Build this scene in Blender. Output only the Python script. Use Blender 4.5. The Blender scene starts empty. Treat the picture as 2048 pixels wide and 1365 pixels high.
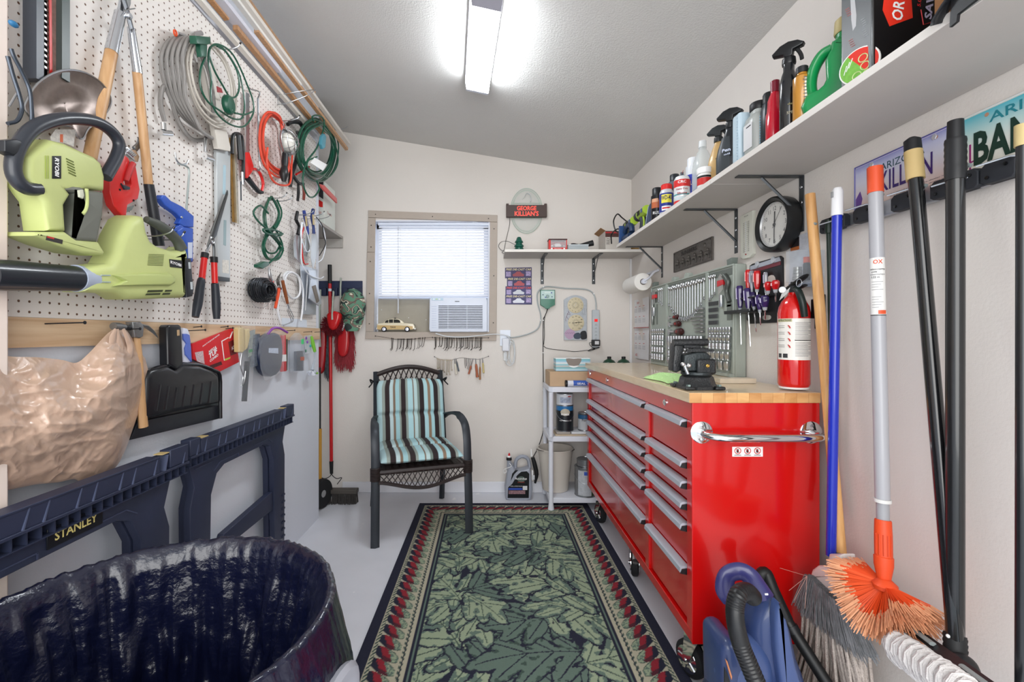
import bpy, bmesh, math, random
import numpy as np
from mathutils import Vector, Matrix, noise
PI = math.pi
rnd = random.Random(7)
SC = bpy.context.scene
COL = SC.collection
# ---------------------------------------------------------------- camera, world, lights, exposure
F, CX, CY, H = 900.0, 976.0, 670.0, 1.235        # focal length in pixels, vanishing point, eye height
XL, XR, YB = -1.12, 1.1255, 3.53                  # pegboard face, right wall, back wall
cam = bpy.data.cameras.new('camera')
cam.sensor_width = 36; cam.lens = 36 * F / 2048
cam.shift_x = (1024 - CX) / 2048; cam.shift_y = -(682.5 - CY) / 2048
cam.clip_start = .02
camo = bpy.data.objects.new('camera', cam); COL.objects.link(camo)
camo.location = (0, 0, H); camo.rotation_euler = (PI / 2, 0, 0)
SC.camera = camo
SC.view_settings.view_transform = 'Standard'
SC.view_settings.look = 'None'
SC.view_settings.gamma = 1
SC.view_settings.use_curve_mapping = False
SC.view_settings.exposure = 0.28
world = bpy.data.worlds.new('daylight'); SC.world = world; world.use_nodes = True
bgn = world.node_tree.nodes['Background']
bgn.inputs[0].default_value = (.80, .90, 1, 1); bgn.inputs[1].default_value = 1.15

def area(name, loc, rot, sx, sy, power, col=(1, 1, 1)):
    l = bpy.data.lights.new(name, 'AREA'); l.shape = 'RECTANGLE'; l.size = sx; l.size_y = sy
    l.energy = power; l.color = col
    o = bpy.data.objects.new(name, l); COL.objects.link(o); o.location = loc; o.rotation_euler = rot
    return o
# daylight through the wide open doorway the photographer stands in
area('doorway_daylight', (0, -1.3, 1.6), (PI / 2 - .22, 0, 0), 2.6, 2.1, 70, (1, .97, .93))
# daylight outside the window
area('window_daylight', (-.43, YB + .9, 1.75), (-PI / 2, 0, 0), 1.6, 1.4, 9, (.93, .96, 1))

# ---------------------------------------------------------------- materials
def lin(c):
    return c / 12.92 if c <= .04045 else ((c + .055) / 1.055) ** 2.4
def rgb(h):
    return tuple(lin(int(h[i:i + 2], 16) / 255) for i in (0, 2, 4)) + (1,)
MATS = {}
def mat(h, rough=.5, metal=0, var=.0, scale=30, bump=0, bscale=60, alpha=1, trans=0, emit=0, coat=0, aniso=None, name=None, ior=1.45, sub=0):
    key = (h, rough, metal, var, scale, bump, bscale, alpha, trans, emit, coat, str(aniso), ior)
    if key in MATS: return MATS[key]
    m = bpy.data.materials.new(name or 'paint_' + h); m.use_nodes = True
    nt = m.node_tree; b = nt.nodes['Principled BSDF']
    b.inputs['Base Color'].default_value = rgb(h)
    b.inputs['Roughness'].default_value = rough; b.inputs['Metallic'].default_value = metal
    b.inputs['IOR'].default_value = ior
    if alpha < 1: b.inputs['Alpha'].default_value = alpha
    if trans: b.inputs['Transmission Weight'].default_value = trans
    if coat: b.inputs['Coat Weight'].default_value = coat; b.inputs['Coat Roughness'].default_value = .08
    if emit:
        b.inputs['Emission Color'].default_value = rgb(h); b.inputs['Emission Strength'].default_value = emit
    if var or bump:
        tc = nt.nodes.new('ShaderNodeTexCoord'); mp = nt.nodes.new('ShaderNodeMapping')
        nt.links.new(tc.outputs['Object'], mp.inputs[0])
        if aniso: mp.inputs['Scale'].default_value = aniso
    if var:
        n = nt.nodes.new('ShaderNodeTexNoise'); n.inputs['Scale'].default_value = scale; n.inputs['Detail'].default_value = 6
        n.inputs['Roughness'].default_value = .65
        nt.links.new(mp.outputs[0], n.inputs['Vector'])
        r = nt.nodes.new('ShaderNodeValToRGB'); c = rgb(h)
        r.color_ramp.elements[0].position = .3; r.color_ramp.elements[1].position = .7
        r.color_ramp.elements[0].color = tuple(x * (1 - var) for x in c[:3]) + (1,)
        r.color_ramp.elements[1].color = tuple(min(1, x * (1 + var)) for x in c[:3]) + (1,)
        nt.links.new(n.outputs[0], r.inputs[0]); nt.links.new(r.outputs[0], b.inputs['Base Color'])
    if bump:
        n = nt.nodes.new('ShaderNodeTexNoise'); n.inputs['Scale'].default_value = bscale; n.inputs['Detail'].default_value = 4
        nt.links.new(mp.outputs[0], n.inputs['Vector'])
        bp = nt.nodes.new('ShaderNodeBump'); bp.inputs['Strength'].default_value = bump; bp.inputs['Distance'].default_value = .01
        nt.links.new(n.outputs[0], bp.inputs['Height']); nt.links.new(bp.outputs[0], b.inputs['Normal'])
    MATS[key] = m
    return m
def wood(h1, h2, scale=6, stretch=(1, .08, 1), rough=.45, coat=0, seams=None):
    m = bpy.data.materials.new('wood_' + h1); m.use_nodes = True
    nt = m.node_tree; b = nt.nodes['Principled BSDF']; b.inputs['Roughness'].default_value = rough
    b.inputs['Coat Weight'].default_value = coat
    tc = nt.nodes.new('ShaderNodeTexCoord'); mp = nt.nodes.new('ShaderNodeMapping'); mp.inputs['Scale'].default_value = stretch
    n = nt.nodes.new('ShaderNodeTexNoise'); n.inputs['Scale'].default_value = scale * 6; n.inputs['Detail'].default_value = 8; n.inputs['Distortion'].default_value = .6
    r = nt.nodes.new('ShaderNodeValToRGB'); r.color_ramp.elements[0].color = rgb(h1); r.color_ramp.elements[1].color = rgb(h2)
    r.color_ramp.elements[0].position = .35; r.color_ramp.elements[1].position = .65
    nt.links.new(tc.outputs['Object'], mp.inputs[0]); nt.links.new(mp.outputs[0], n.inputs['Vector'])
    nt.links.new(n.outputs[0], r.inputs[0]); nt.links.new(r.outputs[0], b.inputs['Base Color'])
    return m
def gradmat(name, stops, axis=1, rough=.35):
    m = bpy.data.materials.new(name); m.use_nodes = True; nt = m.node_tree
    tc = nt.nodes.new('ShaderNodeTexCoord'); sp = nt.nodes.new('ShaderNodeSeparateXYZ'); r = nt.nodes.new('ShaderNodeValToRGB')
    for k, (p, h) in enumerate(stops):
        e = r.color_ramp.elements[k] if k < 2 else r.color_ramp.elements.new(p)
        e.position = p; e.color = rgb(h)
    nt.links.new(tc.outputs['Generated'], sp.inputs[0]); nt.links.new(sp.outputs[axis], r.inputs[0])
    nt.links.new(r.outputs[0], nt.nodes['Principled BSDF'].inputs['Base Color']); nt.nodes['Principled BSDF'].inputs['Roughness'].default_value = rough
    return m
def attrmat(name, rough=.9, var=.12, scale=250, bump=0, attr='Col', sheen=0):
    m = bpy.data.materials.new(name); m.use_nodes = True
    nt = m.node_tree; b = nt.nodes['Principled BSDF']; b.inputs['Roughness'].default_value = rough
    a = nt.nodes.new('ShaderNodeAttribute'); a.attribute_name = attr
    tc = nt.nodes.new('ShaderNodeTexCoord'); n = nt.nodes.new('ShaderNodeTexNoise'); n.inputs['Scale'].default_value = scale
    nt.links.new(tc.outputs['Object'], n.inputs['Vector'])
    mr = nt.nodes.new('ShaderNodeMapRange'); mr.inputs[3].default_value = 1 - var * 2; mr.inputs[4].default_value = 1 + var * 2
    nt.links.new(n.outputs[0], mr.inputs[0])
    mx = nt.nodes.new('ShaderNodeVectorMath'); mx.operation = 'MULTIPLY'
    nt.links.new(a.outputs['Color'], mx.inputs[0]); nt.links.new(mr.outputs[0], mx.inputs[1]); nt.links.new(mx.outputs[0], b.inputs['Base Color'])
    if bump:
        bp = nt.nodes.new('ShaderNodeBump'); bp.inputs['Strength'].default_value = bump; bp.inputs['Distance'].default_value = .004
        nt.links.new(n.outputs[0], bp.inputs['Height']); nt.links.new(bp.outputs[0], b.inputs['Normal'])
    return m

# ---------------------------------------------------------------- frames: u right, v up, w out of the wall
FRM = {
    'W': Matrix.Identity(4),
    'L': Matrix(((0, 0, 1, XL), (1, 0, 0, 0), (0, 1, 0, 0), (0, 0, 0, 1))),
    'R': Matrix(((0, 0, -1, XR), (-1, 0, 0, 0), (0, 1, 0, 0), (0, 0, 0, 1))),
    'B': Matrix(((1, 0, 0, 0), (0, 0, -1, YB), (0, 1, 0, 0), (0, 0, 0, 1))),
}
def L(px, py, w=0.0):
    D = F * (XL + w) / (px - CX); return (D, H - (py - CY) * D / F, w)
def R(px, py, w=0.0):
    D = F * (XR - w) / (px - CX); return (-D, H - (py - CY) * D / F, w)
def B(px, py, w=0.0):
    D = YB - w; return ((px - CX) * D / F, H - (py - CY) * D / F, w)
def A(px, py, D):
    return ((px - CX) * D / F, D, H - (py - CY) * D / F)
PJ = {'L': L, 'R': R, 'B': B}
def pts(fr, lst, w=0.0):
    return [PJ[fr](q[0], q[1], q[2] if len(q) > 2 else w) for q in lst]

# ---------------------------------------------------------------- mesh builder
def crom(P, k=4, closed=False):
    P = [Vector(p) for p in P]; n = len(P); out = []
    rng = range(n) if closed else range(n - 1)
    for i in rng:
        a = P[(i - 1) % n] if closed or i > 0 else P[0] * 2 - P[1]
        b = P[i]; c = P[(i + 1) % n]
        d = P[(i + 2) % n] if closed or i + 2 < n else c * 2 - b
        for j in range(k):
            t = j / k
            out.append(.5 * ((2 * b) + (c - a) * t + (2 * a - 5 * b + 4 * c - d) * t * t + (3 * b - a - 3 * c + d) * t ** 3))
    if not closed: out.append(P[-1])
    return out
def sm2(P, k=3):
    return [(p.x, p.y) for p in crom([(q[0], q[1], 0) for q in P], k, True)]
FONT = {}
class MB:
    def __init__(s): s.v = []; s.f = []; s.mi = []; s.m = 0; s.col = None
    def add(s, vs, fs):
        o = len(s.v); s.v += [tuple(v) for v in vs]
        for f in fs: s.f.append(tuple(i + o for i in f)); s.mi.append(s.m)
        return s
    def box(s, a, b):
        x0, x1 = sorted((a[0], b[0])); y0, y1 = sorted((a[1], b[1])); z0, z1 = sorted((a[2], b[2]))
        return s.add([(x0, y0, z0), (x1, y0, z0), (x1, y1, z0), (x0, y1, z0), (x0, y0, z1), (x1, y0, z1), (x1, y1, z1), (x0, y1, z1)],
                     [(3, 2, 1, 0), (4, 5, 6, 7), (0, 1, 5, 4), (1, 2, 6, 5), (2, 3, 7, 6), (3, 0, 4, 7)])
    def bar(s, p0, p1, hw, hh, up=(0, 0, 1)):
        p0 = Vector(p0); p1 = Vector(p1); d = (p1 - p0).normalized(); up = Vector(up)
        r = d.cross(up)
        if r.length < 1e-4: r = d.cross(Vector((1, 0, 0)))
        r.normalize(); u = r.cross(d)
        vs = [p + r * a * hw + u * b * hh for p in (p0, p1) for a, b in ((-1, -1), (1, -1), (1, 1), (-1, 1))]
        return s.add(vs, [(0, 1, 2, 3), (7, 6, 5, 4), (4, 5, 1, 0), (5, 6, 2, 1), (6, 7, 3, 2), (7, 4, 0, 3)])
    def loft(s, rings, caps=True, closed=False):
        n = len(rings[0]); vs = [p for r in rings for p in r]; fs = []
        m = len(rings)
        for i in range(m if closed else m - 1):
            a = i * n; b = ((i + 1) % m) * n
            for j in range(n): k = (j + 1) % n; fs.append((a + j, a + k, b + k, b + j))
        if caps and not closed:
            fs.append(tuple(range(n))[::-1]); fs.append(tuple((m - 1) * n + j for j in range(n)))
        return s.add(vs, fs)
    def tube(s, P, r, n=8, closed=False, k=0, flat=None, up=None, caps=True):
        P = [Vector(p) for p in P]
        if k: P = crom(P, k, closed)
        m = len(P); R_ = r if isinstance(r, (list, tuple)) else None
        T = []
        for i in range(m):
            a = P[(i - 1) % m] if closed or i else P[0]; b = P[(i + 1) % m] if closed or i < m - 1 else P[-1]
            t = (b - a)
            T.append(t.normalized() if t.length > 1e-9 else (T[-1] if T else Vector((0, 0, 1))))
        u0 = Vector(up) if up else (Vector((0, 0, 1)) if abs(T[0].z) < .9 else Vector((1, 0, 0)))
        nn = u0 - T[0] * u0.dot(T[0]); nn.normalize(); rings = []
        for i in range(m):
            q = (Vector(up) if up else nn); q = q - T[i] * q.dot(T[i])
            if q.length < 1e-6: q = nn
            nn = q.normalized(); bn = T[i].cross(nn)
            if R_: g = i / (m - 1) * (len(R_) - 1); g0 = min(int(g), len(R_) - 2); rr = R_[g0] + (R_[g0 + 1] - R_[g0]) * (g - g0)
            else: rr = r
            fx, fy = flat or (1, 1)
            rings.append([P[i] + nn * math.cos(2 * PI * j / n) * rr * fx + bn * math.sin(2 * PI * j / n) * rr * fy for j in range(n)])
        return s.loft(rings, caps, closed)
    def cyl(s, p0, p1, r0, r1=None, n=16, caps=True):
        return s.tube([p0, p1], [r0, r0 if r1 is None else r1], n, caps=caps)
    def lathe(s, prof, c=(0, 0, 0), ax=(0, 0, 1), n=24, caps=True, sc=(1, 1), rot=0, sup=1):
        c = Vector(c); a = Vector(ax).normalized(); u = Vector((1, 0, 0)) if abs(a.x) < .9 else Vector((0, 1, 0))
        u = (u - a * u.dot(a)).normalized(); b = a.cross(u); rings = []
        for r, h in prof:
            ring = []
            for j in range(n):
                t = 2 * PI * j / n; ct = math.cos(t); st = math.sin(t)
                if sup != 1: ct = math.copysign(abs(ct) ** sup, ct); st = math.copysign(abs(st) ** sup, st)
                x = ct * r * sc[0]; y = st * r * sc[1]
                cr, sr = math.cos(rot), math.sin(rot)
                ring.append(c + a * h + u * (x * cr - y * sr) + b * (x * sr + y * cr))
            rings.append(ring)
        return s.loft(rings, caps)
    def ball(s, c, r, sc=(1, 1, 1), n=16, m=9):
        rings = [[(c[0] + math.sin(PI * max(i, .02 if i == 0 else i) / m if i < m else PI - .006) * math.cos(2 * PI * j / n) * r * sc[0],
                   c[1] + math.sin(PI * max(i, .02) / m if i < m else PI - .006) * math.sin(2 * PI * j / n) * r * sc[1],
                   c[2] - math.cos(PI * i / m) * r * sc[2]) for j in range(n)] for i in range(m + 1)]
        return s.loft(rings)
    def prism(s, poly, w0, w1, ax=2, r=0, dome=0, steps=3, both=False):
        # polygon extruded along axis ax, optional rounded front rim of radius r
        P = [Vector((p[0], p[1])) for p in poly]; n = len(P)
        ar = sum(P[i].x * P[(i + 1) % n].y - P[(i + 1) % n].x * P[i].y for i in range(n))
        if ar < 0: P = P[::-1]
        def inset(d):
            o = []
            for i in range(n):
                e0 = P[i] - P[i - 1]; e1 = P[(i + 1) % n] - P[i]
                if e0.length < 1e-9: e0 = e1
                if e1.length < 1e-9: e1 = e0
                e0.normalize(); e1.normalize()
                n0 = Vector((-e0.y, e0.x)); n1 = Vector((-e1.y, e1.x)); b = n0 + n1
                if b.length < .3: b = n0
                b.normalize(); c = max(.5, b.dot(n0)); o.append(P[i] + b * d / c)
            return o
        sgn = 1 if w1 > w0 else -1
        lay = []
        if both and r:
            for k in range(steps, 0, -1):
                t = k / steps * PI / 2; lay.append((r * (1 - math.cos(t)), w0 + sgn * r * (1 - math.sin(t))))
        lay.append((0, w0 + (sgn * r if both and r else 0)))
        lay.append((0, w1 - sgn * r))
        if r:
            for k in range(1, steps + 1):
                t = k / steps * PI / 2; lay.append((r * (1 - math.cos(t)), w1 - sgn * r * (1 - math.sin(t))))
        rings = []
        for d, w in lay:
            q = inset(d) if d else P
            rings.append([{2: (p.x, p.y, w), 1: (p.x, w, p.y), 0: (w, p.x, p.y)}[ax] for p in q])
        return s.loft(rings)
    def grid(s, fn, nu, nv, cu=False, cv=False):
        vs = [fn(i / (nu if cu else nu), j / (nv if cv else nv)) for i in range(nu if cu else nu + 1) for j in range(nv if cv else nv + 1)]
        mu = nu if cu else nu + 1; mv = nv if cv else nv + 1
        fs = [(i * mv + j, ((i + 1) % mu) * mv + j, ((i + 1) % mu) * mv + (j + 1) % mv, i * mv + (j + 1) % mv) for i in range(nu) for j in range(nv)]
        return s.add(vs, fs)
    def text(s, t, size, o, ex=(1, 0, 0), ey=(0, 1, 0), width=None, align='CENTER', shear=0, bold=0, cyl=None, ext=.0004):
        key = (t, shear, bold)
        if key not in FONT:
            cu = bpy.data.curves.new('t', 'FONT'); cu.body = t; cu.size = 1; cu.resolution_u = 2; cu.shear = shear; cu.offset = bold
            ob = bpy.data.objects.new('t', cu); COL.objects.link(ob)
            dg = bpy.context.evaluated_depsgraph_get(); me = ob.evaluated_get(dg).to_mesh()
            FONT[key] = ([tuple(v.co) for v in me.vertices], [tuple(p.vertices) for p in me.polygons])
            ob.evaluated_get(dg).to_mesh_clear(); bpy.data.objects.remove(ob); bpy.data.curves.remove(cu)
        vs, fs = FONT[key]
        if not vs: return s
        x0 = min(v[0] for v in vs); x1 = max(v[0] for v in vs); y0 = min(v[1] for v in vs); y1 = max(v[1] for v in vs)
        ky = size / max(.01, y1 - y0); kx = (width / (x1 - x0)) if width else ky
        off = {'CENTER': (x0 + x1) / 2, 'LEFT': x0}[align]
        o = Vector(o); ex = Vector(ex).normalized(); ey = Vector(ey).normalized(); ez = ex.cross(ey); out = []
        for v in vs:
            a = (v[0] - off) * kx; b = (v[1] - (y0 + y1) / 2) * ky
            if cyl:   # wrap round a vertical cylinder: cyl=(cx, cy, radius, angle)
                an = cyl[3] + a / cyl[2]; out.append((cyl[0] + math.cos(an) * (cyl[2] + ext), cyl[1] + math.sin(an) * (cyl[2] + ext), o.z + b))
            else: out.append(o + ex * a + ey * b + ez * ext)
        return s.add(out, fs)
    def xf(s, M, i0=0):
        for i in range(i0, len(s.v)): s.v[i] = tuple(M @ Vector(s.v[i]))
        return s

def mesh_of(name, mb, mats, o, smooth=True, cols=None, ang=38):
    me = bpy.data.meshes.new(name)
    me.from_pydata([(v[0] - o[0], v[1] - o[1], v[2] - o[2]) for v in mb.v], [], mb.f)
    for m in (mats if isinstance(mats, (list, tuple)) else [mats]): me.materials.append(m)
    me.polygons.foreach_set('material_index', mb.mi)
    me.validate()
    if smooth:
        bm = bmesh.new(); bm.from_mesh(me)
        bmesh.ops.recalc_face_normals(bm, faces=bm.faces)
        for f in bm.faces: f.smooth = True
        ca = math.radians(ang)
        for e in bm.edges:
            if len(e.link_faces) == 2: e.smooth = e.calc_face_angle(0) < ca
            else: e.smooth = False
        bm.to_mesh(me); bm.free()
    if cols is not None:
        at = me.color_attributes.new('Col', 'FLOAT_COLOR', 'POINT')
        at.data.foreach_set('color', np.asarray(cols, dtype=np.float32).ravel())
    me.update()
    return me
class T:
    """a thing: an Empty at its base; coordinates of its parts are given in its wall frame"""
    def __init__(s, name, label, cat, fr='W', o=None, group=None, M=None):
        s.fr = fr; s.o = None; s.M = M
        s.e = bpy.data.objects.new(name, None); s.e.empty_display_size = .02; COL.objects.link(s.e)
        s.e['label'] = label; s.e['category'] = cat
        if group: s.e['group'] = group
        if o is not None: s.place(o)
    def place(s, o):
        s.o = tuple(o); s.e.matrix_world = (s.M @ Matrix.Translation(o)) if s.M else FRM[s.fr] @ Matrix.Translation(o)
    def p(s, name, mb, mats, parent=None, label=None, bev=0, smooth=True, cols=None, kind=None, sub=0, ang=38, seg=2):
        if s.o is None:
            xs = [v[0] for v in mb.v]; ys = [v[1] for v in mb.v]; zs = [v[2] for v in mb.v]
            if s.fr == 'W': s.place(((min(xs) + max(xs)) / 2, (min(ys) + max(ys)) / 2, min(zs)))
            else: s.place(((min(xs) + max(xs)) / 2, min(ys), min(zs)))
        me = mesh_of(name, mb, mats, s.o, smooth, cols, ang)
        ob = bpy.data.objects.new(name, me); COL.objects.link(ob); ob.parent = parent or s.e
        if label: ob['label'] = label
        if kind: ob['kind'] = kind
        if bev: md = ob.modifiers.new('b', 'BEVEL'); md.width = bev; md.segments = seg; md.limit_method = 'ANGLE'; md.angle_limit = math.radians(40); md.harden_normals = False
        if sub: md = ob.modifiers.new('s', 'SUBSURF'); md.levels = sub; md.render_levels = sub
        return ob
def solo(name, label, cat, mb, mats, fr='W', group=None, bev=0, smooth=True, cols=None, kind=None, sub=0, o=None, ang=38, seg=2, structure=False):
    xs = [v[0] for v in mb.v]; ys = [v[1] for v in mb.v]; zs = [v[2] for v in mb.v]
    if o is None: o = ((min(xs) + max(xs)) / 2, (min(ys) + max(ys)) / 2, min(zs)) if fr == 'W' else ((min(xs) + max(xs)) / 2, min(ys), min(zs))
    me = mesh_of(name, mb, mats, o, smooth, cols, ang)
    ob = bpy.data.objects.new(name, me); COL.objects.link(ob); ob.matrix_world = FRM[fr] @ Matrix.Translation(o)
    if structure: ob['kind'] = 'structure'
    if label: ob['label'] = label
    if cat: ob['category'] = cat
    if group: ob['group'] = group
    if kind: ob['kind'] = kind
    if bev: md = ob.modifiers.new('b', 'BEVEL'); md.width = bev; md.segments = seg; md.limit_method = 'ANGLE'; md.angle_limit = math.radians(40)
    if sub: md = ob.modifiers.new('s', 'SUBSURF'); md.levels = sub; md.render_levels = sub
    return ob
def child(name, mb, mats, parent, smooth=True, bev=0, label=None, kind=None, cols=None, ang=38):
    """a part given in world coordinates under a parent whose matrix is known"""
    me = mesh_of(name, mb, mats, (0, 0, 0), smooth, cols, ang)
    ob = bpy.data.objects.new(name, me); COL.objects.link(ob); ob.parent = parent
    ob.matrix_parent_inverse = parent.matrix_world.inverted() if parent.parent is None else Matrix.Identity(4)
    if label: ob['label'] = label
    if kind: ob['kind'] = kind
    if bev: md = ob.modifiers.new('b', 'BEVEL'); md.width = bev; md.segments = 2; md.limit_method = 'ANGLE'; md.angle_limit = math.radians(40)
    return ob
def struct(name, mb, mats, bev=0, smooth=True, **k):
    return solo(name, k.get('label'), None, mb, mats, 'W', bev=bev, smooth=smooth, structure=True, o=(0, 0, 0))
def copy_tree(o, parent=None):
    c = o.copy(); COL.objects.link(c)
    if parent: c.parent = parent; c.matrix_parent_inverse = o.matrix_parent_inverse.copy()
    for ch in list(o.children): copy_tree(ch, c)
    return c

# common materials
STEEL = mat('b9bcc0', .28, 1); CHROME = mat('e4e6e8', .08, 1); DSTEEL = mat('6c6e72', .4, 1); BLACKM = mat('2c2e31', .45, .3)
BLK = mat('17181b', .45); BLKG = mat('101114', .22); RUBBER = mat('1c1d20', .75); WHITE = mat('e9e9ea', .45); WHT2 = mat('f2f2f2', .3)
RED = mat('d80f0e', .3, coat=.4); GREYP = mat('8d9096', .5); LIME = mat('b9cc62', .42, var=.04); NAVY = mat('232a45', .55)
CLEAR = mat('f4f7fa', .12, alpha=.22); CLEAR2 = mat('f4f7fa', .2, alpha=.4); BRASS = mat('b08a45', .35, .9)
GREEN = mat('175c47', .45); ORANGE = mat('e8532a', .45)
# ------- the room
def zc(x):return 2.4515-.1664*(x-XR)
def noisewall(h,name,var=.02,bump=.08,blotch=None):
 return mat(h,.85,var=var,scale=1.6,bump=bump,bscale=140,name=name)
WALLM=noisewall('dfd9d3','wall_paint');CEILM=noisewall('d2d0cd','ceiling_paint',.03,.25)
WALLW=noisewall('dde1ea','white_wall_paint')
X1,YW=-1.14,3.03
def floor_material():
 m=bpy.data.materials.new('painted_concrete');m.use_nodes=True;nt=m.node_tree;b=nt.nodes['Principled BSDF']
 tc=nt.nodes.new('ShaderNodeTexCoord');n=nt.nodes.new('ShaderNodeTexNoise');n.inputs['Scale'].default_value=2.2;n.inputs['Detail'].default_value=8
 r=nt.nodes.new('ShaderNodeValToRGB');r.color_ramp.elements[0].position=.3;r.color_ramp.elements[1].position=.75
 r.color_ramp.elements[0].color=rgb('d3d5dc');r.color_ramp.elements[1].color=rgb('e4e6ee')
 n2=nt.nodes.new('ShaderNodeTexNoise');n2.inputs['Scale'].default_value=9;n2.inputs['Detail'].default_value=3
 r2=nt.nodes.new('ShaderNodeValToRGB');r2.color_ramp.elements[0].position=.70;r2.color_ramp.elements[1].position=.74
 r2.color_ramp.elements[0].color=(0,0,0,1);r2.color_ramp.elements[1].color=(1,1,1,1)
 mx=nt.nodes.new('ShaderNodeMix');mx.data_type='RGBA';mx.inputs[7].default_value=rgb('f0f0f2')
 for q in(n,n2):nt.links.new(tc.outputs['Object'],q.inputs['Vector'])
 nt.links.new(n.outputs[0],r.inputs[0]);nt.links.new(n2.outputs[0],r2.inputs[0]);nt.links.new(r2.outputs[0],mx.inputs[0])
 nt.links.new(r.outputs[0],mx.inputs[6]);nt.links.new(mx.outputs[2],b.inputs['Base Color']);b.inputs['Roughness'].default_value=.42
 return m
XR2,XO,Y0=XR,-1.95,-.55
struct('floor',MB().box((XO-.1,Y0,-.1),(XR+.12,YB+.12,0)),floor_material(),smooth=False)
g=MB();x0,x1=XO-.1,XR+.12
g.add([(x0,Y0,zc(x0)),(x1,Y0,zc(x1)),(x1,YB+.12,zc(x1)),(x0,YB+.12,zc(x0)),(x0,Y0,zc(x0)+.1),(x1,Y0,zc(x1)+.1),(x1,YB+.12,zc(x1)+.1),(x0,YB+.12,zc(x0)+.1)],[(0,1,2,3),(7,6,5,4),(0,4,5,1),(1,5,6,2),(2,6,7,3),(3,7,4,0)])
struct('ceiling',g,CEILM,smooth=False)
struct('wall_right',MB().prism([(Y0,0),(YB,0),(YB,zc(XR)),(Y0,zc(XR))],XR,XR+.12,0),WALLM,smooth=False)
struct('wall_left',MB().prism([(Y0,0),(YW,0),(YW,zc(X1)-.001),(Y0,zc(X1)-.001)],X1,X1-.09,0),WALLW,smooth=False)
struct('wall_recess',MB().prism([(Y0,0),(YB,0),(YB,zc(XO)-.001),(Y0,zc(XO)-.001)],XO,XO-.1,0),WALLM,smooth=False)
wx0,wx1,wz0,wz1=-.905,.015,1.245,2.135
g=MB()
def qb(xa,xb,za,zb,zb2=None):
 zb2=zb if zb2 is None else zb2
 g.add([(xa,YB,za),(xb,YB,za),(xb,YB,zb2),(xa,YB,zb),(xa,YB+.12,za),(xb,YB+.12,za),(xb,YB+.12,zb2),(xa,YB+.12,zb)],[(0,1,2,3),(7,6,5,4),(0,4,5,1),(1,5,6,2),(2,6,7,3),(3,7,4,0)])
qb(XO,wx0,0,zc(XO),zc(wx0));qb(wx1,XR,0,zc(wx1),zc(XR));qb(wx0,wx1,0,wz0);qb(wx0,wx1,wz1,zc(wx0),zc(wx1))
struct('wall_back',g,WALLM,smooth=False)
struct('baseboard_back',MB().box((X1,YB-.014,0),(XR,YB-.0005,.085)),mat('e3e4ea',.4),bev=.004)
struct('trim_1',MB().box((XR-.016,YB-.012,.09),(XR-.0005,YB-.0005,1.83)),WHITE,label='white corner moulding in back right corner')
struct('trim_2',MB().box((X1+.001,-.3,1.204),(X1+.019,YW-.03,1.2775)),wood('c8a582','e2c7a6',3,(1,.12,2.2),.6),label='bare pine batten under pegboard')
struct('trim_3',MB().box((-1.139,.86,0),(-1.065,1.0,2.6)).box((-1.0655,.88,0),(-1.055,.99,2.6)),mat('e5d6cc',.5),label='cream painted door jamb at left edge',bev=.003)
def pegmat():
 m=bpy.data.materials.new('pegboard');m.use_nodes=True;nt=m.node_tree;b=nt.nodes['Principled BSDF']
 tc=nt.nodes.new('ShaderNodeTexCoord');sp=nt.nodes.new('ShaderNodeSeparateXYZ');nt.links.new(tc.outputs['Object'],sp.inputs[0])
 def M(op,a,b_=None):
  n=nt.nodes.new('ShaderNodeMath');n.operation=op
  for i,q in enumerate((a,b_)):
   if q is None:continue
   if isinstance(q,(int,float)):n.inputs[i].default_value=q
   else:nt.links.new(q,n.inputs[i])
  return n.outputs[0]
 fx=M('SUBTRACT',M('FRACT',M('DIVIDE',sp.outputs[0],.0254)),.5);fy=M('SUBTRACT',M('FRACT',M('DIVIDE',sp.outputs[1],.0254)),.5)
 d=M('SQRT',M('ADD',M('MULTIPLY',fx,fx),M('MULTIPLY',fy,fy)))
 r=nt.nodes.new('ShaderNodeMapRange');r.inputs[1].default_value=.105;r.inputs[2].default_value=.135;nt.links.new(d,r.inputs[0])
 mx=nt.nodes.new('ShaderNodeMix');mx.data_type='RGBA';mx.inputs[6].default_value=rgb('6b4d3a');mx.inputs[7].default_value=rgb('e6e0db')
 nt.links.new(r.outputs[0],mx.inputs[0]);nt.links.new(mx.outputs[2],b.inputs['Base Color'])
 bp=nt.nodes.new('ShaderNodeBump');bp.inputs['Strength'].default_value=.6;bp.inputs['Distance'].default_value=.003
 nt.links.new(r.outputs[0],bp.inputs['Height']);nt.links.new(bp.outputs[0],b.inputs['Normal']);b.inputs['Roughness'].default_value=.5
 return m
peg=T('pegboard','white perforated pegboard panel covering the upper left wall','pegboard','L')
peg.p('panel',MB().box((-.3,1.278,-.005),(2.93,2.49,0)),pegmat(),smooth=False)
g=MB();g.box((-.3,1.28,-.0195),(2.92,1.3,-.0055));g.box((-.3,2.46,-.0195),(2.92,2.489,-.0055))
peg.p('furring_strip',g,wood('c8a582','e2c7a6',3))
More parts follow.
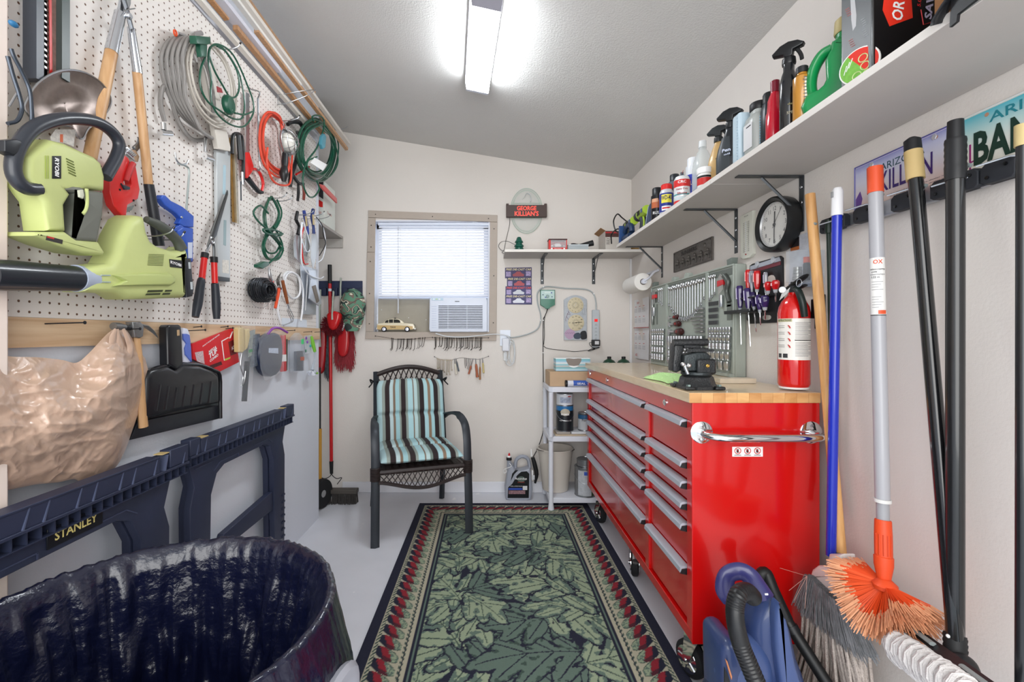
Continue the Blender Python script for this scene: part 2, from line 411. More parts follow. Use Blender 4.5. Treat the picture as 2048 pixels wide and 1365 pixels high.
# ------- window
win=T('window_1','window','window','B',(-.445,1.2,0));win.e['kind']='structure'
del win.e['category'],win.e['label']
CAS=mat('b3a79c',.6,var=.03)
def bb(a,b,w0,w1):return MB().prism([B(*a,w0)[:2],B(b[0],a[1],w0)[:2],B(*b,w0)[:2],B(a[0],b[1],w0)[:2]],w0,w1)
def bq(q,w0,w1):return MB().prism([B(x,y,w0)[:2]for x,y in q],w0,w1)
win.p('casing_board',bq([(737.5,422),(995,431.5),(994.5,445),(737.5,436)],.0005,.016),CAS,bev=.0015)
win.p('casing_board',bq([(980,445),(994.5,445.4),(993,667),(978,667)],.0005,.015),CAS,bev=.0015)
win.p('casing_board',bq([(732.5,664),(993,667.3),(992,682),(731.5,678.5)],.0005,.016),CAS,bev=.0015)
win.p('casing_board',bq([(737.5,436.4),(751.5,437),(750.5,505),(735,505)],.0005,.015),CAS,bev=.0015)
win.p('casing_board',bq([(735,505.5),(750.5,505.5),(748,663.8),(732.5,663.5)],.0005,.015),CAS,bev=.0015)
for x,y in((751,429),(865,433.5),(977,437.5),(742.5,451),(742,494.5),(740.5,523.5),(739,587.5),(738.5,648),(988,458),(987.5,552),(986.5,646),(751,672.5),(865,675),(977,676)):
 u,v,w=B(x,y,.015);win.p('screw',MB().lathe([(.0001,.0035),(.003,.003),(.0045,.0005)][::-1],(u,v,.015),(0,0,1),10),BLKG)
g=MB()
g.box((wx0+.0,wz0,-.118),(wx0+.012,wz1,.001)).box((wx1-.012,wz0,-.118),(wx1,wz1,.001)).box((wx0,wz1-.012,-.118),(wx1,wz1,.001))
win.p('jamb_lining',g,mat('dfe3ee',.4))
win.p('sill',MB().box((wx0,wz0-.0,-.118),(wx1,wz0+.012,.004)),CAS)
g=MB()
for xa,xb,za,zb in((wx0+.012,wx0+.05,wz0+.012,wz1),(wx1-.05,wx1-.012,wz0+.012,wz1),(wx0,wx1,wz1-.05,wz1-.012),(wx0,wx1,1.515,1.545)):
 g.box((xa,za,-.112),(xb,zb,-.09))
win.p('sash_frame',g,mat('e6e9f0',.35))
win.p('glass_pane',MB().box((wx0+.05,1.54,-.103),(wx1-.05,wz1-.05,-.1)),mat('ffffff',.02,trans=1,alpha=.35))
pb=T('plywood_filler_panel','grey painted board filling the window bottom beside the air conditioner','board','B')
pb.p('panel',MB().box((-.88,wz0+.0125,-.088),(-.405,1.52,-.078)),mat('a39d90',.75,var=.06,scale=6))
for x,y in((763,620),(817,636),(852,640)):
 u,v,w=B(x,y,-.078);pb.p('screw',MB().lathe([(.004,0),(.003,.0015),(.0001,.002)],(u,v,-.078),(0,0,1),8),STEEL)
bl=T('window_blind','white horizontal slatted blind lowered over the window','blind','B')
SLAT=bpy.data.materials.new('blind_slat');SLAT.use_nodes=True
nt=SLAT.node_tree;b_=nt.nodes['Principled BSDF'];b_.inputs['Base Color'].default_value=(.80,.81,.86,1);b_.inputs['Roughness'].default_value=.5
tr=nt.nodes.new('ShaderNodeBsdfTranslucent');tr.inputs[0].default_value=(.95,.95,.97,1);mxs=nt.nodes.new('ShaderNodeMixShader');mxs.inputs[0].default_value=.22
nt.links.new(b_.outputs[0],mxs.inputs[1]);nt.links.new(tr.outputs[0],mxs.inputs[2]);nt.links.new(mxs.outputs[0],nt.nodes['Material Output'].inputs[0])
bx0,bx1=B(757,0,-.03)[0],B(977,0,-.03)[0]
bl.p('headrail',MB().box((bx0,2.098,-.05),(bx1,2.121,-.012)),mat('dfe6f5',.35),bev=.002)
nsl=25;ztop,zbot=2.088,1.548
for i in range(nsl):
 z=ztop-(ztop-zbot)*i/(nsl-1);a=math.radians(50)
 g=MB();P=[]
 for k in range(5):
  t=(k/4-.5)*.0254;c=.0016*(1-(t/.0127)**2)
  P.append((z+t*math.sin(a)+c*math.cos(a),-.031-t*math.cos(a)+c*math.sin(a)))
 g.add([(x,q[0],q[1])for x in(bx0+.003,bx1-.003)for q in P],[(k,k+1,k+6,k+5)for k in range(4)])
 bl.p('slat',g,SLAT)
bl.p('bottom_rail',MB().box((bx0,1.520,-.043),(bx1,1.534,-.018)),mat('cfdaf2',.35),bev=.002)
g=MB()
for x in(801,932):u=B(x,0,-.02)[0];g.cyl((u,1.535,-.018),(u,2.1,-.018),.0011,n=5);g.cyl((u,1.535,-.044),(u,2.1,-.044),.0011,n=5)
bl.p('ladder_cord',g,WHT2)
u=B(796,0,0)[0]
wd=bl.p('tilt_wand',MB().cyl((u,2.09,-.008),(u,1.53,-.006),.0028,n=8).cyl((u,1.53,-.006),(u,B(796,627,0)[1],-.006),.0045,n=8),[mat('d5d9e2',.3)])
for x in(785,950):
 u=B(x,0,-.03)[0];bl.p('headrail_bracket',MB().box((u-.02,2.117,-.05),(u+.02,2.1229,-.014)),STEEL)
# ------- ceiling light
nx,ny=(-.006,1.83),(-.058,2.47);dx=Vector((nx[0]-ny[0],nx[1]-ny[1]));ax=dx.normalized();pr=Vector((-ax.y,ax.x))
def lf(s,t,z):p=Vector(ny)+ax*s+pr*t;return(p.x,p.y,z-.1664*p.x)
cl=T('ceiling_light','long white fluorescent wrap fixture glowing on the sloped ceiling','light')
cl.place((ny[0],ny[1],2.6))
base=2.4515+.1664*XR
def lbox(s0,s1,t,z0,z1,tt=None):
 tt=tt or t
 r=[]
 for s_ in(s0,s1):r.append([lf(s_,-t,z1),lf(s_,-tt,z0),lf(s_,tt,z0),lf(s_,t,z1)])
 return MB().loft(r)
cl.p('housing',lbox(-.02,1.3,.068,base-.03,base-.001),mat('c9c8d4',.4),bev=.002)
LEN=mat('f4faff',.4,emit=32.0,name='lit_diffuser')
cl.p('diffuser',lbox(0,.635,.066,base-.075,base-.0305,.058),LEN,bev=.003)
cl.p('end_cap',lbox(.637,1.3,.067,base-.076,base-.0305,.06),mat('b9b8c6',.4),bev=.002,label='unlit grey lilac end section')
cl.p('end_plate',lbox(-.019,-.001,.067,base-.076,base-.0305,.06),mat('d5d8e4',.4))
# ------- rug
def rug():
 x0,x1,y0,y1=-.495,.72,1.30,3.275;NX,NY=330,520
 xs=np.linspace(x0,x1,NX+1);ys=np.linspace(y0,y1,NY+1);X,Y=np.meshgrid(xs,ys,indexing='ij')
 rs=np.random.RandomState(3)
 def nz(sx,sy):
  g=rs.rand(sx+2,sy+2);a=np.linspace(0,sx,NX+1);b=np.linspace(0,sy,NY+1)
  i=a.astype(int)[:,None];j=b.astype(int)[None,:];fa=(a[:,None]-i);fb=(b[None,:]-j)
  fa=fa*fa*(3-2*fa);fb=fb*fb*(3-2*fb)
  return g[i,j]*(1-fa)*(1-fb)+g[i+1,j]*fa*(1-fb)+g[i,j+1]*(1-fa)*fb+g[i+1,j+1]*fa*fb
 N1=nz(60,100);N2=nz(140,220);N3=nz(25,40);N4=nz(250,400)
 C=lambda h:np.array(rgb(h))
 navy,dk,md,lt,red,cream,maroon=C('171a30'),C('3c4f47'),C('5f7368'),C('95a388'),C('8c1a2a'),C('b3ae98'),C('4e1525')
 col=np.zeros((NX+1,NY+1,4));col[:]=navy
 leaves=[]
 for k in range(46):
  leaves.append((x0+.25+(k%4+rs.uniform(-.35,.35))*.24,y0+.12+(k//4+rs.uniform(-.4,.4))*.165,rs.uniform(-.5,.5)+(0 if k%2 else PI)+rs.choice([0,.5,-1.2]),rs.uniform(.36,.5),rs.randint(0,4)))
 for(cx,cy,an,sz,kd)in leaves:
  ca,sa=math.cos(an),math.sin(an);s=((X-cx)*ca+(Y-cy)*sa)/sz+.5;t=(-(X-cx)*sa+(Y-cy)*ca)/sz
  E=np.full_like(s,9.);V=np.full_like(s,9.);cv=.10*math.sin(cx*40+cy*17);t=t+cv*(s-.5)**2*3
  def lobe(sx,sy,an2,la,lb):
   nonlocal E,V
   c2,s2=math.cos(an2),math.sin(an2);u=(s-sx)*c2+(t-sy)*s2;v=-(s-sx)*s2+(t-sy)*c2
   e=((u-la)/la)**2+(v/(lb*(1.05-.35*np.clip(u/(2*la),0,1)**2+.25*np.clip(u/(2*la),0,1))))**2;E=np.minimum(E,e*(1+(N1-.5)*.5));V=np.where((u>0)&(u<1.7*la),np.minimum(V,np.abs(v)),V)
  for k,sx in enumerate((.10,.32,.54)):
   for sd in(-1,1):lobe(sx,0,sd*(.85-.12*k),(.23,.25,.20)[k],(.075,.085,.075)[k])
  lobe(.62,0,0,.21,.085);lobe(.0,0,0,.36,.05)
  ins=E<1+(N2-.5)*.25
  v=E*.75+(N2-.5)*.35+(N1-.5)*.75+(N3-.5)*.5
  c1=np.where((v<.42)[...,None],lt if kd else md,np.where((v<.70)[...,None],md,md if kd else dk));c1=np.where((V<.006+(N4-.5)*.006)[...,None],dk if kd else navy,c1)
  col=np.where((E<1.35+(N2-.5)*.3)[...,None]&~ins[...,None],navy,col);col=np.where(ins[...,None],c1,col)
 d=np.minimum(np.minimum(X-x0,x1-X),np.minimum(Y-y0,y1-Y))
 side=(np.minimum(X-x0,x1-X)<=np.minimum(Y-y0,y1-Y));a=np.where(side,Y,X)
 sg=np.where(side,np.where(X-x0<x1-X,1,1),1)
 def put(m,c):
  nonlocal col
  col=np.where(m[...,None],c,col)
 put(d<.222,navy);put((d>.205)&(d<.211),md)
 put((d>.155)&(d<.192),cream)
 tw=np.mod(a/.026+d*45,1);put((d>.163)&(d<.180)&(tw<.5),dk);put((d>.171)&(d<.176),navy)
 put((d>.042)&(d<.066),cream);tw=np.mod(a/.022-d*60,1);put((d>.046)&(d<.06)&(tw<.55),dk)
 put((d>=.066)&(d<=.155),cream)
 c=(d-.066)/.092;q=np.mod(a/.066+c*.85*sg,1)
 hw=.5*np.sqrt(np.clip(1-((c-.42)/.60)**2,0,1))
 blob=(d>.062)&(d<.158)&(np.abs(q-.5)<hw)
 cc=c+.35*(q-.5)+(N4-.5)*.12
 put(blob,navy);put(blob&(cc>.20),maroon);put(blob&(cc>.22)&(q>.32),red);put(blob&(cc>.60),md);put(blob&(cc>.66)&(N4>.45),lt)
 put(blob&(np.abs(q-.5)>hw-.06)&(cc>.5),dk)
 nv=(NX+1)*(NY+1);Z=.009+(N4-.5)*.0008
 g=MB();g.v=list(zip(X.ravel().tolist(),Y.ravel().tolist(),Z.ravel().tolist()))
 idx=np.arange(nv).reshape(NX+1,NY+1)
 q4=np.stack([idx[:-1,:-1],idx[1:,:-1],idx[1:,1:],idx[:-1,1:]],-1).reshape(-1,4);g.f=[tuple(r)for r in q4.tolist()];g.mi=[0]*len(g.f)
 cols=col.reshape(-1,4)
 t=T('area_rug','dark green leaf pattern rug with red scalloped border on the floor','rug',o=((x0+x1)/2,(y0+y1)/2,0))
 t.p('pile',g,attrmat('rug_pile',.95,.18,900,.5),smooth=False,cols=cols)
 e=MB();e.box((x0-.004,y0-.004,.0005),(x1+.004,y1+.004,.0075));t.p('bound_edge',e,mat('15182f',.9),bev=.003)
rug()
# ------- red tool chest
RB,RT=.225,1.012
TX0,TX1,TY0,TY1=.667,1.082,1.469,3.02
REDP=mat('c00b0a',.25,var=.03,scale=3,coat=.7);ALU=mat('b9bec8',.38,.35)
tb=T('tool_chest','tall red rolling tool chest with twelve drawers and wooden top','tool chest',o=((TX0+TX1)/2,2.24,0))
g=MB();g.box((TX0+.032,TY0+.003,RB),(TX1,TY1,RT))
cab=tb.p('cabinet_body',g,REDP,bev=.003)
def chest_panel(name,a,b,**k):return tb.p(name,MB().box(a,b),REDP,bev=.002,**k)
chest_panel('end_panel',(TX0,TY0,RB-.002),(TX1+.001,TY0+.0029,RT+.0002))
chest_panel('frame_rail',(TX0,TY0+.003,.952),(TX0+.0319,TY1,RT))
chest_panel('frame_rail',(TX0,TY0+.003,RB),(TX0+.0319,TY1,.262))
ymid=1.888
for ya,yb in((TY0+.003,1.51),(ymid-.02,ymid+.02),(2.975,TY1)):
 chest_panel('frame_stile',(TX0+.0002,ya,.2622),(TX0+.0318,yb,.9518))
tops=[.950,.812,.742,.672,.600,.455,.268]
for(ya,yb)in((1.513,ymid-.023),(ymid+.023,2.972)):
 for i in range(6):
  zt,zb=tops[i],tops[i+1]+.004
  dr=tb.p('drawer',MB().box((TX0+.010,ya,zb),(TX0+.0315,yb,zt-.002)),REDP,bev=.002)
  g=MB()
  P=[(TX0+.0098,zt-.001),(TX0-.012,zt-.001),(TX0-.019,zt-.006),(TX0-.021,zt-.021),(TX0-.017,zt-.023),(TX0-.014,zt-.010),(TX0+.0098,zt-.006)]
  g.prism([(p[0],p[1])for p in P],ya+.004,yb-.004,1)
  tb.p('handle',g,ALU,dr)
  tb.p('end_cap',MB().prism([(TX0-.020,zt-.024),(TX0+.0095,zt-.03),(TX0+.0095,zt-.0065),(TX0-.014,zt-.011)],ya+.0005,ya+.0038,1),BLK,dr)
for y,z in((1.69,.981),(2.52,.981)):
 g=MB().lathe([(.012,0),(.012,.004),(.009,.007),(.0001,.007)],(TX0,y,z),(-1,0,0),20);lk=tb.p('lock',g,CHROME)
 tb.p('keyhole',MB().box((TX0-.0075,y-.001,z-.005),(TX0-.0071,y+.001,z+.005)),BLK,lk)
tb.p('lock',MB().lathe([(.015,0),(.014,.004),(.0001,.006)],(TX0,2.94,.982),(-1,0,0),20),CHROME,label='round badge at far end')
TOPW=wood('cbb28e','d9c5a4',2,(6,.5,3),.28,.4);ENDW=[wood('b98550','d2a16a',2,(.6,6,2),.4),wood('c58f57','dcb078',2,(.6,6,2.4),.4),wood('b07a45','cb9860',2,(.7,6,2.1),.4)]
tb.p('worktop',MB().box((TX0-.012,TY0-.004,RT+.0005),(TX1+.002,TY1+.01,1.046)),TOPW,bev=.002)
n=11;wd_=(TX1-TX0+.012)/n
for i in range(n):
 a=TX0-.0118+i*wd_
 tb.p('end_grain_stave',MB().box((a+.0004,TY0-.0052,RT+.001),(a+wd_-.0002,TY0-.0041,1.0452)),ENDW[i%3],smooth=False)
g=MB();bx,bz=(TX0+.03,TX1-.028),.912
g.tube([(bx[0],TY0-.002,bz+.004),(bx[0]+.002,TY0-.03,bz+.002),(bx[0]+.03,TY0-.058,bz),(bx[0]+.09,TY0-.066,bz),((bx[0]+bx[1])/2,TY0-.067,bz),(bx[1]-.06,TY0-.066,bz),(bx[1]-.005,TY0-.055,bz),(bx[1],TY0-.03,bz),(bx[1],TY0-.002,bz+.004)],.0125,14,k=5)
hb=tb.p('push_bar',g,CHROME)
for x in bx:
 fl=tb.p('flange',MB().lathe([(.036,0),(.036,.002),(.032,.004),(.014,.005)],(x,TY0,bz+.004),(0,-1,0),28),CHROME,hb)
 for dz in(-.023,.023):
  tb.p('bolt',MB().lathe([(.006,.003),(.006,.006),(.0001,.007)],(x,TY0,bz+.004+dz),(0,-1,0),6),STEEL,hb)
sx,sz,sy=.847,.853,TY0-.0006
g=MB();g.box((sx-.05,sy,sz-.016),(sx+.05,sy+.0004,sz+.016));g.m=1
for i in(-1,0,1):
 cx_=sx+i*.032
 g.m=1;c0=[(cx_+math.cos(t)*.010,sy-.0006,sz+.003+math.sin(t)*.010)for t in[2*PI*k/20 for k in range(20)]]
 g.tube(c0,.0012,4,closed=True);g.bar((cx_-.007,sy-.0006,sz+.010),(cx_+.007,sy-.0006,sz-.004),.001,.0006)
 g.m=2;g.box((cx_-.004,sy-.0004,sz-.003),(cx_+.003,sy-.0001,sz+.008));g.box((cx_-.012,sy-.0004,sz-.0125),(cx_+.012,sy-.0001,sz-.0115));g.box((cx_-.010,sy-.0004,sz-.0105),(cx_+.010,sy-.0001,sz-.0095))
tb.p('warning_label',g,[mat('e6e4e2',.4),mat('c8231d',.4),BLK],smooth=False)
def caster(x,y,rot):
 M=Matrix.Translation((x,y,0))@Matrix.Rotation(rot,4,'Z')
 g=MB().lathe([(.03,-.019),(.052,-.019),(.062,-.012),(.0635,0),(.062,.012),(.052,.019),(.03,.019)],(0,.03,.0645),(1,0,0),28);g.xf(M);c=tb.p('caster',g,RUBBER)
 g=MB().lathe([(.012,-.021),(.045,-.0205),(.045,.0205),(.012,.021)],(0,.03,.0645),(1,0,0),20)
 for k in range(5):
  a=2*PI*k/5
  for s_ in(-1,1):g.bar((s_*.022,.03+.012*math.cos(a),.0645+.012*math.sin(a)),(s_*.022,.03+.042*math.cos(a),.0645+.042*math.sin(a)),.006,.002,(1,0,0))
 g.xf(M);tb.p('hub',g,CHROME,c)
 g=MB()
 for s_ in(-1,1):g.prism([(.018,.055),(.045,.055),(.03,.195),(-.03,.195),(-.03,.17)],s_*.026,s_*.0285,0)
 g.box((-.0284,-.032,.192),(.0284,.032,.197));g.cyl((-.032,.03,.0645),(.032,.03,.0645),.006);g.xf(M);tb.p('fork',g,CHROME,c)
 g=MB().box((-.045,-.04,.1971),(.045,.045,.2015)).cyl((0,0,.2016),(0,0,.2245),.022);g.xf(M);tb.p('mounting_plate',g,STEEL,c)
 g=MB().tube([(0,-.03,.15),(0,-.055,.12),(0,-.085,.118)],.006,6,flat=(1,2.4));g.xf(M);tb.p('brake_pedal',g,STEEL,c)
for x,y,r_ in((.745,1.60,.35),(.745,2.28,-.3),(.745,2.93,.2),(1.0,1.60,.1),(1.0,2.93,0)):caster(x,y,r_)
# ------- chair
def chair():
 M=Matrix.Translation((-.485,3.0,0))@Matrix.Rotation(math.radians(18),4,'Z')
 t=T('patio_chair','dark metal and wicker armchair with striped cushions in front of back wall','chair',M=M,o=(0,0,0))
 DM=mat('33373d',.42,.35);WK=mat('2a201f',.45,var=.25,scale=60)
 lw=(.022,.012)
 for s in(-1,1):
  g=MB().tube([(s*.283,-.325,.0105 if s>0 else .0005),(s*.281,-.315,.25),(s*.279,-.30,.45),(s*.279,-.285,.58),(s*.278,-.24,.665),(s*.272,-.14,.70),(s*.262,.02,.695),(s*.25,.17,.665),(s*.236,.235,.635)],.022,4,k=4,flat=(.45,1.15),up=(0,-1,.001))
  t.p('front_leg',g,DM,label='front leg and arm bent from one flat bar',ang=60)
  g=MB().tube([(s*.252,.335,.0005),(s*.245,.27,.25),(s*.240,.215,.44),(s*.236,.235,.62),(s*.232,.31,.97)],.02,4,k=3,flat=(.7,1),up=(0,1,0));t.p('rear_leg',g,DM,ang=60)
  g=MB()
  for i in range(9):g.tube([(s*.28+.026*math.cos(a),-.304+.020*math.sin(a),.385+i*.0085)for a in[2*PI*k/10 for k in range(10)]],.0052,5,closed=True)
  t.p('wicker_binding',g,WK)
 g=MB()
 for a,b in(((-.262,-.30,.425),(.262,-.30,.425)),((-.235,.20,.42),(.235,.20,.42)),((-.275,-.30,.425),(-.24,.2,.42)),((.275,-.30,.425),(.24,.2,.42))):g.cyl(a,b,.016,n=10)
 t.p('seat_frame',g,WK)
 g=MB()
 for i in range(22):x=-.25+i*.5/21;g.bar((x,-.30,.432+.006*(i%2)),(x*.94,.2,.428),.009,.002)
 for j in range(18):y=-.28+j*.027;g.bar((-.26,y,.434),(.26,y,.434),.009,.002)
 t.p('woven_seat',g,WK,kind='stuff')
 def arch(u):return .392-.052*math.sin(PI*u)**1.5-.002
 g=MB().tube([(-.262+.524*i/20,-.312,arch(i/20)-.02)for i in range(21)],.011,6);t.p('apron_edge',g,WK)
 g=MB()
 for i in range(17):
  for dr in(-1,1):
   u0=i/16;u1=u0+dr*1.6/16
   if 0<=u1<=1:g.bar((-.262+.524*u0,-.312,.42),(-.262+.524*u1,-.312-.002*dr,arch(u1)-.02),.0038,.0022)
 t.p('apron_lattice',g,WK)
 def by(z):return .215+.02+(z-.62)/.35*.075
 def top(u):return .945+.055*math.sin(PI*u)
 g=MB().tube([(-.236+.472*i/16,by(.97),top(i/16))for i in range(17)],.017,8,caps=True);t.p('back_top_rail',g,WK)
 g=MB()
 for i in range(13):
  for dr in(-1,1):
   u0=i/12;u1=u0+dr*1.3/12
   if 0<=u1<=1:g.bar((-.225+.45*u0,by(.95),top(u0)-.012),(-.225+.45*u1,by(.86)+.003*dr,.862),.0042,.0025)
 t.p('back_lattice',g,WK)
 g=MB()
 for i in range(12):x=-.21+i*.42/11;g.bar((x,by(.47),.47),(x,by(.87),.87),.011,.002)
 g.cyl((-.232,by(.865),.865),(.232,by(.865),.865),.008,n=8);t.p('woven_back',g,WK)
 pal=[('a9c6ca',3),('8f9a93',1.6),('2b2022',2.6),('b8cdd0',2.2),('7b6858',1.4),('9cc3c9',2.2),('8b948b',1.2),('2b2022',2.6),('8f9a93',1.4),('aacfd5',3),('7b6858',.8),('b5cfd0',2),('75867f',1.6),('2b2022',2.6),('a9cdd3',2.4),('8a7460',1.6),('a2c9cf',2.2),('2b2022',2.6),('95a09a',1.4),('aacfd5',2.6)]
 tot=sum(p[1]for p in pal);cs=[(rgb(h),w/tot)for h,w in pal]
 def stripe(u):
  a=0
  for c,w in cs:
   a+=w
   if u<=a+1e-9:return c
  return cs[-1][0]
 CM=attrmat('cushion_fabric',.9,.06,400,.15)
 def cushion(name,fn,th,nu,nv,rows):
  g=MB();cols=[]
  for sd in(1,-1):
   for i in range(nu+1):
    for j in range(nv+1):
     u=i/nu;v=j/nv;e=(max(0,1-abs(2*u-1)**7)*max(0,1-abs(2*v-1)**7))**.45
     tuft=1
     for rv in rows:tuft*=1-.72*math.exp(-((v-rv)/.035)**2)
     wv=.5+.5*math.cos(u*34+v*2)*.03
     h=sd*th*e*(tuft if sd>0 else .5)*(.97+.06*math.sin(u*9+v*5))
     g.v.append(fn(u,v,h));cols.append(stripe(u))
  m=nv+1;off=(nu+1)*m
  for i in range(nu):
   for j in range(nv):
    a=i*m+j;g.f.append((a,a+m,a+m+1,a+1));g.mi.append(0)
    a+=off;g.f.append((a+1,a+m+1,a+m,a));g.mi.append(0)
  return t.p(name,g,CM,cols=cols,ang=80)
 def bf(u,v,h):
  v2=v;cr=1-.09*max(0,(v-.86)/.14)**2
  z=.475+v*.435+(.012*math.sin(PI*u));return((u-.5)*.47*cr,by(z)-.058-h*1.0,z)
 bc=cushion('back_cushion',bf,.045,120,40,(.46,))
 def sf(u,v,h):return((u-.5)*(.50-.02*v),-.315+v*.47,.485+h)
 sc_=cushion('seat_cushion',sf,.042,120,40,(.5,))
 for s in(-1,1):
  g=MB().tube([(s*.225,by(.9)-.02,.90),(s*.252,by(.9)+.01,.905),(s*.262,by(.9)-.015,.89),(s*.285,by(.9)-.03,.865)],.005,6,k=4)
  g.tube([(s*.25,by(.9),.90),(s*.275,by(.9)-.02,.918),(s*.265,by(.9)+.01,.89)],.0055,6,k=4)
  t.p('cushion_tie',g,BLK,bc)
chair()
# ------- trash can with black liner
def trash():
 cx_,cy_,rt,zt=-.645,.85,.325,.70
 t=T('trash_can','large round grey trash can at front left lined with a black bag','trash can',o=(cx_,cy_,0))
 g=MB().lathe([(.245,.001),(.25,.02),(.298,.45),(.314,.62),(.325,.63),(.326,.66),(.331,.665),(.331,.685),(.322,.69),(.315,.66),(.29,.45),(.24,.04),(.001,.035)],(cx_,cy_,0),n=56)
 t.p('can_body',g,mat('7d8087',.6,var=.08))
 for a in(-.12,PI-.12):
  g=MB();c,s=math.cos(a),math.sin(a)
  def q(r,tt,z):return(cx_+c*r-s*tt,cy_+s*r+c*tt,z)
  g.tube([q(.30,-.085,.47),q(.36,-.08,.50),q(.375,-.06,.585),q(.372,0,.60),q(.375,.06,.585),q(.36,.08,.50),q(.30,.085,.47)],.014,8,k=4,flat=(1,1.5));t.p('side_handle',g,mat('9a9ca5',.5))
 nu,nv=320,46
 def f(i,j):
  a=2*PI*i;v=j
  fold=noise.noise((math.cos(a)*9,math.sin(a)*9,3.1));fine=noise.noise((math.cos(a)*26,math.sin(a)*26,7.7));pl=abs(noise.noise((math.cos(a)*5,math.sin(a)*5,v*1.4)))
  if v<.62:
   k=v/.62;z=.08+k*(zt-.085);r=.21+k*(rt-.226)
   amp=.010+.036*math.sin(PI*min(1,k*1.02))
   cr=noise.noise((math.cos(a)*6+z*2.5,math.sin(a)*6-z*3,z*5));cr2=noise.noise((math.cos(a)*15+z*7,math.sin(a)*15,z*12))
   r-=amp*(.9*abs(fold)*(1.2-k*.5)+.7*abs(cr)+.35*cr2)+.004*fine
   z+=.0
  elif v<.74:
   k=(v-.62)/.12;th=PI*k;r=rt-.003-.011*math.cos(th)+.002;z=zt-.005+(.011+.006*fine)*math.sin(th)
   r+=.003*fine
   r+=.004
  else:
   k=(v-.74)/.26;hang=.20+.07*math.sin(a*2+1.9)+.05*math.sin(a*3-1)+.05*fold
   z=zt-.006-k*hang;r=rt+.014+k*(.022+.02*math.sin(a*5))+.02*k*(fold+.8*fine)+.01*noise.noise((a*7,z*15,0))*min(1,k*4)
   fl=math.exp(-((math.atan2(math.sin(a+.35),math.cos(a+.35)))/.45)**2);r+=fl*.045*math.sin(k*PI*.75)
   wl=max(0,-math.cos(a));r=min(r,rt+.016)if wl>.8 else r
  return(cx_+r*math.cos(a),cy_+r*math.sin(a),z)
 g=MB().grid(f,nu,nv,cu=True)
 m=mat('0c1028',.26,bump=1.0,bscale=22,name='bin_liner_plastic',coat=.5)
 t.p('bin_liner',g,m,ang=75,label='shiny crinkled black plastic bag folded over the rim')
 b=MB().lathe([(.20,.082),(.001,.082)],(cx_,cy_,0),n=32);t.p('bag_bottom',b,m)
trash()
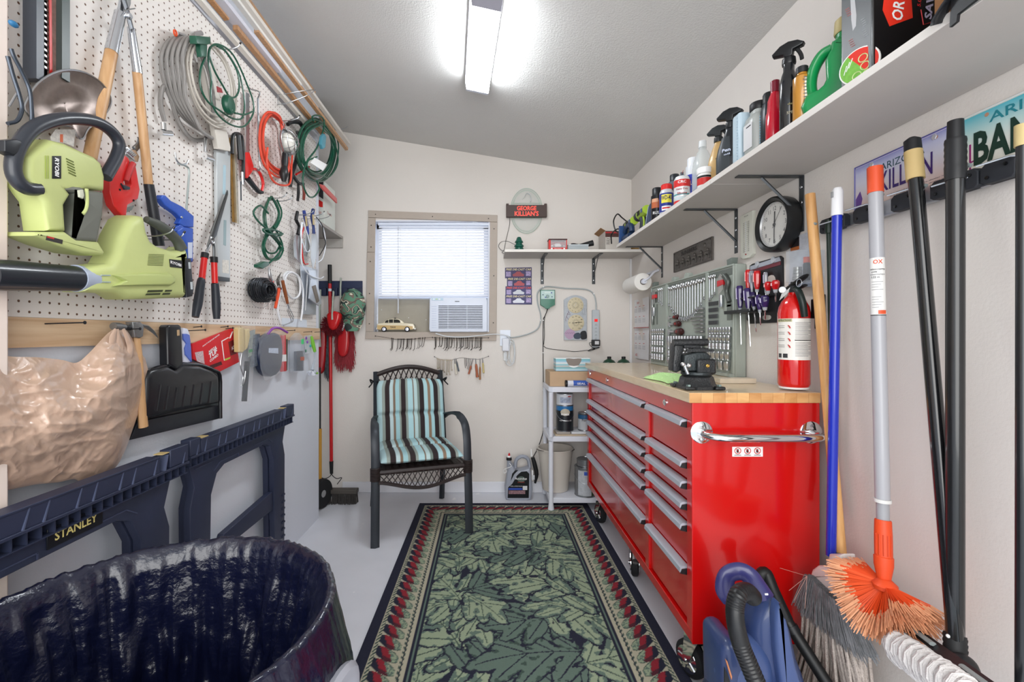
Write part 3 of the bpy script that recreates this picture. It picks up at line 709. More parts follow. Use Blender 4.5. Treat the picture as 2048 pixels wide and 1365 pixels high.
# ------- sawhorses folded against the left wall
def sawhorse(u0,u1,w,brand,label):
 t=T('sawhorse',label,'sawhorse','L',o=((u0+u1)/2,.005,w),group='folding sawhorses')
 SM=mat('2a3046',.48,var=.1,scale=8);zt=.862;ln=u1-u0
 X=lambda a:u0+a*ln
 tp=t.p('top_beam',MB().box((u0,zt-.055,w+.012),(u1,zt-.047,w+.058)).box((u0,zt-.047,w+.012),(u1,zt-.004,w+.018)).box((u0+.06,zt-.004,w+.012),(u1-.13,zt+.002,w+.055)),SM,bev=.0015)
 n=13
 for k in range(n):
  a=u0+.03+k*(ln-.06)/(n-1)
  t.p('rib',MB().bar((a-.018*(k%2),zt-.05,w+.04),(a+.018*((k+1)%2),zt-.003,w+.036),.0018,.017,(0,0,1)),mat('4a526c',.5),tp)
 g=MB().prism([(u0+.06,zt-.047),(u1-.13,zt-.047),(u1-.13,zt+.001),(u0+.06,zt+.001)],w+.048,w+.053)
 t.p('lip',g,SM,tp,bev=.001)
 for a,b in((u0,u0+.055),(u1-.085,u1)):
  t.p('end_block',MB().box((a,zt-.047,w+.018),(b,zt+.010,w+.054)),SM,tp,bev=.003)
 for a in(.08,.86):
  t.p('measuring_insert',MB().box((X(a),zt+.0021,w+.022),(X(a)+.04,zt+.0045,w+.05)),mat('c9b27c',.5),tp)
 g=MB()
 for k in range(26):a=u0+.01+k*(ln-.02)/25;g.box((a,zt-.085,w+.008),(a+.0035,zt-.0551,w+.048))
 g.box((u0,zt-.0875,w+.006),(u1,zt-.0851,w+.05));t.p('ribbed_underside',g,SM,tp,kind='stuff')
 for(w0,w1,nm,sh)in((w+.006,w+.030,'front_leg_frame',0),(w-.022,w+.002,'rear_leg_frame',.03)):
  L0,L1=u0+.04+sh*.5,u1-.06-sh*.2
  outer=[(L0,.006),(L0+.10,.006),(L0+.115,.63),(L0+.15,.70),(L0+.20,.722),(L1-.20,.722),(L1-.15,.70),(L1-.115,.63),(L1-.10,.006),(L1,.006),(L1+.005,.62),(L1-.018,.69),(L1+.01,zt-.09),(L0-.01,zt-.09),(L0+.018,.69),(L0-.005,.62)]
  fr=t.p(nm,MB().prism(outer,w0,w1,r=.003),SM)
  if nm[0]=='f':
   g=MB();z1=w1+.0016
   for a,b in(((L0+.13,.715),(L0+.17,.74)),((L0+.17,.74),(L0+.30,.74)),((L0+.30,.74),(L0+.30,.725)),((L1-.30,.74),(L1-.17,.74)),((L1-.17,.74),(L1-.13,.715)),((L0+.02,.755),(L0+.12,.755))):
    g.bar((a[0],a[1],w1),(b[0],b[1],w1),.0018,.0018,(0,0,1))
   t.p('raised_moulding',g,mat('3a4058',.45),fr)
   for lx in(L0+.016,L1-.016):
    for k in range(10):t.p('grip_rib',MB().box((lx-.014,.10+k*.035,w1-.001),(lx+.014,.108+k*.035,w1+.005)),SM,fr)
 t.p('folding_tray',MB().prism([(X(.25),.38),(X(.80),.38),(X(.78),.47),(X(.30),.44)],w-.002,w+.024,r=.003),SM)
 for a in(.16,.82):
  t.p('hinge_arm',MB().prism([(X(a)-.02,.33),(X(a)+.03,.33),(X(a)+.045,.62),(X(a)-.005,.62)],w+.002,w+.0055),SM)
 if brand:
  p0=L(127,1070,w+.031);p1=L(205,1015,w+.031);cu_,cv_=1.115,.772-.012
  lb=t.p('brand_plate',MB().box((cu_-.075,cv_-.024,w+.0302),(cu_+.075,cv_+.024,w+.0335)),mat('12141c',.35),bev=.001)
  t.p('lettering',MB().text('STANLEY',.021,(cu_,cv_,w+.0337),width=.115,bold=.02),mat('e8d98a',.5),lb,smooth=False)
sawhorse(1.545,2.37,.045,False,'navy plastic folding sawhorse standing farther along the left wall, without brand plate')
sawhorse(.68,1.50,.068,True,'navy plastic folding sawhorse with yellow lettered plate behind the trash can')
# ------- wall shelves and their brackets
SHM=mat('cfcac4',.5,var=.02);EDGE=mat('ded9d3',.45)
def shelf_board(name,label,a,b,grp=None):
 t=T(name,label,'shelf',group=grp);t.p('board',MB().box(a,b),mat('b9b4af',.55,var=.03,scale=4),bev=.0015)
 return t
bs=shelf_board('wall_shelf','short painted shelf on back wall holding the toy car box',(.121,3.24,1.832),(XR-.002,YB-.001,1.851))
bs.p('front_edging',MB().box((.121,3.2385,1.8322),(XR-.0165,3.2399,1.8508)),EDGE)
for ya,yb,lb in((1.702,2.945,'far half of long grey shelf on right wall, holding cans and spray bottles'),(.30,1.6995,'near half of long grey shelf on right wall, holding the green jug and black box')):
 s_=shelf_board('wall_shelf',lb,(.842,ya,1.8046),(XR-.001,yb,1.8235));s_.p('front_edging',MB().box((.8405,ya,1.8048),(.8419,yb,1.8233)),EDGE)
def bracket(label,M,ln=.245,dp=.20):
 t=T('shelf_bracket',label,'bracket',M=M,o=(0,0,0),group='black steel shelf brackets')
 S=mat('4a4d50',.42,.5);h=.0125
 g=MB().box((0.0005,-.001,-h),(.0035,-dp,h));v=t.p('wall_plate',g,S,bev=.001)
 t.p('shelf_plate',MB().box((.0036,-.0008,-h),(ln,-.0045,h)),S,bev=.001)
 t.p('brace',MB().tube([(.004,-dp*.72,0),(ln*.62,-.006,0)],.006,4,flat=(.5,1)),S)
 for z in(-.04,-.095,-.17):t.p('screw',MB().lathe([(.006,0),(.005,.002),(.0001,.003)],(.0035,z,0),(1,0,0),10),STEEL,v)
def MR(y,z):return Matrix(((-1,0,0,XR),(0,0,1,y),(0,1,0,z),(0,0,0,1)))
def MBk(x,z):return Matrix(((0,0,1,x),(-1,0,0,YB),(0,1,0,z),(0,0,0,1)))
for y,lb in((2.905,'dark steel bracket under the long shelf nearest the back wall'),(2.038,'dark steel bracket under the long shelf above the thermometer'),(1.612,'dark steel bracket under the long shelf crossing the round clock')):
 bracket(lb,MR(y,1.8043),.235)
bracket('dark steel bracket under back shelf, left one below toy car box',MBk(.425,1.8318));bracket('dark steel bracket under back shelf, right one above power strip',MBk(.828,1.8318))
ORD='first second third fourth fifth sixth seventh eighth ninth tenth eleventh twelfth thirteenth fourteenth fifteenth sixteenth seventeenth eighteenth nineteenth twentieth'.split()+['twenty-'+q for q in 'first second third fourth fifth sixth seventh eighth ninth'.split()]+['thirtieth']
# ------- helpers for things on walls
def pbx(fr,x0,y0,x1,y1,w0,w1):
 a=PJ[fr](x0,y0,w1);b=PJ[fr](x1,y1,w1);return(min(a[0],b[0]),min(a[1],b[1]),w0),(max(a[0],b[0]),max(a[1],b[1]),w1)
def ppoly(fr,q,w0,w1,r=0,smooth=0,both=False,g=None):
 P=[PJ[fr](x,y,w1)[:2]for x,y in q]
 if smooth:P=sm2(P,smooth)
 return(g or MB()).prism(P,w0,w1,r=r,both=both)
def can(t,name,c,R_,h,mats,prof=None,parent=None,n=28,label=None):
 g=MB().lathe(prof or[(R_*.96,0),(R_,.003),(R_,h-.003),(R_*.96,h)],c,n=n);return t.p(name,g,mats,parent,label=label)
def band(c,R_,z0,z1,n=28,a0=0,a1=2*PI,e=.0006):
 g=MB();m=max(3,int(n*(a1-a0)/(2*PI)))
 return g.grid(lambda i,j:(c[0]+(R_+e)*math.cos(a0+(a1-a0)*i),c[1]+(R_+e)*math.sin(a0+(a1-a0)*i),z0+(z1-z0)*j),m,1)
# ------- air conditioner
ac=T('window_air_conditioner','white louvred air conditioner set in the lower right of the window','air conditioner','B')
ACW=mat('dfe6f4',.4);(a,b)=pbx('B',858,594.5,974.5,666,-.0,.05)
au0,au1,av0,av1=a[0],b[0],wz0+.0125,b[1]
ac.p('rear_case',MB().box((au0+.012,av0+.001,-.075),(au1-.012,av1-.012,.0)),mat('c9ced8',.5))
ac.p('front_bezel',MB().prism([(au0+.008,av0),(au1-.002,av0),(au1,av0+.01),(au1,av1-.03),(au1-.01,av1-.004),(au0+.02,av1),(au0+.004,av1-.016),(au0,av0+.02)],.0005,.045,r=.006),ACW)
gu0,gu1=B(877,0,.045)[0],B(965,0,.045)[0];gv0,gv1=B(0,658,.045)[1],B(0,611,.045)[1]
ac.p('grille_recess',MB().box((gu0,gv0,.0452),(gu1,gv1,.0458)),mat('3a3f48',.7))
for i in range(15):
 v=gv0+(gv1-gv0)*i/14;ac.p('louvre',MB().box((gu0-.002,v-.0038,.0459),(gu1+.002,v+.0038,.0515)),ACW,bev=.001)
for u in(B(896,0,.05)[0],B(934,0,.05)[0]):ac.p('grille_mullion',MB().box((u-.0015,gv0,.0516),(u+.0015,gv1,.053)),ACW)
for i in range(10):
 v=gv0+.01+(gv1-gv0-.02)*i/9;ac.p('side_vent_line',MB().box((B(863,0,.05)[0],v-.001,.0452),(B(873,0,.05)[0],v+.001,.0465)),mat('b9c4de',.5))
ac.p('control_strip',MB().box((au0+.02,av1-.026,.0452),(au0+.11,av1-.006,.047)),mat('b9d4e6',.3),bev=.001)
for k in range(3):ac.p('button',MB().box((au0+.03+k*.022,av1-.021,.0471),(au0+.044+k*.022,av1-.012,.0485)),[mat('e9eef5',.3),mat('c9d8a8',.4),WHT2][k])
ac.p('badge',MB().box((au0+.20,av1-.036,.0452),(au0+.235,av1-.031,.0465)),BLACKM)
ac.p('side_curtain_frame',MB().box((au1+.003,av0,-.07),(au1+.010,av1,.02)),ACW)
# ------- model taxi on the sill
tx=T('model_taxi','cream and tan vintage TAXI model car parked on the window sill','model car','B',o=(B(792,0,.03)[0],wz0+.0125,-.03))
u0=B(753,0,-.0)[0];L_=B(831,0,0)[0]-u0;s0=wz0+.0125
def cx(a):return u0+a*L_
CR,TN=mat('e6dcc2',.25,coat=.5),mat('c9aa72',.3,coat=.4)
body=[(0,.022),(.01,.058),(.03,.066),(.18,.070),(.62,.072),(.80,.068),(.93,.064),(.97,.05),(.985,.022),(.88,.016),(.08,.016)]
tx.p('body',MB().prism([(cx(a),s0+z)for a,z in body],-.075,.0,r=.006,both=True),CR)
tx.p('side_panel',MB().prism([(cx(.02),s0+.02),(cx(.93),s0+.02),(cx(.93),s0+.045),(cx(.6),s0+.05),(cx(.02),s0+.052)],-.001,.0012),TN,label='tan lower side panel')
roof=[(.16,.068),(.22,.088),(.30,.100),(.42,.104),(.56,.102),(.64,.090),(.70,.070)]
tx.p('cabin',MB().prism([(cx(a),s0+z)for a,z in roof],-.070,-.006,r=.005,both=True),CR)
GL=mat('2a2a28',.15)
for q in([(.20,.072),(.235,.088),(.30,.096),(.30,.072)],[(.315,.072),(.315,.097),(.42,.099),(.42,.072)],[(.435,.072),(.435,.099),(.55,.097),(.60,.088),(.61,.072)]):
 tx.p('side_window',MB().prism([(cx(a),s0+z)for a,z in q],-.0059,-.0045),GL)
for a in(.20,.79):
 w_=tx.p('wheel',MB().lathe([(.004,0),(.018,0),(.0205,.003),(.0205,.012),(.018,.014),(.004,.014)],(cx(a),s0+.0206,.0),(0,0,1),24),RUBBER)
 tx.p('hubcap',MB().lathe([(.014,0),(.012,.002),(.0001,.003)],(cx(a),s0+.0206,.0141),(0,0,1),20),mat('dfe2ee',.2,.4),w_)
for a in(-.012,.972):tx.p('bumper',MB().box((cx(a),s0+.018,-.076),(cx(a)+.009,s0+.03,.004)),CHROME,bev=.002)
tx.p('roof_light',MB().box((cx(.43),s0+.1045,-.045),(cx(.47),s0+.112,-.03)),BLKG,bev=.001)
tx.p('headlamp',MB().lathe([(.008,0),(.006,.003),(.0001,.005)],(cx(.965),s0+.052,-.012),(1,0,0),14),CHROME)
tx.p('lettering',MB().text('TAXI',.012,(cx(.42),s0+.037,.0014),width=.042,bold=.03),BLK,smooth=False)
# ------- wires with hanging keys
def wire(label,ptsq,sag=.004):
 t=T('hanging_wire',label,'wire','B');P=[]
 for(x,y)in ptsq:u,v,_=B(x,y,.022);P.append((u,v,.022))
 t.p('strand',MB().tube(P,.0011,5,k=3),BLKG)
 for q in(ptsq[0],ptsq[-1]):u,v,_=B(q[0],q[1],.022);t.p('nail',MB().cyl((u,v,.0165 if y<690 else .0005),(u,v,.026),.0012,n=6).lathe([(.004,0),(.004,.0015),(.001,.002)],(u,v,.026),(0,0,1),10),BLKG)
wa=[(751,672.5),(770,675),(792,679),(820,679),(840,677),(865,675)]
wb=[(865.5,675.5),(890,677),(920,677.5),(950,676.5),(977,676)]
wc=[(869,714),(880,719),(905,720),(922,716),(940,718),(960,719),(977,713)]
wire('thin black wire nailed under left half of window, holding hex keys',wa);wire('thin black wire nailed under right half of window, holding hex keys',wb);wire('lower thin black wire beside the chair back, holding keys and small tools',wc)
def ywire(w,x):
 for(a,b)in zip(w,w[1:]):
  if a[0]<=x<=b[0]:return a[1]+(b[1]-a[1])*(x-a[0])/(b[0]-a[0])
 return w[-1][1]
def hexkey(x,y,ln,th,ang,dark,lab,grp):
 u,v,_=B(x,y,.03);m=[mat('4b453f',.4,.6),mat('8a857e',.35,.8),mat('2a2725',.5,.3)][dark]
 s_,c_=math.sin(ang),math.cos(ang)
 g=MB().tube([(u,v+.004,.0242),(u+s_*ln,v-ln*c_,.026),(u+s_*ln-.004,v-ln*c_-.006,.028),(u+s_*ln-.012,v-ln*c_-.012,.030)],th,6)
 g.tube([(u+math.cos(a)*.004,v+math.sin(a)*.004+.001,.0225)for a in[2*PI*k/8 for k in range(8)]],.0009,4,closed=True)
 solo('hex_key',lab,'key',g,m,'B',group=grp)
r2=random.Random(5)
xs_l=[783,786,795,797,800,803,806,808,814,816,819,822,824,830,837,840,845,850]
for i,x in enumerate(xs_l):
 hexkey(x,ywire(wa,x),r2.uniform(.055,.085)*(.8 if i>14 else 1),r2.uniform(.0011,.0026),r2.uniform(-.12,.05)-(.25 if i==17 else 0),r2.choice([0,0,1,2]),'%s L-shaped steel key from the left on the wire under left half of window'%ORD[i],'hex keys on the left wire')
xs_r=[870,873,879,885,890,893,895,898,900,903,905,908,913,916,919,922,924,927,931,934,936,940,943,946,951,954,957,960,962,964]
for i,x in enumerate(xs_r):
 hexkey(x,ywire(wb,x),r2.uniform(.055,.085),r2.uniform(.0014,.003),r2.uniform(-.1,.06),r2.choice([0,2,2,1,0]),'%s L-shaped steel key from the left on the wire under right half of window'%ORD[i],'hex keys on the right wire')
def small_tool(x,ln,hl,hc,lab,ang=0,w=.003,hw=.005,head='shaft'):
 y=ywire(wc,x);u,v,_=B(x,y,.03);t=T('small_hand_tool',lab,'tool','B',o=(u,v-ln,.026));s_,c_=math.sin(ang),math.cos(ang)
 P=lambda d,k=0:(u+s_*d+c_*k,v-c_*d+s_*k,.028)
 t.p('hanging_loop',MB().tube([(u+math.cos(a)*.005,v+math.sin(a)*.005,.0235)for a in[2*PI*k/10 for k in range(10)]],.001,4,closed=True),STEEL)
 t.p('shaft',MB().tube([P(.004),P(ln-hl)],w,6),STEEL)
 if hl:t.p('handle',MB().tube([P(ln-hl),P(ln-hl*.8),P(ln-hl*.4),P(ln-.003),P(ln)],[hw*.7,hw,hw*.85,hw*1.1,hw*.5],10),hc)
BRN=mat('a4552f',.4,coat=.3)
small_tool(946,.125,.07,BRN,'small tool with short reddish brown handle on lower wire, leftmost of the wooden ones',-.28,hw=.0075)
small_tool(951,.145,.105,BRN,'small tool with thick reddish brown handle on lower wire, second of the wooden ones',.10,hw=.0105)
small_tool(960,.16,.10,mat('9a6537',.4),'small tool with long slim brown handle on lower wire beside the yellow one',0,hw=.0075)
small_tool(965,.115,.08,mat('c9b87e',.4),'small tool with pale yellow handle, rightmost on lower wire',.08,hw=.0075)
small_tool(909,.12,.085,mat('ded9c9',.4),'cream marker pen with red tip hanging on lower wire',.12,hw=.007)
small_tool(912,.10,.08,mat('4b545e',.4),'slate grey slim pocket tool behind the cream marker on lower wire',.22,hw=.006)
for i,x in enumerate([875,878,881,885,888,893,896,899,903]):
 y=ywire(wc,x);u,v,_=B(x,y,.03);ln=r2.uniform(.07,.125)
 g=MB().box((u-.0025,v-ln,.026),(u+.0025,v,.028));g.lathe([(.002,0),(.007,0),(.007,.002),(.002,.002)],(u,v-.006,.0282),(0,0,1),12);g.box((u+.0025,v-ln,.026),(u+.008,v-ln+.012,.028))
 solo('old_key',ORD[i]+' flat steel key from the left in the bunch above chair back','key',g,mat('7d7468',.4,.8),'B',group='keys bunched on the lower wire')
for i,x in enumerate([929,931,933,936,938,941]):
 y=ywire(wc,x);u,v,_=B(x,y,.03);ln=r2.uniform(.05,.10)
 g=MB().tube([(u,v+.003,.024),(u+.004,v-ln*.6,.03),(u+.010*r2.uniform(-1,1),v-ln,.028)],.0017,5)
 solo('steel_ring_pin',ORD[i]+' slim steel pin from the left beside the wooden handles','pin',g,STEEL,'B',group='pins bunched on the lower wire')
# ------- outlet, cords, power strip
ot=T('wall_outlet','white duplex outlet plate on the back wall right of the window','outlet','B')
a,b=pbx('B',1000,660.5,1021,692.5,.0005,.006);ot.p('cover_plate',MB().box(a,b),mat('dfe6f2',.3),bev=.002);mu=(a[0]+b[0])/2
ot.p('receptacle',MB().box((mu-.016,a[1]+.012,.0062),(mu+.016,a[1]+.05,.0085)),WHT2,bev=.002)
pl=T('air_conditioner_cord','white power cord with boxy plug coiled below the wall outlet','cord','B')
a,b=pbx('B',1004.5,677,1018.5,703,.009,.045);pl.p('plug_block',MB().box(a,b),mat('d9dce4',.35),bev=.006)
g=MB().tube(pts('B',[(871,667.2,.056),(880,670,.05),(895,673.5,.04),(925,674.5,.036),(955,672,.036),(985,669,.036),(1000,669.5,.04),(1010,671,.05),(1018,676,.05),(1022,690,.04)]),.0042,8,k=4)
g.tube(pts('B',[(1010,703,.03),(1010,715,.03),(1014,728,.03),(1021,731,.03),(1028,724,.03),(1030,708,.03),(1028,686,.03),(1023,679,.03),(1018,682,.035),(1018,700,.04),(1020,720,.04),(1024,728,.035),(1028,715,.035),(1028,695,.04),(1023,684,.045),(1020,690,.045),(1017,715,.045),(1013,722,.04),(1012,704,.038)]),.0036,8,k=5)
pl.p('flex',g,mat('d6dadd',.4));a,b=pbx('B',1007,706,1014,722,.022,.04);pl.p('plug_prongs_cover',MB().box(a,b),CLEAR2,bev=.003)
ps=T('power_strip','grey power strip mounted vertically on the back wall with red lit switch','power strip','B')
a,b=pbx('B',1185,620,1199,697,.0005,.03);ps.p('body',MB().box(a,b),mat('b9bfc4',.4),bev=.004);pu=(a[0]+b[0])/2
ps.p('switch',MB().box((pu-.012,B(0,644,.03)[1],.0302),(pu+.012,B(0,638.5,.03)[1],.034)),mat('d8191a',.3,emit=.6),bev=.001)
for k in range(6):
 v=B(0,650+k*7,.03)[1];g=MB()
 for du in(-.006,.005):g.box((pu+du-.001,v-.005,.0301),(pu+du+.001,v+.001,.0306))
 g.cyl((pu,v+.006,.0301),(pu,v+.006,.0306),.0018,n=8);ps.p('socket',g,BLKG)
g=MB().tube(pts('B',[(1192,621,.02),(1192,606,.012),(1188,590,.01),(1178,581,.01),(1160,578,.01),(1130,577,.01),(1105,574,.01),(1090,574,.01),(1078,581,.01),(1074,592,.01),(1076,610,.01),(1081,628,.01),(1081,644,.01),(1075,658,.01),(1060,667,.01),(1040,673,.01),(1022,675.5,.016),(1012,671.5,.02)]),.0052,8,k=4)
ps.p('cord',g,mat('aeb4b6',.5))
g=MB()
for x,y in((1087,574),(1188,588),(1081,641)):u,v,_=B(x,y,.016);ps.p('cable_clip',MB().ball((u,v,.013),.006,(1,1,.8),10,6),WHT2)
ad=T('power_adapter','black plug-in adapter with knotted lead at the bottom of the power strip','adapter','B')
a,b=pbx('B',1184.5,680,1200.5,692.5,.0345,.07);ad.p('body',MB().box(a,b),BLK,bev=.004);ad.p('rating_label',MB().box((a[0]+.02,a[1]+.012,.0701),(b[0]-.01,b[1]-.01,.0705)),mat('d4d4d6',.5))
g=MB().tube(pts('B',[(1185,686,.05),(1179,686,.05),(1180,691,.045),(1187,696,.04),(1199,695,.03),(1192,698,.03),(1182,702,.03),(1176,702,.03),(1184,698,.02),(1190,698,.02),(1178,701,.01),(1172,701,.008),(1158,703,.006),(1146,703.5,.006),(1130,701.5,.006),(1105,699,.006),(1092,696,.006),(1087,692,.006)]),.0022,6,k=4);ad.p('lead',g,BLKG)
sc=T('sprinkler_controller','small green irrigation timer box on the back wall with dial screen','controller','B')
sc.p('case',ppoly('B',[(1081,580),(1110,580),(1110,610),(1101,615),(1098,618),(1092,618),(1089,615),(1081,610)],.0005,.035,r=.003),mat('4f8270',.4))
a,b=pbx('B',1082,581.5,1109,598.5,.0355,.037);sc.p('control_panel',MB().box(a,b),mat('b7d0cc',.35),bev=.001)
a2,b2=pbx('B',1089,584,1102,587,.0372,.038);sc.p('display',MB().box(a2,b2),mat('cfe2dc',.2))
u,v,_=B(1095,593,.0375);sc.p('dial',MB().lathe([(.013,0),(.013,.003),(.010,.006),(.0001,.006)],(u,v,.0372),(0,0,1),20),mat('8fa8a5',.4))
for x,y,h in((1091,595,'3b4ba0'),(1103,586,'2b3f96'),(1086,590,'54707e'),(1104,594,'54707e')):u,v,_=B(x,y,.0375);sc.p('button',MB().box((u-.005,v-.004,.0372),(u+.005,v+.004,.0385)),mat(h,.4))
for x in(1090,1101):u,v,_=B(x,616.5,.0355);sc.p('screw',MB().lathe([(.004,0),(.003,.0015),(.0001,.002)],(u,v,.02),(0,0,1),8),WHT2)
g=MB().tube(pts('B',[(1095,618,.02),(1093,625,.012),(1089,634,.008),(1086.5,642,.007),(1086,690,.007),(1086.5,760,.007),(1087,850,.007),(1083,876,.007),(1074,900,.007),(1066,915,.008)]),.0032,6,k=4)
g.tube(pts('B',[(1096,618,.024),(1091,630,.016),(1088.5,642,.012),(1088.8,670,.01),(1087.5,690,.011)]),.0022,6,k=4);sc.p('cable',g,BLK)
for y in(641,706,781):u,v,_=B(1086.3,y,.01);sc.p('cable_clip',MB().box((u-.006,v-.0025,.0005),(u+.006,v+.0025,.014)),WHT2)
# ------- plaque with clock and thermometer dials
pq=T('clock_thermometer_plaque','arched pale stone plaque with cream clock dial above a thermometer dial','clock','B')
pq.p('slab',ppoly('B',[(1128,681),(1128,600),(1134,595.5),(1142,592),(1151,590.5),(1160,592),(1168,595),(1174,600),(1174,681)],.0005,.016,r=.003),mat('b4b9bf',.6,var=.12,scale=30,bump=.3))
def dial(cx_,cy_,R_,temp):
 u,v,_=B(cx_,cy_,.018);d=pq.p('dial',MB().lathe([(R_,0),(R_,.003),(R_*.97,.004),(.0001,.004)],(u,v,.0162),(0,0,1),36),mat('cfc3a4',.5))
 g=MB()
 for k in range(12):
  a=PI/2-2*PI*k/12;s=str(k or 12)if not temp else('40','60','80','','100','120','','0','','20','','20')[k]
  if s:g.text(s,R_*.16,(u+math.cos(a)*R_*.8,v+math.sin(a)*R_*.8,.0204))
 for k in range(24):
  a=2*PI*k/24;g.bar((u+math.cos(a)*R_*.26,v+math.sin(a)*R_*.26,.0205),(u+math.cos(a)*R_*(.44 if k%2 else .5),v+math.sin(a)*R_*(.44 if k%2 else .5),.0205),.0006,.0002)
 pq.p('numerals',g,mat('4a463f',.6),d,smooth=False)
 if temp:pq.p('pointer',MB().bar((u-R_*.5,v-.002,.0215),(u+R_*.75,v+.005,.0215),.0016,.0008).lathe([(.004,0),(.004,.002),(.0001,.002)],(u,v,.021),(0,0,1),12),BLKG,d)
 else:pq.p('hands',MB().bar((u,v,.0215),(u+.004,v+R_*.3,.0215),.001,.0006).bar((u,v,.0215),(u-.012,v-.006,.0215),.001,.0006),STEEL,d)
dial(1151,611,.062,False);dial(1152,646,.063,True)
def decal(nm,q,h,sm=3,w=.0166):pq.p(nm,ppoly('B',q,.0161,w,smooth=sm),mat(h,.6))
decal('painted_pot',[(1129,668),(1133,661),(1140,658),(1147,661),(1151,668),(1147,675),(1140,679),(1133,676)],'b69bb4');decal('painted_pot',[(1147,672),(1151,667),(1158,666),(1162,672),(1159,678),(1150,678)],'3f4a5a',w=.0172)
decal('painted_vase',[(1160,672),(1162,664),(1170,662),(1173,666),(1174,676),(1170,679),(1163,679)],'1d2026',w=.0170)
g=MB()
for k in range(5):
 u,v,_=B(1131+k*4,667,.017);g.tube([(u-.008,v-.003,.0169),(u,v+.007,.0169),(u+.008,v-.003,.0169)],.0007,4)
pq.p('zigzag_band',g,mat('6b3f74',.6));g=MB()
for P in([(1137,624),(1134,631),(1131,640)],[(1134,628),(1141,630)],[(1133,633),(1137,640)],[(1136,622),(1140,628)],[(1131,640),(1132,643)]):g.tube(pts('B',P,.0168),.0011,4)
g.m=1
for P in([(1165,620),(1165,628),(1172,630)],[(1169,617),(1169,628)],[(1173,618),(1172,625)]):g.tube(pts('B',P,.0168),.0009,4)
pq.p('painted_figure',g,[mat('7a3f5a',.6),mat('8f979d',.6)])
# ------- neon style sign
ns=T('wall_sign','oval glass bar sign with dark plate and red lettering, over back shelf','sign','B')
def oval(cx_,cy_,rx,ry,w,n=40,t0=0,t1=2*PI):return[B(cx_+rx*math.cos(t0+(t1-t0)*k/n),cy_-ry*math.sin(t0+(t1-t0)*k/n),w)for k in range(n+1)]
ns.p('glass_oval',MB().prism([p[:2]for p in oval(1053,422,32,45,.012)[:-1]],.010,.016),mat('dfe6e2',.08,alpha=.16))
g=MB();g.tube(oval(1053,422,28.5,41,.018,24,.18,PI-.18),.0012,6);g.tube(oval(1053,422,28.5,41,.018,24,PI+.30,2*PI-.30),.0012,6)
g.tube(pts('B',[(1025,407),(1081,407)],.018),.0012,6);g.tube(pts('B',[(1026,436.5),(1080,436.5)],.018),.0012,6)
g.tube(oval(1053,422,32,45,.013)[:-1],.0016,6,closed=True);ns.p('green_outline',g,mat('8fb8a4',.3))
ns.p('horse_head_emblem',MB().tube(pts('B',[(1044,399),(1049,395),(1051,389),(1055,387),(1060,390),(1062,397),(1061,404)],.018),[.002,.004,.006,.008,.009,.010,.011],8,k=4,flat=(1,.4)),mat('e8ebee',.3,alpha=.8))
a,b=pbx('B',1012.5,410,1094,434,.017,.05);sb=ns.p('sign_box',MB().box(a,b),mat('4a3a36',.5),bev=.003)
for x,y in((1015,408.5),(1091.5,408.5)):u,v,_=B(x,y,.05);ns.p('corner_lug',MB().box((u-.01,v-.006,.02),(u+.01,v+.006,.046)),mat('4a3a36',.5),bev=.002)
NEO=mat('ff4a3c',.4,emit=.7);mu=(a[0]+b[0])/2;hv=b[1]-a[1]
ns.p('lettering',MB().text('GEORGE',hv*.36,(mu,a[1]+hv*.72,.0505),width=.15,bold=.015),NEO,sb,smooth=False);ns.p('lettering',MB().text("KILLIAN'S",hv*.40,(mu,a[1]+hv*.28,.0505),width=.185,bold=.015),NEO,sb,smooth=False)
ns.p('power_lead',MB().tube(pts('B',[(1020,434,.03),(1019,450,.01),(1015,468,.008),(1012,480,.01),(1008,500,.008),(1004,505,.01),(1009,508,.012)]),.0018,6,k=4).tube(pts('B',[(1030,490,.25),(1015,483,.12),(1003,484,.02),(997,492,.012),(1002,500,.01),(1008,502,.01)]),.0018,6,k=4),BLACKM)
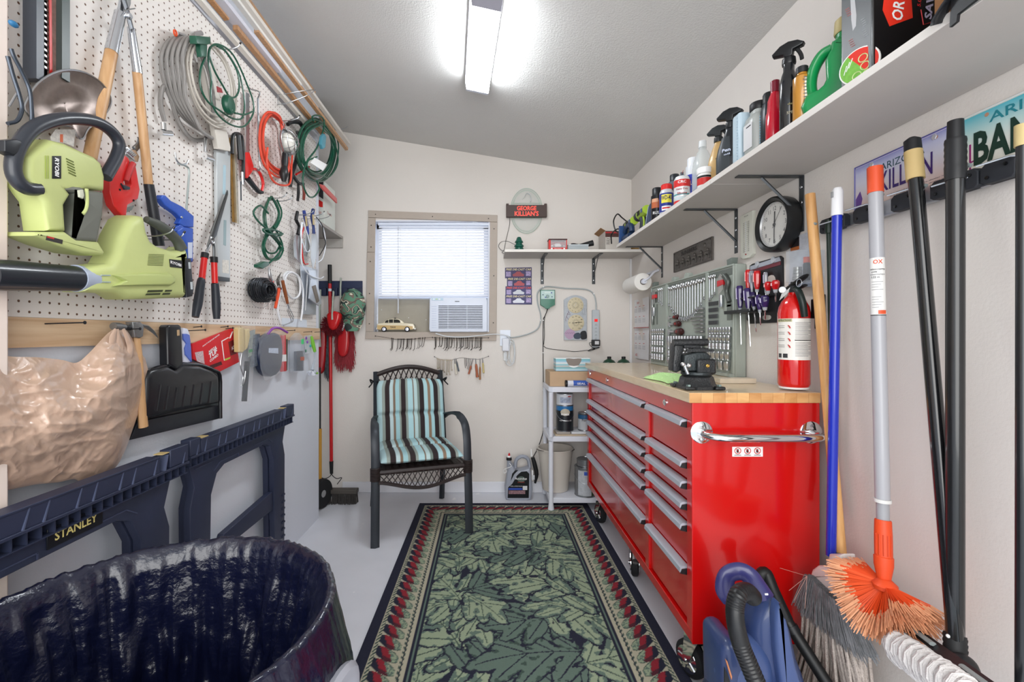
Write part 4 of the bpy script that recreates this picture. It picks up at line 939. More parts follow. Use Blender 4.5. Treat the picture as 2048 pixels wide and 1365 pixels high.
# ------- coupons
for i,(x0,y0,x1,y1,hc,car)in enumerate(((1010,536,1063.5,556.5,'3f3866','9a3340'),(1014,555,1063,575,'33335f','b0404a'),(1011,573,1063.5,592,'413f70','c9ccd6'),(1010.5,590,1064,609.5,'413e6c','d9dde8'))):
 lb=('topmost','second from top','third from top','lowest')[i]
 t=T('coupon_strip','colourful die-cast car coupon with printed banner, '+lb+' of the four','coupon','B',group='coupons pinned beside the window')
 w=.001+i*.0012;a,b=pbx('B',x0,y0,x1,y1,w,w+.0008)
 tl=.002*(1 if i%2 else-1)
 t.p('paper',MB().add([(a[0],a[1]+tl,w),(b[0],a[1],w),(b[0],b[1]-tl*2,w),(a[0],b[1],w),(a[0],a[1]+tl,w+.0008),(b[0],a[1],w+.0008),(b[0],b[1]-tl*2,w+.0008),(a[0],b[1],w+.0008)],[(3,2,1,0),(4,5,6,7),(0,1,5,4),(1,2,6,5),(2,3,7,6),(3,0,4,7)]),mat(hc,.5,var=.5,scale=220),smooth=False)
 wt=w+.0009;W_=b[0]-a[0];Hh=b[1]-a[1]
 g=MB().text('FREE DIE-CAST CAR',Hh*.2,(a[0]+W_*.5,b[1]-Hh*.16,wt),width=W_*.94,shear=.3,bold=.02);t.p('lettering',g,mat('e8dcae' if i!=2 else 'e8573a',.5),smooth=False)
 cu_,cv_=a[0]+W_*.5,a[1]+Hh*.36
 t.p('printed_car',MB().prism([(cu_+dx_*W_,cv_+dy_*Hh)for dx_,dy_ in((-.2,-.2),(-.22,0),(-.12,.12),(-.06,.28),(.07,.28),(.12,.12),(.22,0),(.2,-.2))],wt-.0003,wt+.0002),mat(car,.4))
 t.p('printed_block',MB().box((a[0]+W_*.04,a[1]+Hh*.15,wt-.0003),(a[0]+W_*.22,a[1]+Hh*.62,wt+.0001)).box((a[0]+W_*.78,a[1]+Hh*.2,wt-.0003),(a[0]+W_*.96,a[1]+Hh*.65,wt+.0001)),mat('a99ac4',.5,var=.4,scale=90),kind='stuff',smooth=False)
# ------- things on the back shelf
ZS=1.8512
gi=T('glass_insulator','ribbed green glass telegraph insulator at left end of back shelf','insulator')
gi.p('glass',MB().lathe([(.030,0),(.034,.004),(.036,.02),(.032,.026),(.029,.03),(.036,.036),(.035,.045),(.024,.055),(.024,.062),(.032,.066),(.03,.074),(.022,.084),(.018,.097),(.012,.106),(.0001,.108)],(A(1038,0,3.33)[0],3.33,ZS)),mat('1f6f5e',.08,trans=.55,coat=.5))
solo('metal_ring','small dark metal ring lying on back shelf near the insulator','ring',MB().tube([(A(1060,0,3.3)[0]+.014*math.cos(t_),3.3+.014*math.sin(t_),ZS+.0045)for t_ in[2*PI*k/20 for k in range(20)]],.004,6,closed=True),BLACKM)
tc=T('boxed_toy_car','red window box with a white toy racing car inside on back shelf','toy box',o=(A(1115,0,3.3)[0],3.31,ZS))
xa,xb=A(1098,0,3.27)[0],A(1134,0,3.27)[0];ya,yb=3.27,3.34;zt=ZS+.082;RBX=mat('cf2320',.4)
for nm,a,b in(('side_panel',(xa,ya,ZS),(xa+.012,yb,zt)),('side_panel',(xb-.006,ya,ZS),(xb,yb,zt)),('base_panel',(xa+.0121,ya,ZS),(xb-.0061,yb,ZS+.018)),('rear_panel',(xa+.0121,yb-.003,ZS+.0181),(xb-.0061,yb,zt-.009))):tc.p(nm,MB().box(a,b),RBX)
tc.p('header_panel',MB().box((xa-.003,ya-.002,zt-.0085),(xb+.002,yb,zt)),mat('3a1512',.4));tc.p('clear_window',MB().box((xa+.0121,ya+.0005,ZS+.0181),(xb-.0061,ya+.0012,zt-.0086)),CLEAR)
tc.p('lettering',MB().text('RACING',.009,((xa+xb)/2,ya-.0002,ZS+.009),(1,0,0),(0,0,1),width=.05),WHT2,smooth=False)
for x in(xa+.02,xb-.02):tc.p('printed_wheel',MB().lathe([(.007,0),(.007,.0006),(.0001,.0007)],(x,ya-.0001,ZS+.009),(0,-1,0),14),WHT2)
g=MB().prism([(xa+.02,ZS+.026),(xb-.016,ZS+.026),(xb-.014,ZS+.036),(xb-.04,ZS+.040),(xb-.052,ZS+.050),(xa+.05,ZS+.050),(xa+.038,ZS+.041),(xa+.018,ZS+.038)],ya+.012,ya+.045,1,r=.003,both=True);tcar=tc.p('toy_car_body',g,mat('e6dede',.3))
for x in(xa+.036,xb-.034):tc.p('toy_car_wheel',MB().lathe([(.003,0),(.0095,0),(.0095,.006),(.003,.006)],(x,ya+.012,ZS+.028),(0,-1,0),16),mat('5a1a22',.5),tcar)
cb=T('clear_plastic_tray','low clear plastic box holding black tool on back shelf','box',o=(A(1157,0,3.3)[0],3.33,ZS))
xa,xb,ya,yb=A(1136.5,0,3.27)[0],A(1177,0,3.27)[0],3.27,3.39;CB=mat('c9d2d6',.15,alpha=.5)
for nm,a,b in(('tray_side',(xa,ya,ZS),(xb,ya+.002,ZS+.036)),('tray_side',(xa,yb-.002,ZS),(xb,yb,ZS+.036)),('tray_side',(xa,ya+.0021,ZS),(xa+.002,yb-.0021,ZS+.036)),('tray_side',(xb-.002,ya+.0021,ZS),(xb,yb-.0021,ZS+.036))):cb.p(nm,MB().box(a,b),CB)
cb.p('tray_floor',MB().box((xa+.0021,ya+.0021,ZS),(xb-.0021,yb-.0021,ZS+.002)),CB);cb.p('rim',MB().tube([(xa,ya,ZS+.038),(xb,ya,ZS+.038),(xb,yb,ZS+.038),(xa,yb,ZS+.038)],.003,6,closed=True),mat('dfe6ea',.2))
tb2=T('black_nozzle_tool','black angled plastic nozzle tool sticking out of the clear tray','nozzle')
tb2.p('barrel',MB().tube([(A(1158,0,3.33)[0],3.33,ZS+.040),(A(1172,0,3.33)[0],3.33,ZS+.052),(A(1186,0,3.33)[0],3.33,ZS+.064)],[.014,.018,.022],14),BLK);tb2.p('grip',MB().tube([(A(1141,0,3.33)[0],3.33,ZS+.014),(A(1144,0,3.33)[0],3.33,ZS+.05),(A(1158,0,3.33)[0],3.33,ZS+.040)],[.010,.012,.014],10,k=3),BLK)
bx_=T('open_carton','open printed carton with brown flaps at right end of back shelf','box')
xa,xb,ya,yb=A(1211,0,3.25)[0],A(1262,0,3.25)[0],3.25,3.45
bx_.p('carton',MB().box((xa,ya,ZS),(xb,yb,ZS+.135)),mat('c4beb6',.7),bev=.001)
bx_.p('label_band',MB().box((xa-.0006,ya-.0006,ZS+.09),(xb,ya-.0001,ZS+.134)),mat('4a2a25',.6));bx_.p('red_stripe',MB().box((xa-.001,ya-.0012,ZS+.118),(xb,ya-.0007,ZS+.128)),mat('b5252c',.5))
bx_.p('flap',MB().add([(xa-.035,ya,ZS+.155),(xa,ya,ZS+.1352),(xa,yb,ZS+.1352),(xa-.035,yb,ZS+.155),(xa-.035,ya,ZS+.157),(xa,ya,ZS+.1372),(xa,yb,ZS+.1372),(xa-.035,yb,ZS+.157)],[(3,2,1,0),(4,5,6,7),(0,1,5,4),(1,2,6,5),(2,3,7,6),(3,0,4,7)]),mat('a8805a',.8))
bx_.p('printed_script',MB().text('WAX',.03,(xa+.02,ya-.0008,ZS+.06),(0,0,1),(-1,0,0),width=.05,bold=.0),mat('5a5552',.6),smooth=False)
pr=T('paint_roller_sleeve','fluffy tan roller sleeve lying at far right of back shelf','roller')
pr.p('sleeve',MB().tube([(.99+.012*k,3.29,ZS+.021)for k in range(10)],.020,18),mat('b08a50',.95,var=.4,scale=90,bump=1,bscale=200))
# ------- white plastic shelving unit behind the tool chest
WP=mat('dadde6',.4)
us=T('plastic_shelving_unit','white plastic three tier shelf unit between back wall and tool chest','shelving',o=(.76,3.33,0))
UX0,UX1,UY0,UY1=.425,1.09,3.155,3.50
for z,nm in((.866,'top_shelf'),(.519,'middle_shelf'),(.088,'bottom_shelf')):
 sh=us.p(nm,MB().prism([(UX0+.03,UY0+.004),(UX1-.03,UY0+.004),(UX1,UY0+.04),(UX1,UY1),(UX0+.004,UY1),(UX0+.004,UY0+.03)],z-.034,z,r=.003),WP)
for x in(UX0+.017,UX1-.02):
 for y in(UY0+.0,UY1-.022):
  y+=.001 if y<3.3 else 0;g=MB();zz=[(.016,.0095),(.021,.0095),(.021,.012),(.0165,.05),(.0165,.485)]
  g.lathe([(.022,.0095),(.022,.014),(.0165,.055),(.0165,.484)],(x,y,0),n=16);g.lathe([(.0165,.5195),(.0165,.831)],(x,y,0),n=16);us.p('post',g,WP)
for y in(3.19,3.29,3.39):us.p('leveller',MB().box((UX0+.05,y,.045),(UX0+.056,y+.03,.0535)),WP)
cbx=T('cardboard_box','plain brown cardboard box on top of the white shelf unit','box')
cbx.p('carton',MB().box((.44,3.205,.8665),(.80,3.45,.972)),mat('bfa283',.8,var=.05,scale=9),bev=.003)
cbx.p('flap_seam',MB().box((.44,3.325,.9725),(.80,3.3265,.9735)),mat('8f7356',.8))
tsb=T('tissue_box','pale blue striped tissue box with grey oval opening on the cardboard box','tissue box',o=(.61,3.3,.974))
g=MB();cols=[]
a,b=(.488,3.235,.974),(.735,3.345,1.066)
tsm=bpy.data.materials.new('tissue_stripes');tsm.use_nodes=True;nt=tsm.node_tree;tcn=nt.nodes.new('ShaderNodeTexCoord');sx_=nt.nodes.new('ShaderNodeSeparateXYZ');rp=nt.nodes.new('ShaderNodeValToRGB');mr=nt.nodes.new('ShaderNodeMapRange')
mr.inputs[2].default_value=.092;rp.color_ramp.interpolation='EASE'
for p_,h_ in((0,'a8c8e0'),(.14,'d8dde2'),(.25,'6ab0b8'),(.36,'c4c0bc'),(.5,'8ec4cc'),(.62,'e0e4e6'),(.75,'9cc9dc'),(.9,'74bcc4'),(1,'b5d4dc')):
 e_=rp.color_ramp.elements.new(p_)if p_ not in(0,1)else rp.color_ramp.elements[int(p_)];e_.color=rgb(h_)
nt.links.new(tcn.outputs['Object'],sx_.inputs[0]);nt.links.new(sx_.outputs[2],mr.inputs[0]);nt.links.new(mr.outputs[0],rp.inputs[0]);nt.links.new(rp.outputs[0],nt.nodes['Principled BSDF'].inputs['Base Color'])
tsb.p('carton',MB().box(a,b),tsm,bev=.001)
mx_=(a[0]+b[0])/2+.005
tsb.p('opening',MB().prism(sm2([(mx_-.055,1.064),(mx_-.045,1.03),(mx_-.025,1.005),(mx_,1.0),(mx_+.025,1.005),(mx_+.045,1.03),(mx_+.055,1.064),(mx_,1.062)],2),a[1]-.0012,a[1]-.0002,1),mat('8a8078',.6))
tsb.p('tissue',MB().prism(sm2([(mx_-.036,1.014),(mx_-.02,1.002),(mx_,.998),(mx_+.02,1.002),(mx_+.036,1.014),(mx_,1.010)],2),a[1]-.003,a[1]-.0014,1),WHT2)
ck=T('sealant_tube','white and blue sealant cartridge lying in front of the cardboard box','tube')
ck.p('barrel',MB().cyl((.56,3.177,.8905),(.72,3.177,.8905),.0225,n=24),mat('dfe2ea',.3));ck.p('end_cap',MB().cyl((.545,3.177,.8905),(.5598,3.177,.8905),.0236,n=24),BLK)
ck.p('blue_band',MB().grid(lambda i,j:(.60+.11*j,3.177-.0229*math.cos(i*2-.6),.8905+.0229*math.sin(i*2-.6)),8,1),mat('3d62b8',.35));ck.p('lettering',MB().text('SEAL',.014,(.655,3.177-.0236,.892),(1,0,0),(0,0,1),width=.06,bold=.02),WHT2,smooth=False)
def wcan(name,label,x,y,z,r,h,cat='paint can',body='8f9296',metal=.8):
 t=T(name,label,cat,o=(x,y,z));t.p('can_body',MB().lathe([(r,0),(r,.004),(r*.97,.006),(r*.97,h-.006),(r,h-.004),(r,h)],(x,y,z),n=32),mat(body,.35,metal));t.p('lid',MB().lathe([(r*.97,h+.0002),(r*.97,h+.003),(r*.85,h+.003),(r*.84,h+.0006),(.0001,h+.0006)],(x,y,z),n=32),STEEL);return t
ft=T('wood_board','thin pale board lying flat on the middle shelf under the paint cans','board');ft.p('plank',MB().box((.475,3.175,.5195),(.80,3.33,.531)),mat('b9a890',.7),bev=.001)
for(x0_,x1_,h_,lb)in((.485,.585,'a9a29b','grey folded cloth packet on the middle shelf board'),(.59,.76,'d9dce0','white folded packet on the middle shelf board')):
 solo('folded_packet',lb,'packet',MB().box((x0_,3.18,.5315),(x1_,3.30,.546)),mat(h_,.7),bev=.004)
c1=wcan('paint_can','black labelled gallon paint can on the middle shelf',.553,3.245,.5465,.062,.185)
c1.p('black_label',band((.553,3.245),.0605,.552,.728,40),mat('1d2126',.35));c1.p('blue_band',band((.553,3.245),.0609,.695,.727,40),mat('2b6ea6',.35));c1.p('cream_oval',MB().grid(lambda i,j:(.553+.0625*math.cos(-PI/2-.1+(i-.5)*1.1*math.sqrt(max(.02,1-(2*j-1)**2))),3.245+.0625*math.sin(-PI/2-.1+(i-.5)*1.1*math.sqrt(max(.02,1-(2*j-1)**2))),.66+.05*j),10,8),mat('b9b2a0',.4))
c1.p('lettering',MB().text('PRIMER',.013,(0,0,.67),width=.06,bold=.02,cyl=(.553,3.245,.063,-PI/2-.1)),WHT2,smooth=False)
c1.p('lettering',MB().text('PAINT & PRIMER IN ONE',.008,(0,0,.625),width=.09,cyl=(.553,3.245,.0615,-PI/2-.05)),WHT2,smooth=False);c1.p('wire_bail',MB().tube([(.553+.066*math.cos(t_),3.245+.066*math.sin(t_),.70-.075*math.sin((t_+PI)/PI*PI)**.8 if 0<(t_+PI)<PI else .70)for t_ in[-PI+.02+k*(PI-.04)/14 for k in range(15)]],.0013,5),STEEL)
c2=wcan('paint_tub','shallow white tub with grey lid stacked on the black paint can',.553,3.245,.7355,.060,.075,body='cfd3da',metal=0);c2.p('print_patch',band((.553,3.245),.0588,.752,.79,40,-2.3,-1.0),mat('9aa4b8',.5,var=.4,scale=70));c2.p('red_mark',band((.553,3.245),.0592,.793,.800,40,-1.35,-.95),mat('b5303c',.5))
c3=wcan('quart_paint_can','quart paint can with blue band on the middle shelf beside the chest',.70,3.25,.5465,.05,.125);c3.p('white_label',band((.70,3.25),.049,.556,.66,40),mat('b9bcc0',.4));c3.p('blue_band',band((.70,3.25),.0494,.632,.662,40),mat('27577f',.4));c3.p('lettering',MB().text('Prime',.018,(0,0,.625),width=.04,bold=.02,cyl=(.70,3.25,.0496,-PI/2-.25)),BLK,smooth=False)
bk=T('plastic_bucket','beige mop bucket on the bottom shelf at left','bucket',o=(.50,3.345,.0885));BKM=mat('cdc6bd',.5)
g=MB().lathe([(.09,.0),(.095,.004),(.128,.30),(.135,.302),(.135,.31),(.125,.31),(.09,.012),(.001,.012)],(.50,3.345,.0885),n=36,sc=(1,1));bk.p('pail',g,BKM)
bk.p('bail_handle',MB().tube([(.50+.14*math.cos(t_),3.345+.14*math.sin(t_)*.9,.385+.012*math.sin(-t_))for t_ in[-PI+k*PI/12 for k in range(13)]],.003,6),mat('55504c',.5));
for s_ in(-1,1):bk.p('bail_ear',MB().lathe([(.014,0),(.012,.006),(.0001,.008)],(.50+s_*.131,3.345,.375),(s_,0,0),12),BKM)
c4=wcan('gallon_metal_can','silver gallon can with wire handle and blue labelled front on the bottom shelf',.70,3.235,.0885,.078,.205)
c4.p('label',band((.70,3.235),.0758,.10,.275,44,-2.5,-.4),mat('b8bcc2',.4,var=.15,scale=40));c4.p('blue_band',band((.70,3.235),.0762,.245,.27,44,-1.9,-.6),mat('3558b5',.4));c4.p('green_patch',band((.70,3.235),.0763,.10,.16,44,-1.2,-.4),mat('3b4f2c',.4));c4.p('wire_bail',MB().tube([(.70+.082*math.cos(t_),3.235+.082*math.sin(t_),.24-.055*math.sin(t_+PI))for t_ in[-PI+k*PI/14 for k in range(15)]],.0014,5),STEEL)
for i,(x,y,r_)in enumerate(((.70,3.235,.062),)):
 c5=wcan('round_tin','small dented silver tin stacked on the gallon can',x,y,.0885+.2095,r_,.045)
for x,hb,lb,nm in((.905,'3f9a2e','dark green propane cylinder with green and white label beyond the worktop','PROPANE'),(1.012,'b3201f','dark green propane cylinder with red label in the back corner','FUEL')):
 t=T('propane_cylinder',lb,'gas cylinder',group='gas cylinders behind the worktop');c=(x,3.36)
 t.p('bottle',MB().lathe([(.046,0),(.05,.006),(.05,.145),(.047,.16),(.036,.176),(.016,.186),(.014,.19)],(x,3.36,.8665),n=32),mat('16402c',.3,coat=.4));t.p('cap',MB().lathe([(.015,.1902),(.015,.205),(.010,.206),(.010,.2),(.0001,.2)],(x,3.36,.8665),n=20),BLK)
 t.p('label_band',band(c,.05,.95,1.008,36),mat(hb,.4));t.p('white_patch',band(c,.0504,.95,1.008,36,-2.5,-1.6),mat('cfd3cf' if x<1 else 'b3201f',.4));t.p('lettering',MB().text(nm,.010,(0,0,.985),width=.04,cyl=(x,3.36,.0512,-1.5)),WHT2,smooth=False)
# ------- weed killer jug on the floor
jg=T('weed_killer_jug','grey one gallon weed killer jug with black label on floor below back wall','jug',o=(.232,3.40,0))
x0,x1=.135,.332;JM=mat('9ba0ac',.35);yj0,yj1=3.35,3.46
def jz(y):return(998-y)*3.39/900
def jx(px):return(px-976)*3.37/900
jg.p('jug_body',MB().prism(sm2([(jx(1012),.004),(jx(1061.5),.004),(jx(1062),jz(955)),(jx(1060),jz(935)),(jx(1050),jz(938)),(jx(1032),jz(940)),(jx(1026),jz(930)),(jx(1016),jz(936)),(jx(1013),jz(955))],2),yj0,yj1,1,r=.014,both=True),JM)
jg.p('handle',MB().tube([(jx(1031),3.405,jz(938)),(jx(1033),3.405,jz(922)),(jx(1044),3.405,jz(914.5)),(jx(1056),3.405,jz(919)),(jx(1060),3.405,jz(934)),(jx(1058),3.405,jz(942))],.014,10,k=4,flat=(1,1.3)),JM)
jg.p('neck',MB().cyl((jx(1018.5),3.405,jz(940)),(jx(1018.5),3.405,jz(922)),.017),JM);jg.p('cap',MB().lathe([(.021,0),(.021,.018),(.018,.021),(.0001,.021)],(jx(1018.5),3.405,jz(921.8))),BLK);jg.p('spout',MB().tube([(jx(1018.5),3.405,jz(916)),(jx(1019),3.405,jz(908))],[.012,.005]),mat('c9252c',.4));jg.p('spout_collar',MB().lathe([(.016,0),(.012,.012)],(jx(1018.5),3.405,jz(916))),WHT2)
lab=[(1015,993),(1057,993),(1058,945),(1053,940),(1042,941),(1034,948),(1024,965),(1016,972)]
jl=jg.p('front_label',MB().prism([(jx(a),jz(b))for a,b in lab],yj0-.0012,yj0-.0001,1),mat('15171b',.3))
jg.p('neck_label',MB().prism([(jx(a),jz(b))for a,b in((1021,960),(1024,945),(1030,938),(1036,938),(1028,946))],yj0-.0012,yj0-.0001,1),mat('15171b',.3))
jg.p('emblem',MB().lathe([(.026,0),(.026,.0008),(.0001,.0008)],(jx(1042),yj0-.0013,jz(956)),(0,-1,0),24,sc=(1.1,.85)),mat('5a6a62',.4),jl)
jg.p('lettering',MB().text('Roundup',.020,(jx(1042),yj0-.0026,jz(955)),(1,0,0),(0,0,1),width=.085,bold=.01),WHT2,jl,smooth=False)
jg.p('lettering',MB().text('EXTENDED',.008,(jx(1042),yj0-.0026,jz(961.5)),(1,0,0),(0,0,1),width=.05),mat('b5483a',.4),jl,smooth=False);jg.p('lettering',MB().text('WEED & GRASS KILLER',.007,(jx(1032),yj0-.0015,jz(969.5)),(1,0,0),(0,0,1),width=.09),WHT2,jl,smooth=False)
jg.p('blue_strip',MB().box((jx(1017),yj0-.002,jz(977)),(jx(1044),yj0-.0013,jz(973))),mat('2f4ca8',.4),jl);jg.p('photo_strip',MB().box((jx(1017),yj0-.002,jz(985)),(jx(1050),yj0-.0013,jz(978))),mat('8a6a70',.5,var=.5,scale=80),jl)
jg.p('white_box',MB().box((jx(1045),yj0-.002,jz(977)),(jx(1054),yj0-.0013,jz(969))),mat('d5d5d5',.4),jl)
jg.p('coiled_hose',MB().tube([(jx(1019),3.36,jz(925)),(jx(1022),3.345,jz(930)),(jx(1014),3.34,jz(933)),(jx(1007),3.34,jz(937)),(jx(1008),3.34,jz(943)),(jx(1013),3.34,jz(940)),(jx(1011),3.34,jz(935))],.0028,6,k=4),mat('e6e6e6',.3))
sp=T('spray_wand','black battery spray wand with white trigger hooked beside the weed killer jug','sprayer')
sp.p('grip',MB().tube([(jx(1066),3.40,jz(916)),(jx(1070),3.40,jz(930)),(jx(1074),3.40,jz(950)),(jx(1071),3.40,jz(968))],[.014,.017,.016,.008],12,k=3),BLK);sp.p('trigger',MB().box((jx(1064),3.39,jz(962)),(jx(1067),3.41,jz(942))),WHT2,bev=.002);sp.p('nozzle',MB().tube([(jx(1064),3.40,jz(914)),(jx(1063),3.40,jz(900))],[.008,.004]),WHT2);sp.p('clip',MB().box((jx(1065),3.384,jz(960)),(jx(1070),3.392,jz(951))),mat('c9ccd0',.4),bev=.002)
# ------- things on the long shelf
ZL=1.8237
def yat(px,X):return F*X/(px-CX)
def zat(py,D):return H-(py-CY)*D/F
FACE=lambda x,y:math.atan2(-y,-x)
def spray_can(label,px,X,r,ytop,capc,capname='cap',body='c9ccd0',capf=.18,dome=True):
 y=yat(px,X);h=zat(ytop,y)-ZL;t=T('spray_can',label,'spray can',o=(X,y,ZL));hb=h*(1-capf)
 t.p('can_body',MB().lathe([(r*.95,0),(r,.004),(r,hb-.018),(r*.95,hb-.010),(r*.8,hb)]if dome else[(r*.96,0),(r,.003),(r,hb)],(X,y,ZL),n=32),mat(body,.3,.2))
 if capc:t.p(capname,MB().lathe([(r*.8,hb+.0003),(r*.8,h-.004),(r*.7,h),(.0001,h)],(X,y,ZL),n=28),mat(capc,.35))
 return t,X,y,h,hb,r
def wrap(t,x,y,r,z0,z1,h,a0=0,a1=2*PI,name='printed_band',e=.0006):t.p(name,band((x,y),r,ZL+z0,ZL+z1,40,a0,a1,e),mat(h,.35))
def lett(t,s,x,y,r,z,size,width,h,da=0,bold=.02,e=.0018,vert=False):
 a=FACE(x,y)+da
 g=MB().text(s,size,(0,0,ZL+z),width=width,bold=bold,cyl=(x,y,r,a),ext=e);t.p('lettering',g,mat(h,.4),smooth=False)
FA=PI+.9
t,x,y,h,hb,r=spray_can('red capped lubricant can with yellow shield label marked 40',1333,.880,.033,370,'d31f1c')
wrap(t,x,y,r,.012,hb-.020,'1c2f86');a=FACE(x,y);wrap(t,x,y,r,.055,hb-.028,'e3d84a',a-.75,a+.75,'yellow_shield',.0012);lett(t,'WD-40',x,y,r,.080,.022,.048,'1c2450');wrap(t,x,y,r,.018,.040,'e9e9ec',a-.7,a+.7,'white_strip',.0012);wrap(t,x,y,r,.026,.033,'d3272c',a-.6,a+.6,'red_strip',.0016)
t,x,y,h,hb,r=spray_can('white and red silicone spray can with teal band and straw nozzle',1364,.885,.035,350,None,body='e3e5e6',capf=.08)
wrap(t,x,y,r,hb-.05,hb-.018,'cf2a2a');wrap(t,x,y,r,.0,.018,'d03330');wrap(t,x,y,r,.042,.048,'3d9aa0');wrap(t,x,y,r,.02,.035,'c8d4d6',name='grey_band');lett(t,'CRC',x,y,r,hb-.030,.012,.034,'f2f2f2');lett(t,'Heavy Duty',x,y,r,hb-.062,.011,.050,'a53a3a');lett(t,'Silicone',x,y,r,hb-.080,.011,.042,'a53a3a')
t.p('valve',MB().cyl((x,y,ZL+hb),(x,y,ZL+hb+.008),.012).cyl((x,y,ZL+hb+.008),(x,y,ZL+hb+.022),.007),mat('4a5560',.4));t.p('straw',MB().tube([(x,y,ZL+hb+.016),(x-.02,y-.06,ZL+hb+.010)],.0012,5),mat('c0392b',.4))
t,x,y,h,hb,r=spray_can('slim black spray can with orange picture label at far end',1314,.872,.030,377,'14151a',body='14151a',dome=False,capf=.25)
a=FACE(x,y);wrap(t,x,y,r,.06,.10,'b5603a',a-1,a+1,'picture_band');wrap(t,x,y,r,.09,.108,'cf9a7a',a-.9,a+.2,'picture_patch',.001);lett(t,'RUST',x,y,r,.035,.015,.04,'e0e0e0')
t,x,y,h,hb,r=spray_can('tall white spray can with blue label behind the clear bottle',1386,.94,.031,317,'e9edf2',body='e9edf2',dome=False)
a=FACE(x,y);wrap(t,x,y,r,.05,.14,'2d3fb0',a-1.2,a+.6,'blue_label');wrap(t,x,y,r,.012,.045,'86cdb4',a-1.2,a+.6,'green_label');lett(t,'CLEAN',x,y,r,.10,.018,.04,'f0f0f2')
t,x,y,h,hb,r=spray_can('small dark grey canister between the yellow shield can and the silicone can',1349,.93,.028,350,'23282e',body='5c6670',dome=False)
def bottle(name,label,cat,px,X,ytop,prof,m,sc=(1,1),sup=.75,base=None,hl=None):
 y=yat(px,X);h=(zat(ytop,y)-ZL)if ytop else hl;t=T(name,label,cat,o=(X,y,ZL))
 t.p('bottle_body',MB().lathe([(r_,z_*h)for r_,z_ in prof],(X,y,ZL),n=36,sc=sc,sup=sup),m);return t,X,y,h
t,x,y,h=bottle('clear_bottle','clear empty squeeze bottle with translucent cap on long shelf','bottle',1405,.905,283,[(.036,0),(.038,.02),(.038,.50),(.034,.62),(.020,.80),(.014,.84),(.014,.88)],mat('dfe6e6',.1,alpha=.45),sc=(1,1))
t.p('cap',MB().lathe([(.016,h*.88+.0002),(.015,h),(.0001,h)],(x,y,ZL),n=20),mat('e9eef0',.2,alpha=.75));t.p('dark_label',band((x,y),.0378,ZL+.02,ZL+.022,36),mat('55606a',.4));t.p('logo_patch',band((x,y),.0385,ZL+h*.42,ZL+h*.46,40,FACE(x,y)-.4,FACE(x,y)+.5),mat('3a3f48',.4))
t,x,y,h=bottle('white_jar','small white screw top jar with red and black label at shelf edge','jar',1409,.868,337,[(.026,0),(.027,.03),(.027,.62),(.023,.70)],mat('e6e6e4',.35),sup=1)
t.p('lid',MB().lathe([(.028,h*.70+.0002),(.029,h*.74),(.029,h*.97),(.027,h),(.0001,h)],(x,y,ZL),n=28),WHT2);t.p('red_label',band((x,y),.0272,ZL+h*.1,ZL+h*.45,36),mat('c42a27',.4));t.p('black_band',band((x,y),.0272,ZL+h*.46,ZL+h*.56,36),BLK)
def trigger(t,x,y,z0,s,m,tilt=0,neck=.013):
 g=MB().lathe([(neck+.003,0),(neck+.004,.004),(neck+.003,.022*s),(neck-.002,.026*s)],(x,y,z0),n=20);t.p('collar',g,m)
 P=[(.050,.052),(.048,.044),(.016,.037),(.012,.026),(-.012,.026),(-.014,.046),(-.042,.050),(-.046,.058),(-.028,.072),(.0,.078),(.025,.072)]
 t.p('spray_head',MB().prism([(y+a*s,z0+b*s)for a,b in P],x-.013*s,x+.013*s,0,r=.004*s,both=True),m)
 t.e.rotation_euler.z=.75
 t.p('trigger',MB().tube([(x,y-.022*s,z0+.048*s),(x,y-.03*s,z0+.034*s),(x,y-.036*s,z0+.018*s),(x,y-.038*s,z0+.004*s)],.005*s,8,k=3,flat=(1.2,.8)),m)
t,x,y,h=bottle('spray_bottle','tan spray bottle with dark trigger head on long shelf','spray bottle',1437,.915,None,[(.034,0),(.036,.02),(.036,.45),(.031,.62),(.020,.86),(.013,.96),(.013,1)],mat('c9a56b',.35,coat=.2),sc=(.8,1.1),hl=.175)
trigger(t,x,y,ZL+h,.85,mat('23282b',.35));lett(t,'rust',x,y,.036,.10,.006,.02,'3a3028',da=-.75)
t,x,y,h=bottle('spray_bottle','black spray bottle with grey shoulder and small white print beside the tan one','spray bottle',1461,.885,None,[(.036,0),(.038,.02),(.038,.35),(.032,.55),(.020,.82),(.014,.95),(.014,1)],mat('1b1f24',.25,coat=.3),sc=(.85,1.15),hl=.165)
trigger(t,x,y,ZL+h,.92,mat('1a1d20',.3));t.p('grey_shoulder',MB().lathe([(.0388,h*.02),(.0388,h*.35),(.0330,h*.55),(.0212,h*.8)],(x-.001,y+.006,ZL),n=30,sc=(.82,1.05),sup=.75,caps=False),mat('33383c',.4));lett(t,'Pen',x,y,.040,.075,.012,.028,'c9d2e6',da=-1.1);lett(t,'oil',x,y,.040,.06,.006,.02,'c9d2e6',da=-1.05)
y=yat(1493,.90);h=zat(228,y)-ZL;t=T('textured_plastic_container','flat pale blue container with dotted edge next to the grey jug','container',o=(.90,y,ZL))
t.p('body',MB().box((.865,y-.020,ZL),(.955,y+.030,ZL+h)),mat('bcd0dc',.4),bev=.008)
for k in range(16):t.p('raised_dot',MB().ball((.8645,y-.006,ZL+.012+k*(h-.03)/15),.0035,(.5,1,1),8,5),mat('a9c0d0',.4))
t,x,y,h=bottle('grey_jug','translucent grey square jug with black screw lid and white label','jug',1518,.905,207,[(.036,0),(.038,.03),(.038,.66),(.034,.74),(.023,.80),(.023,.86)],mat('a7aca9',.3),sup=.6)
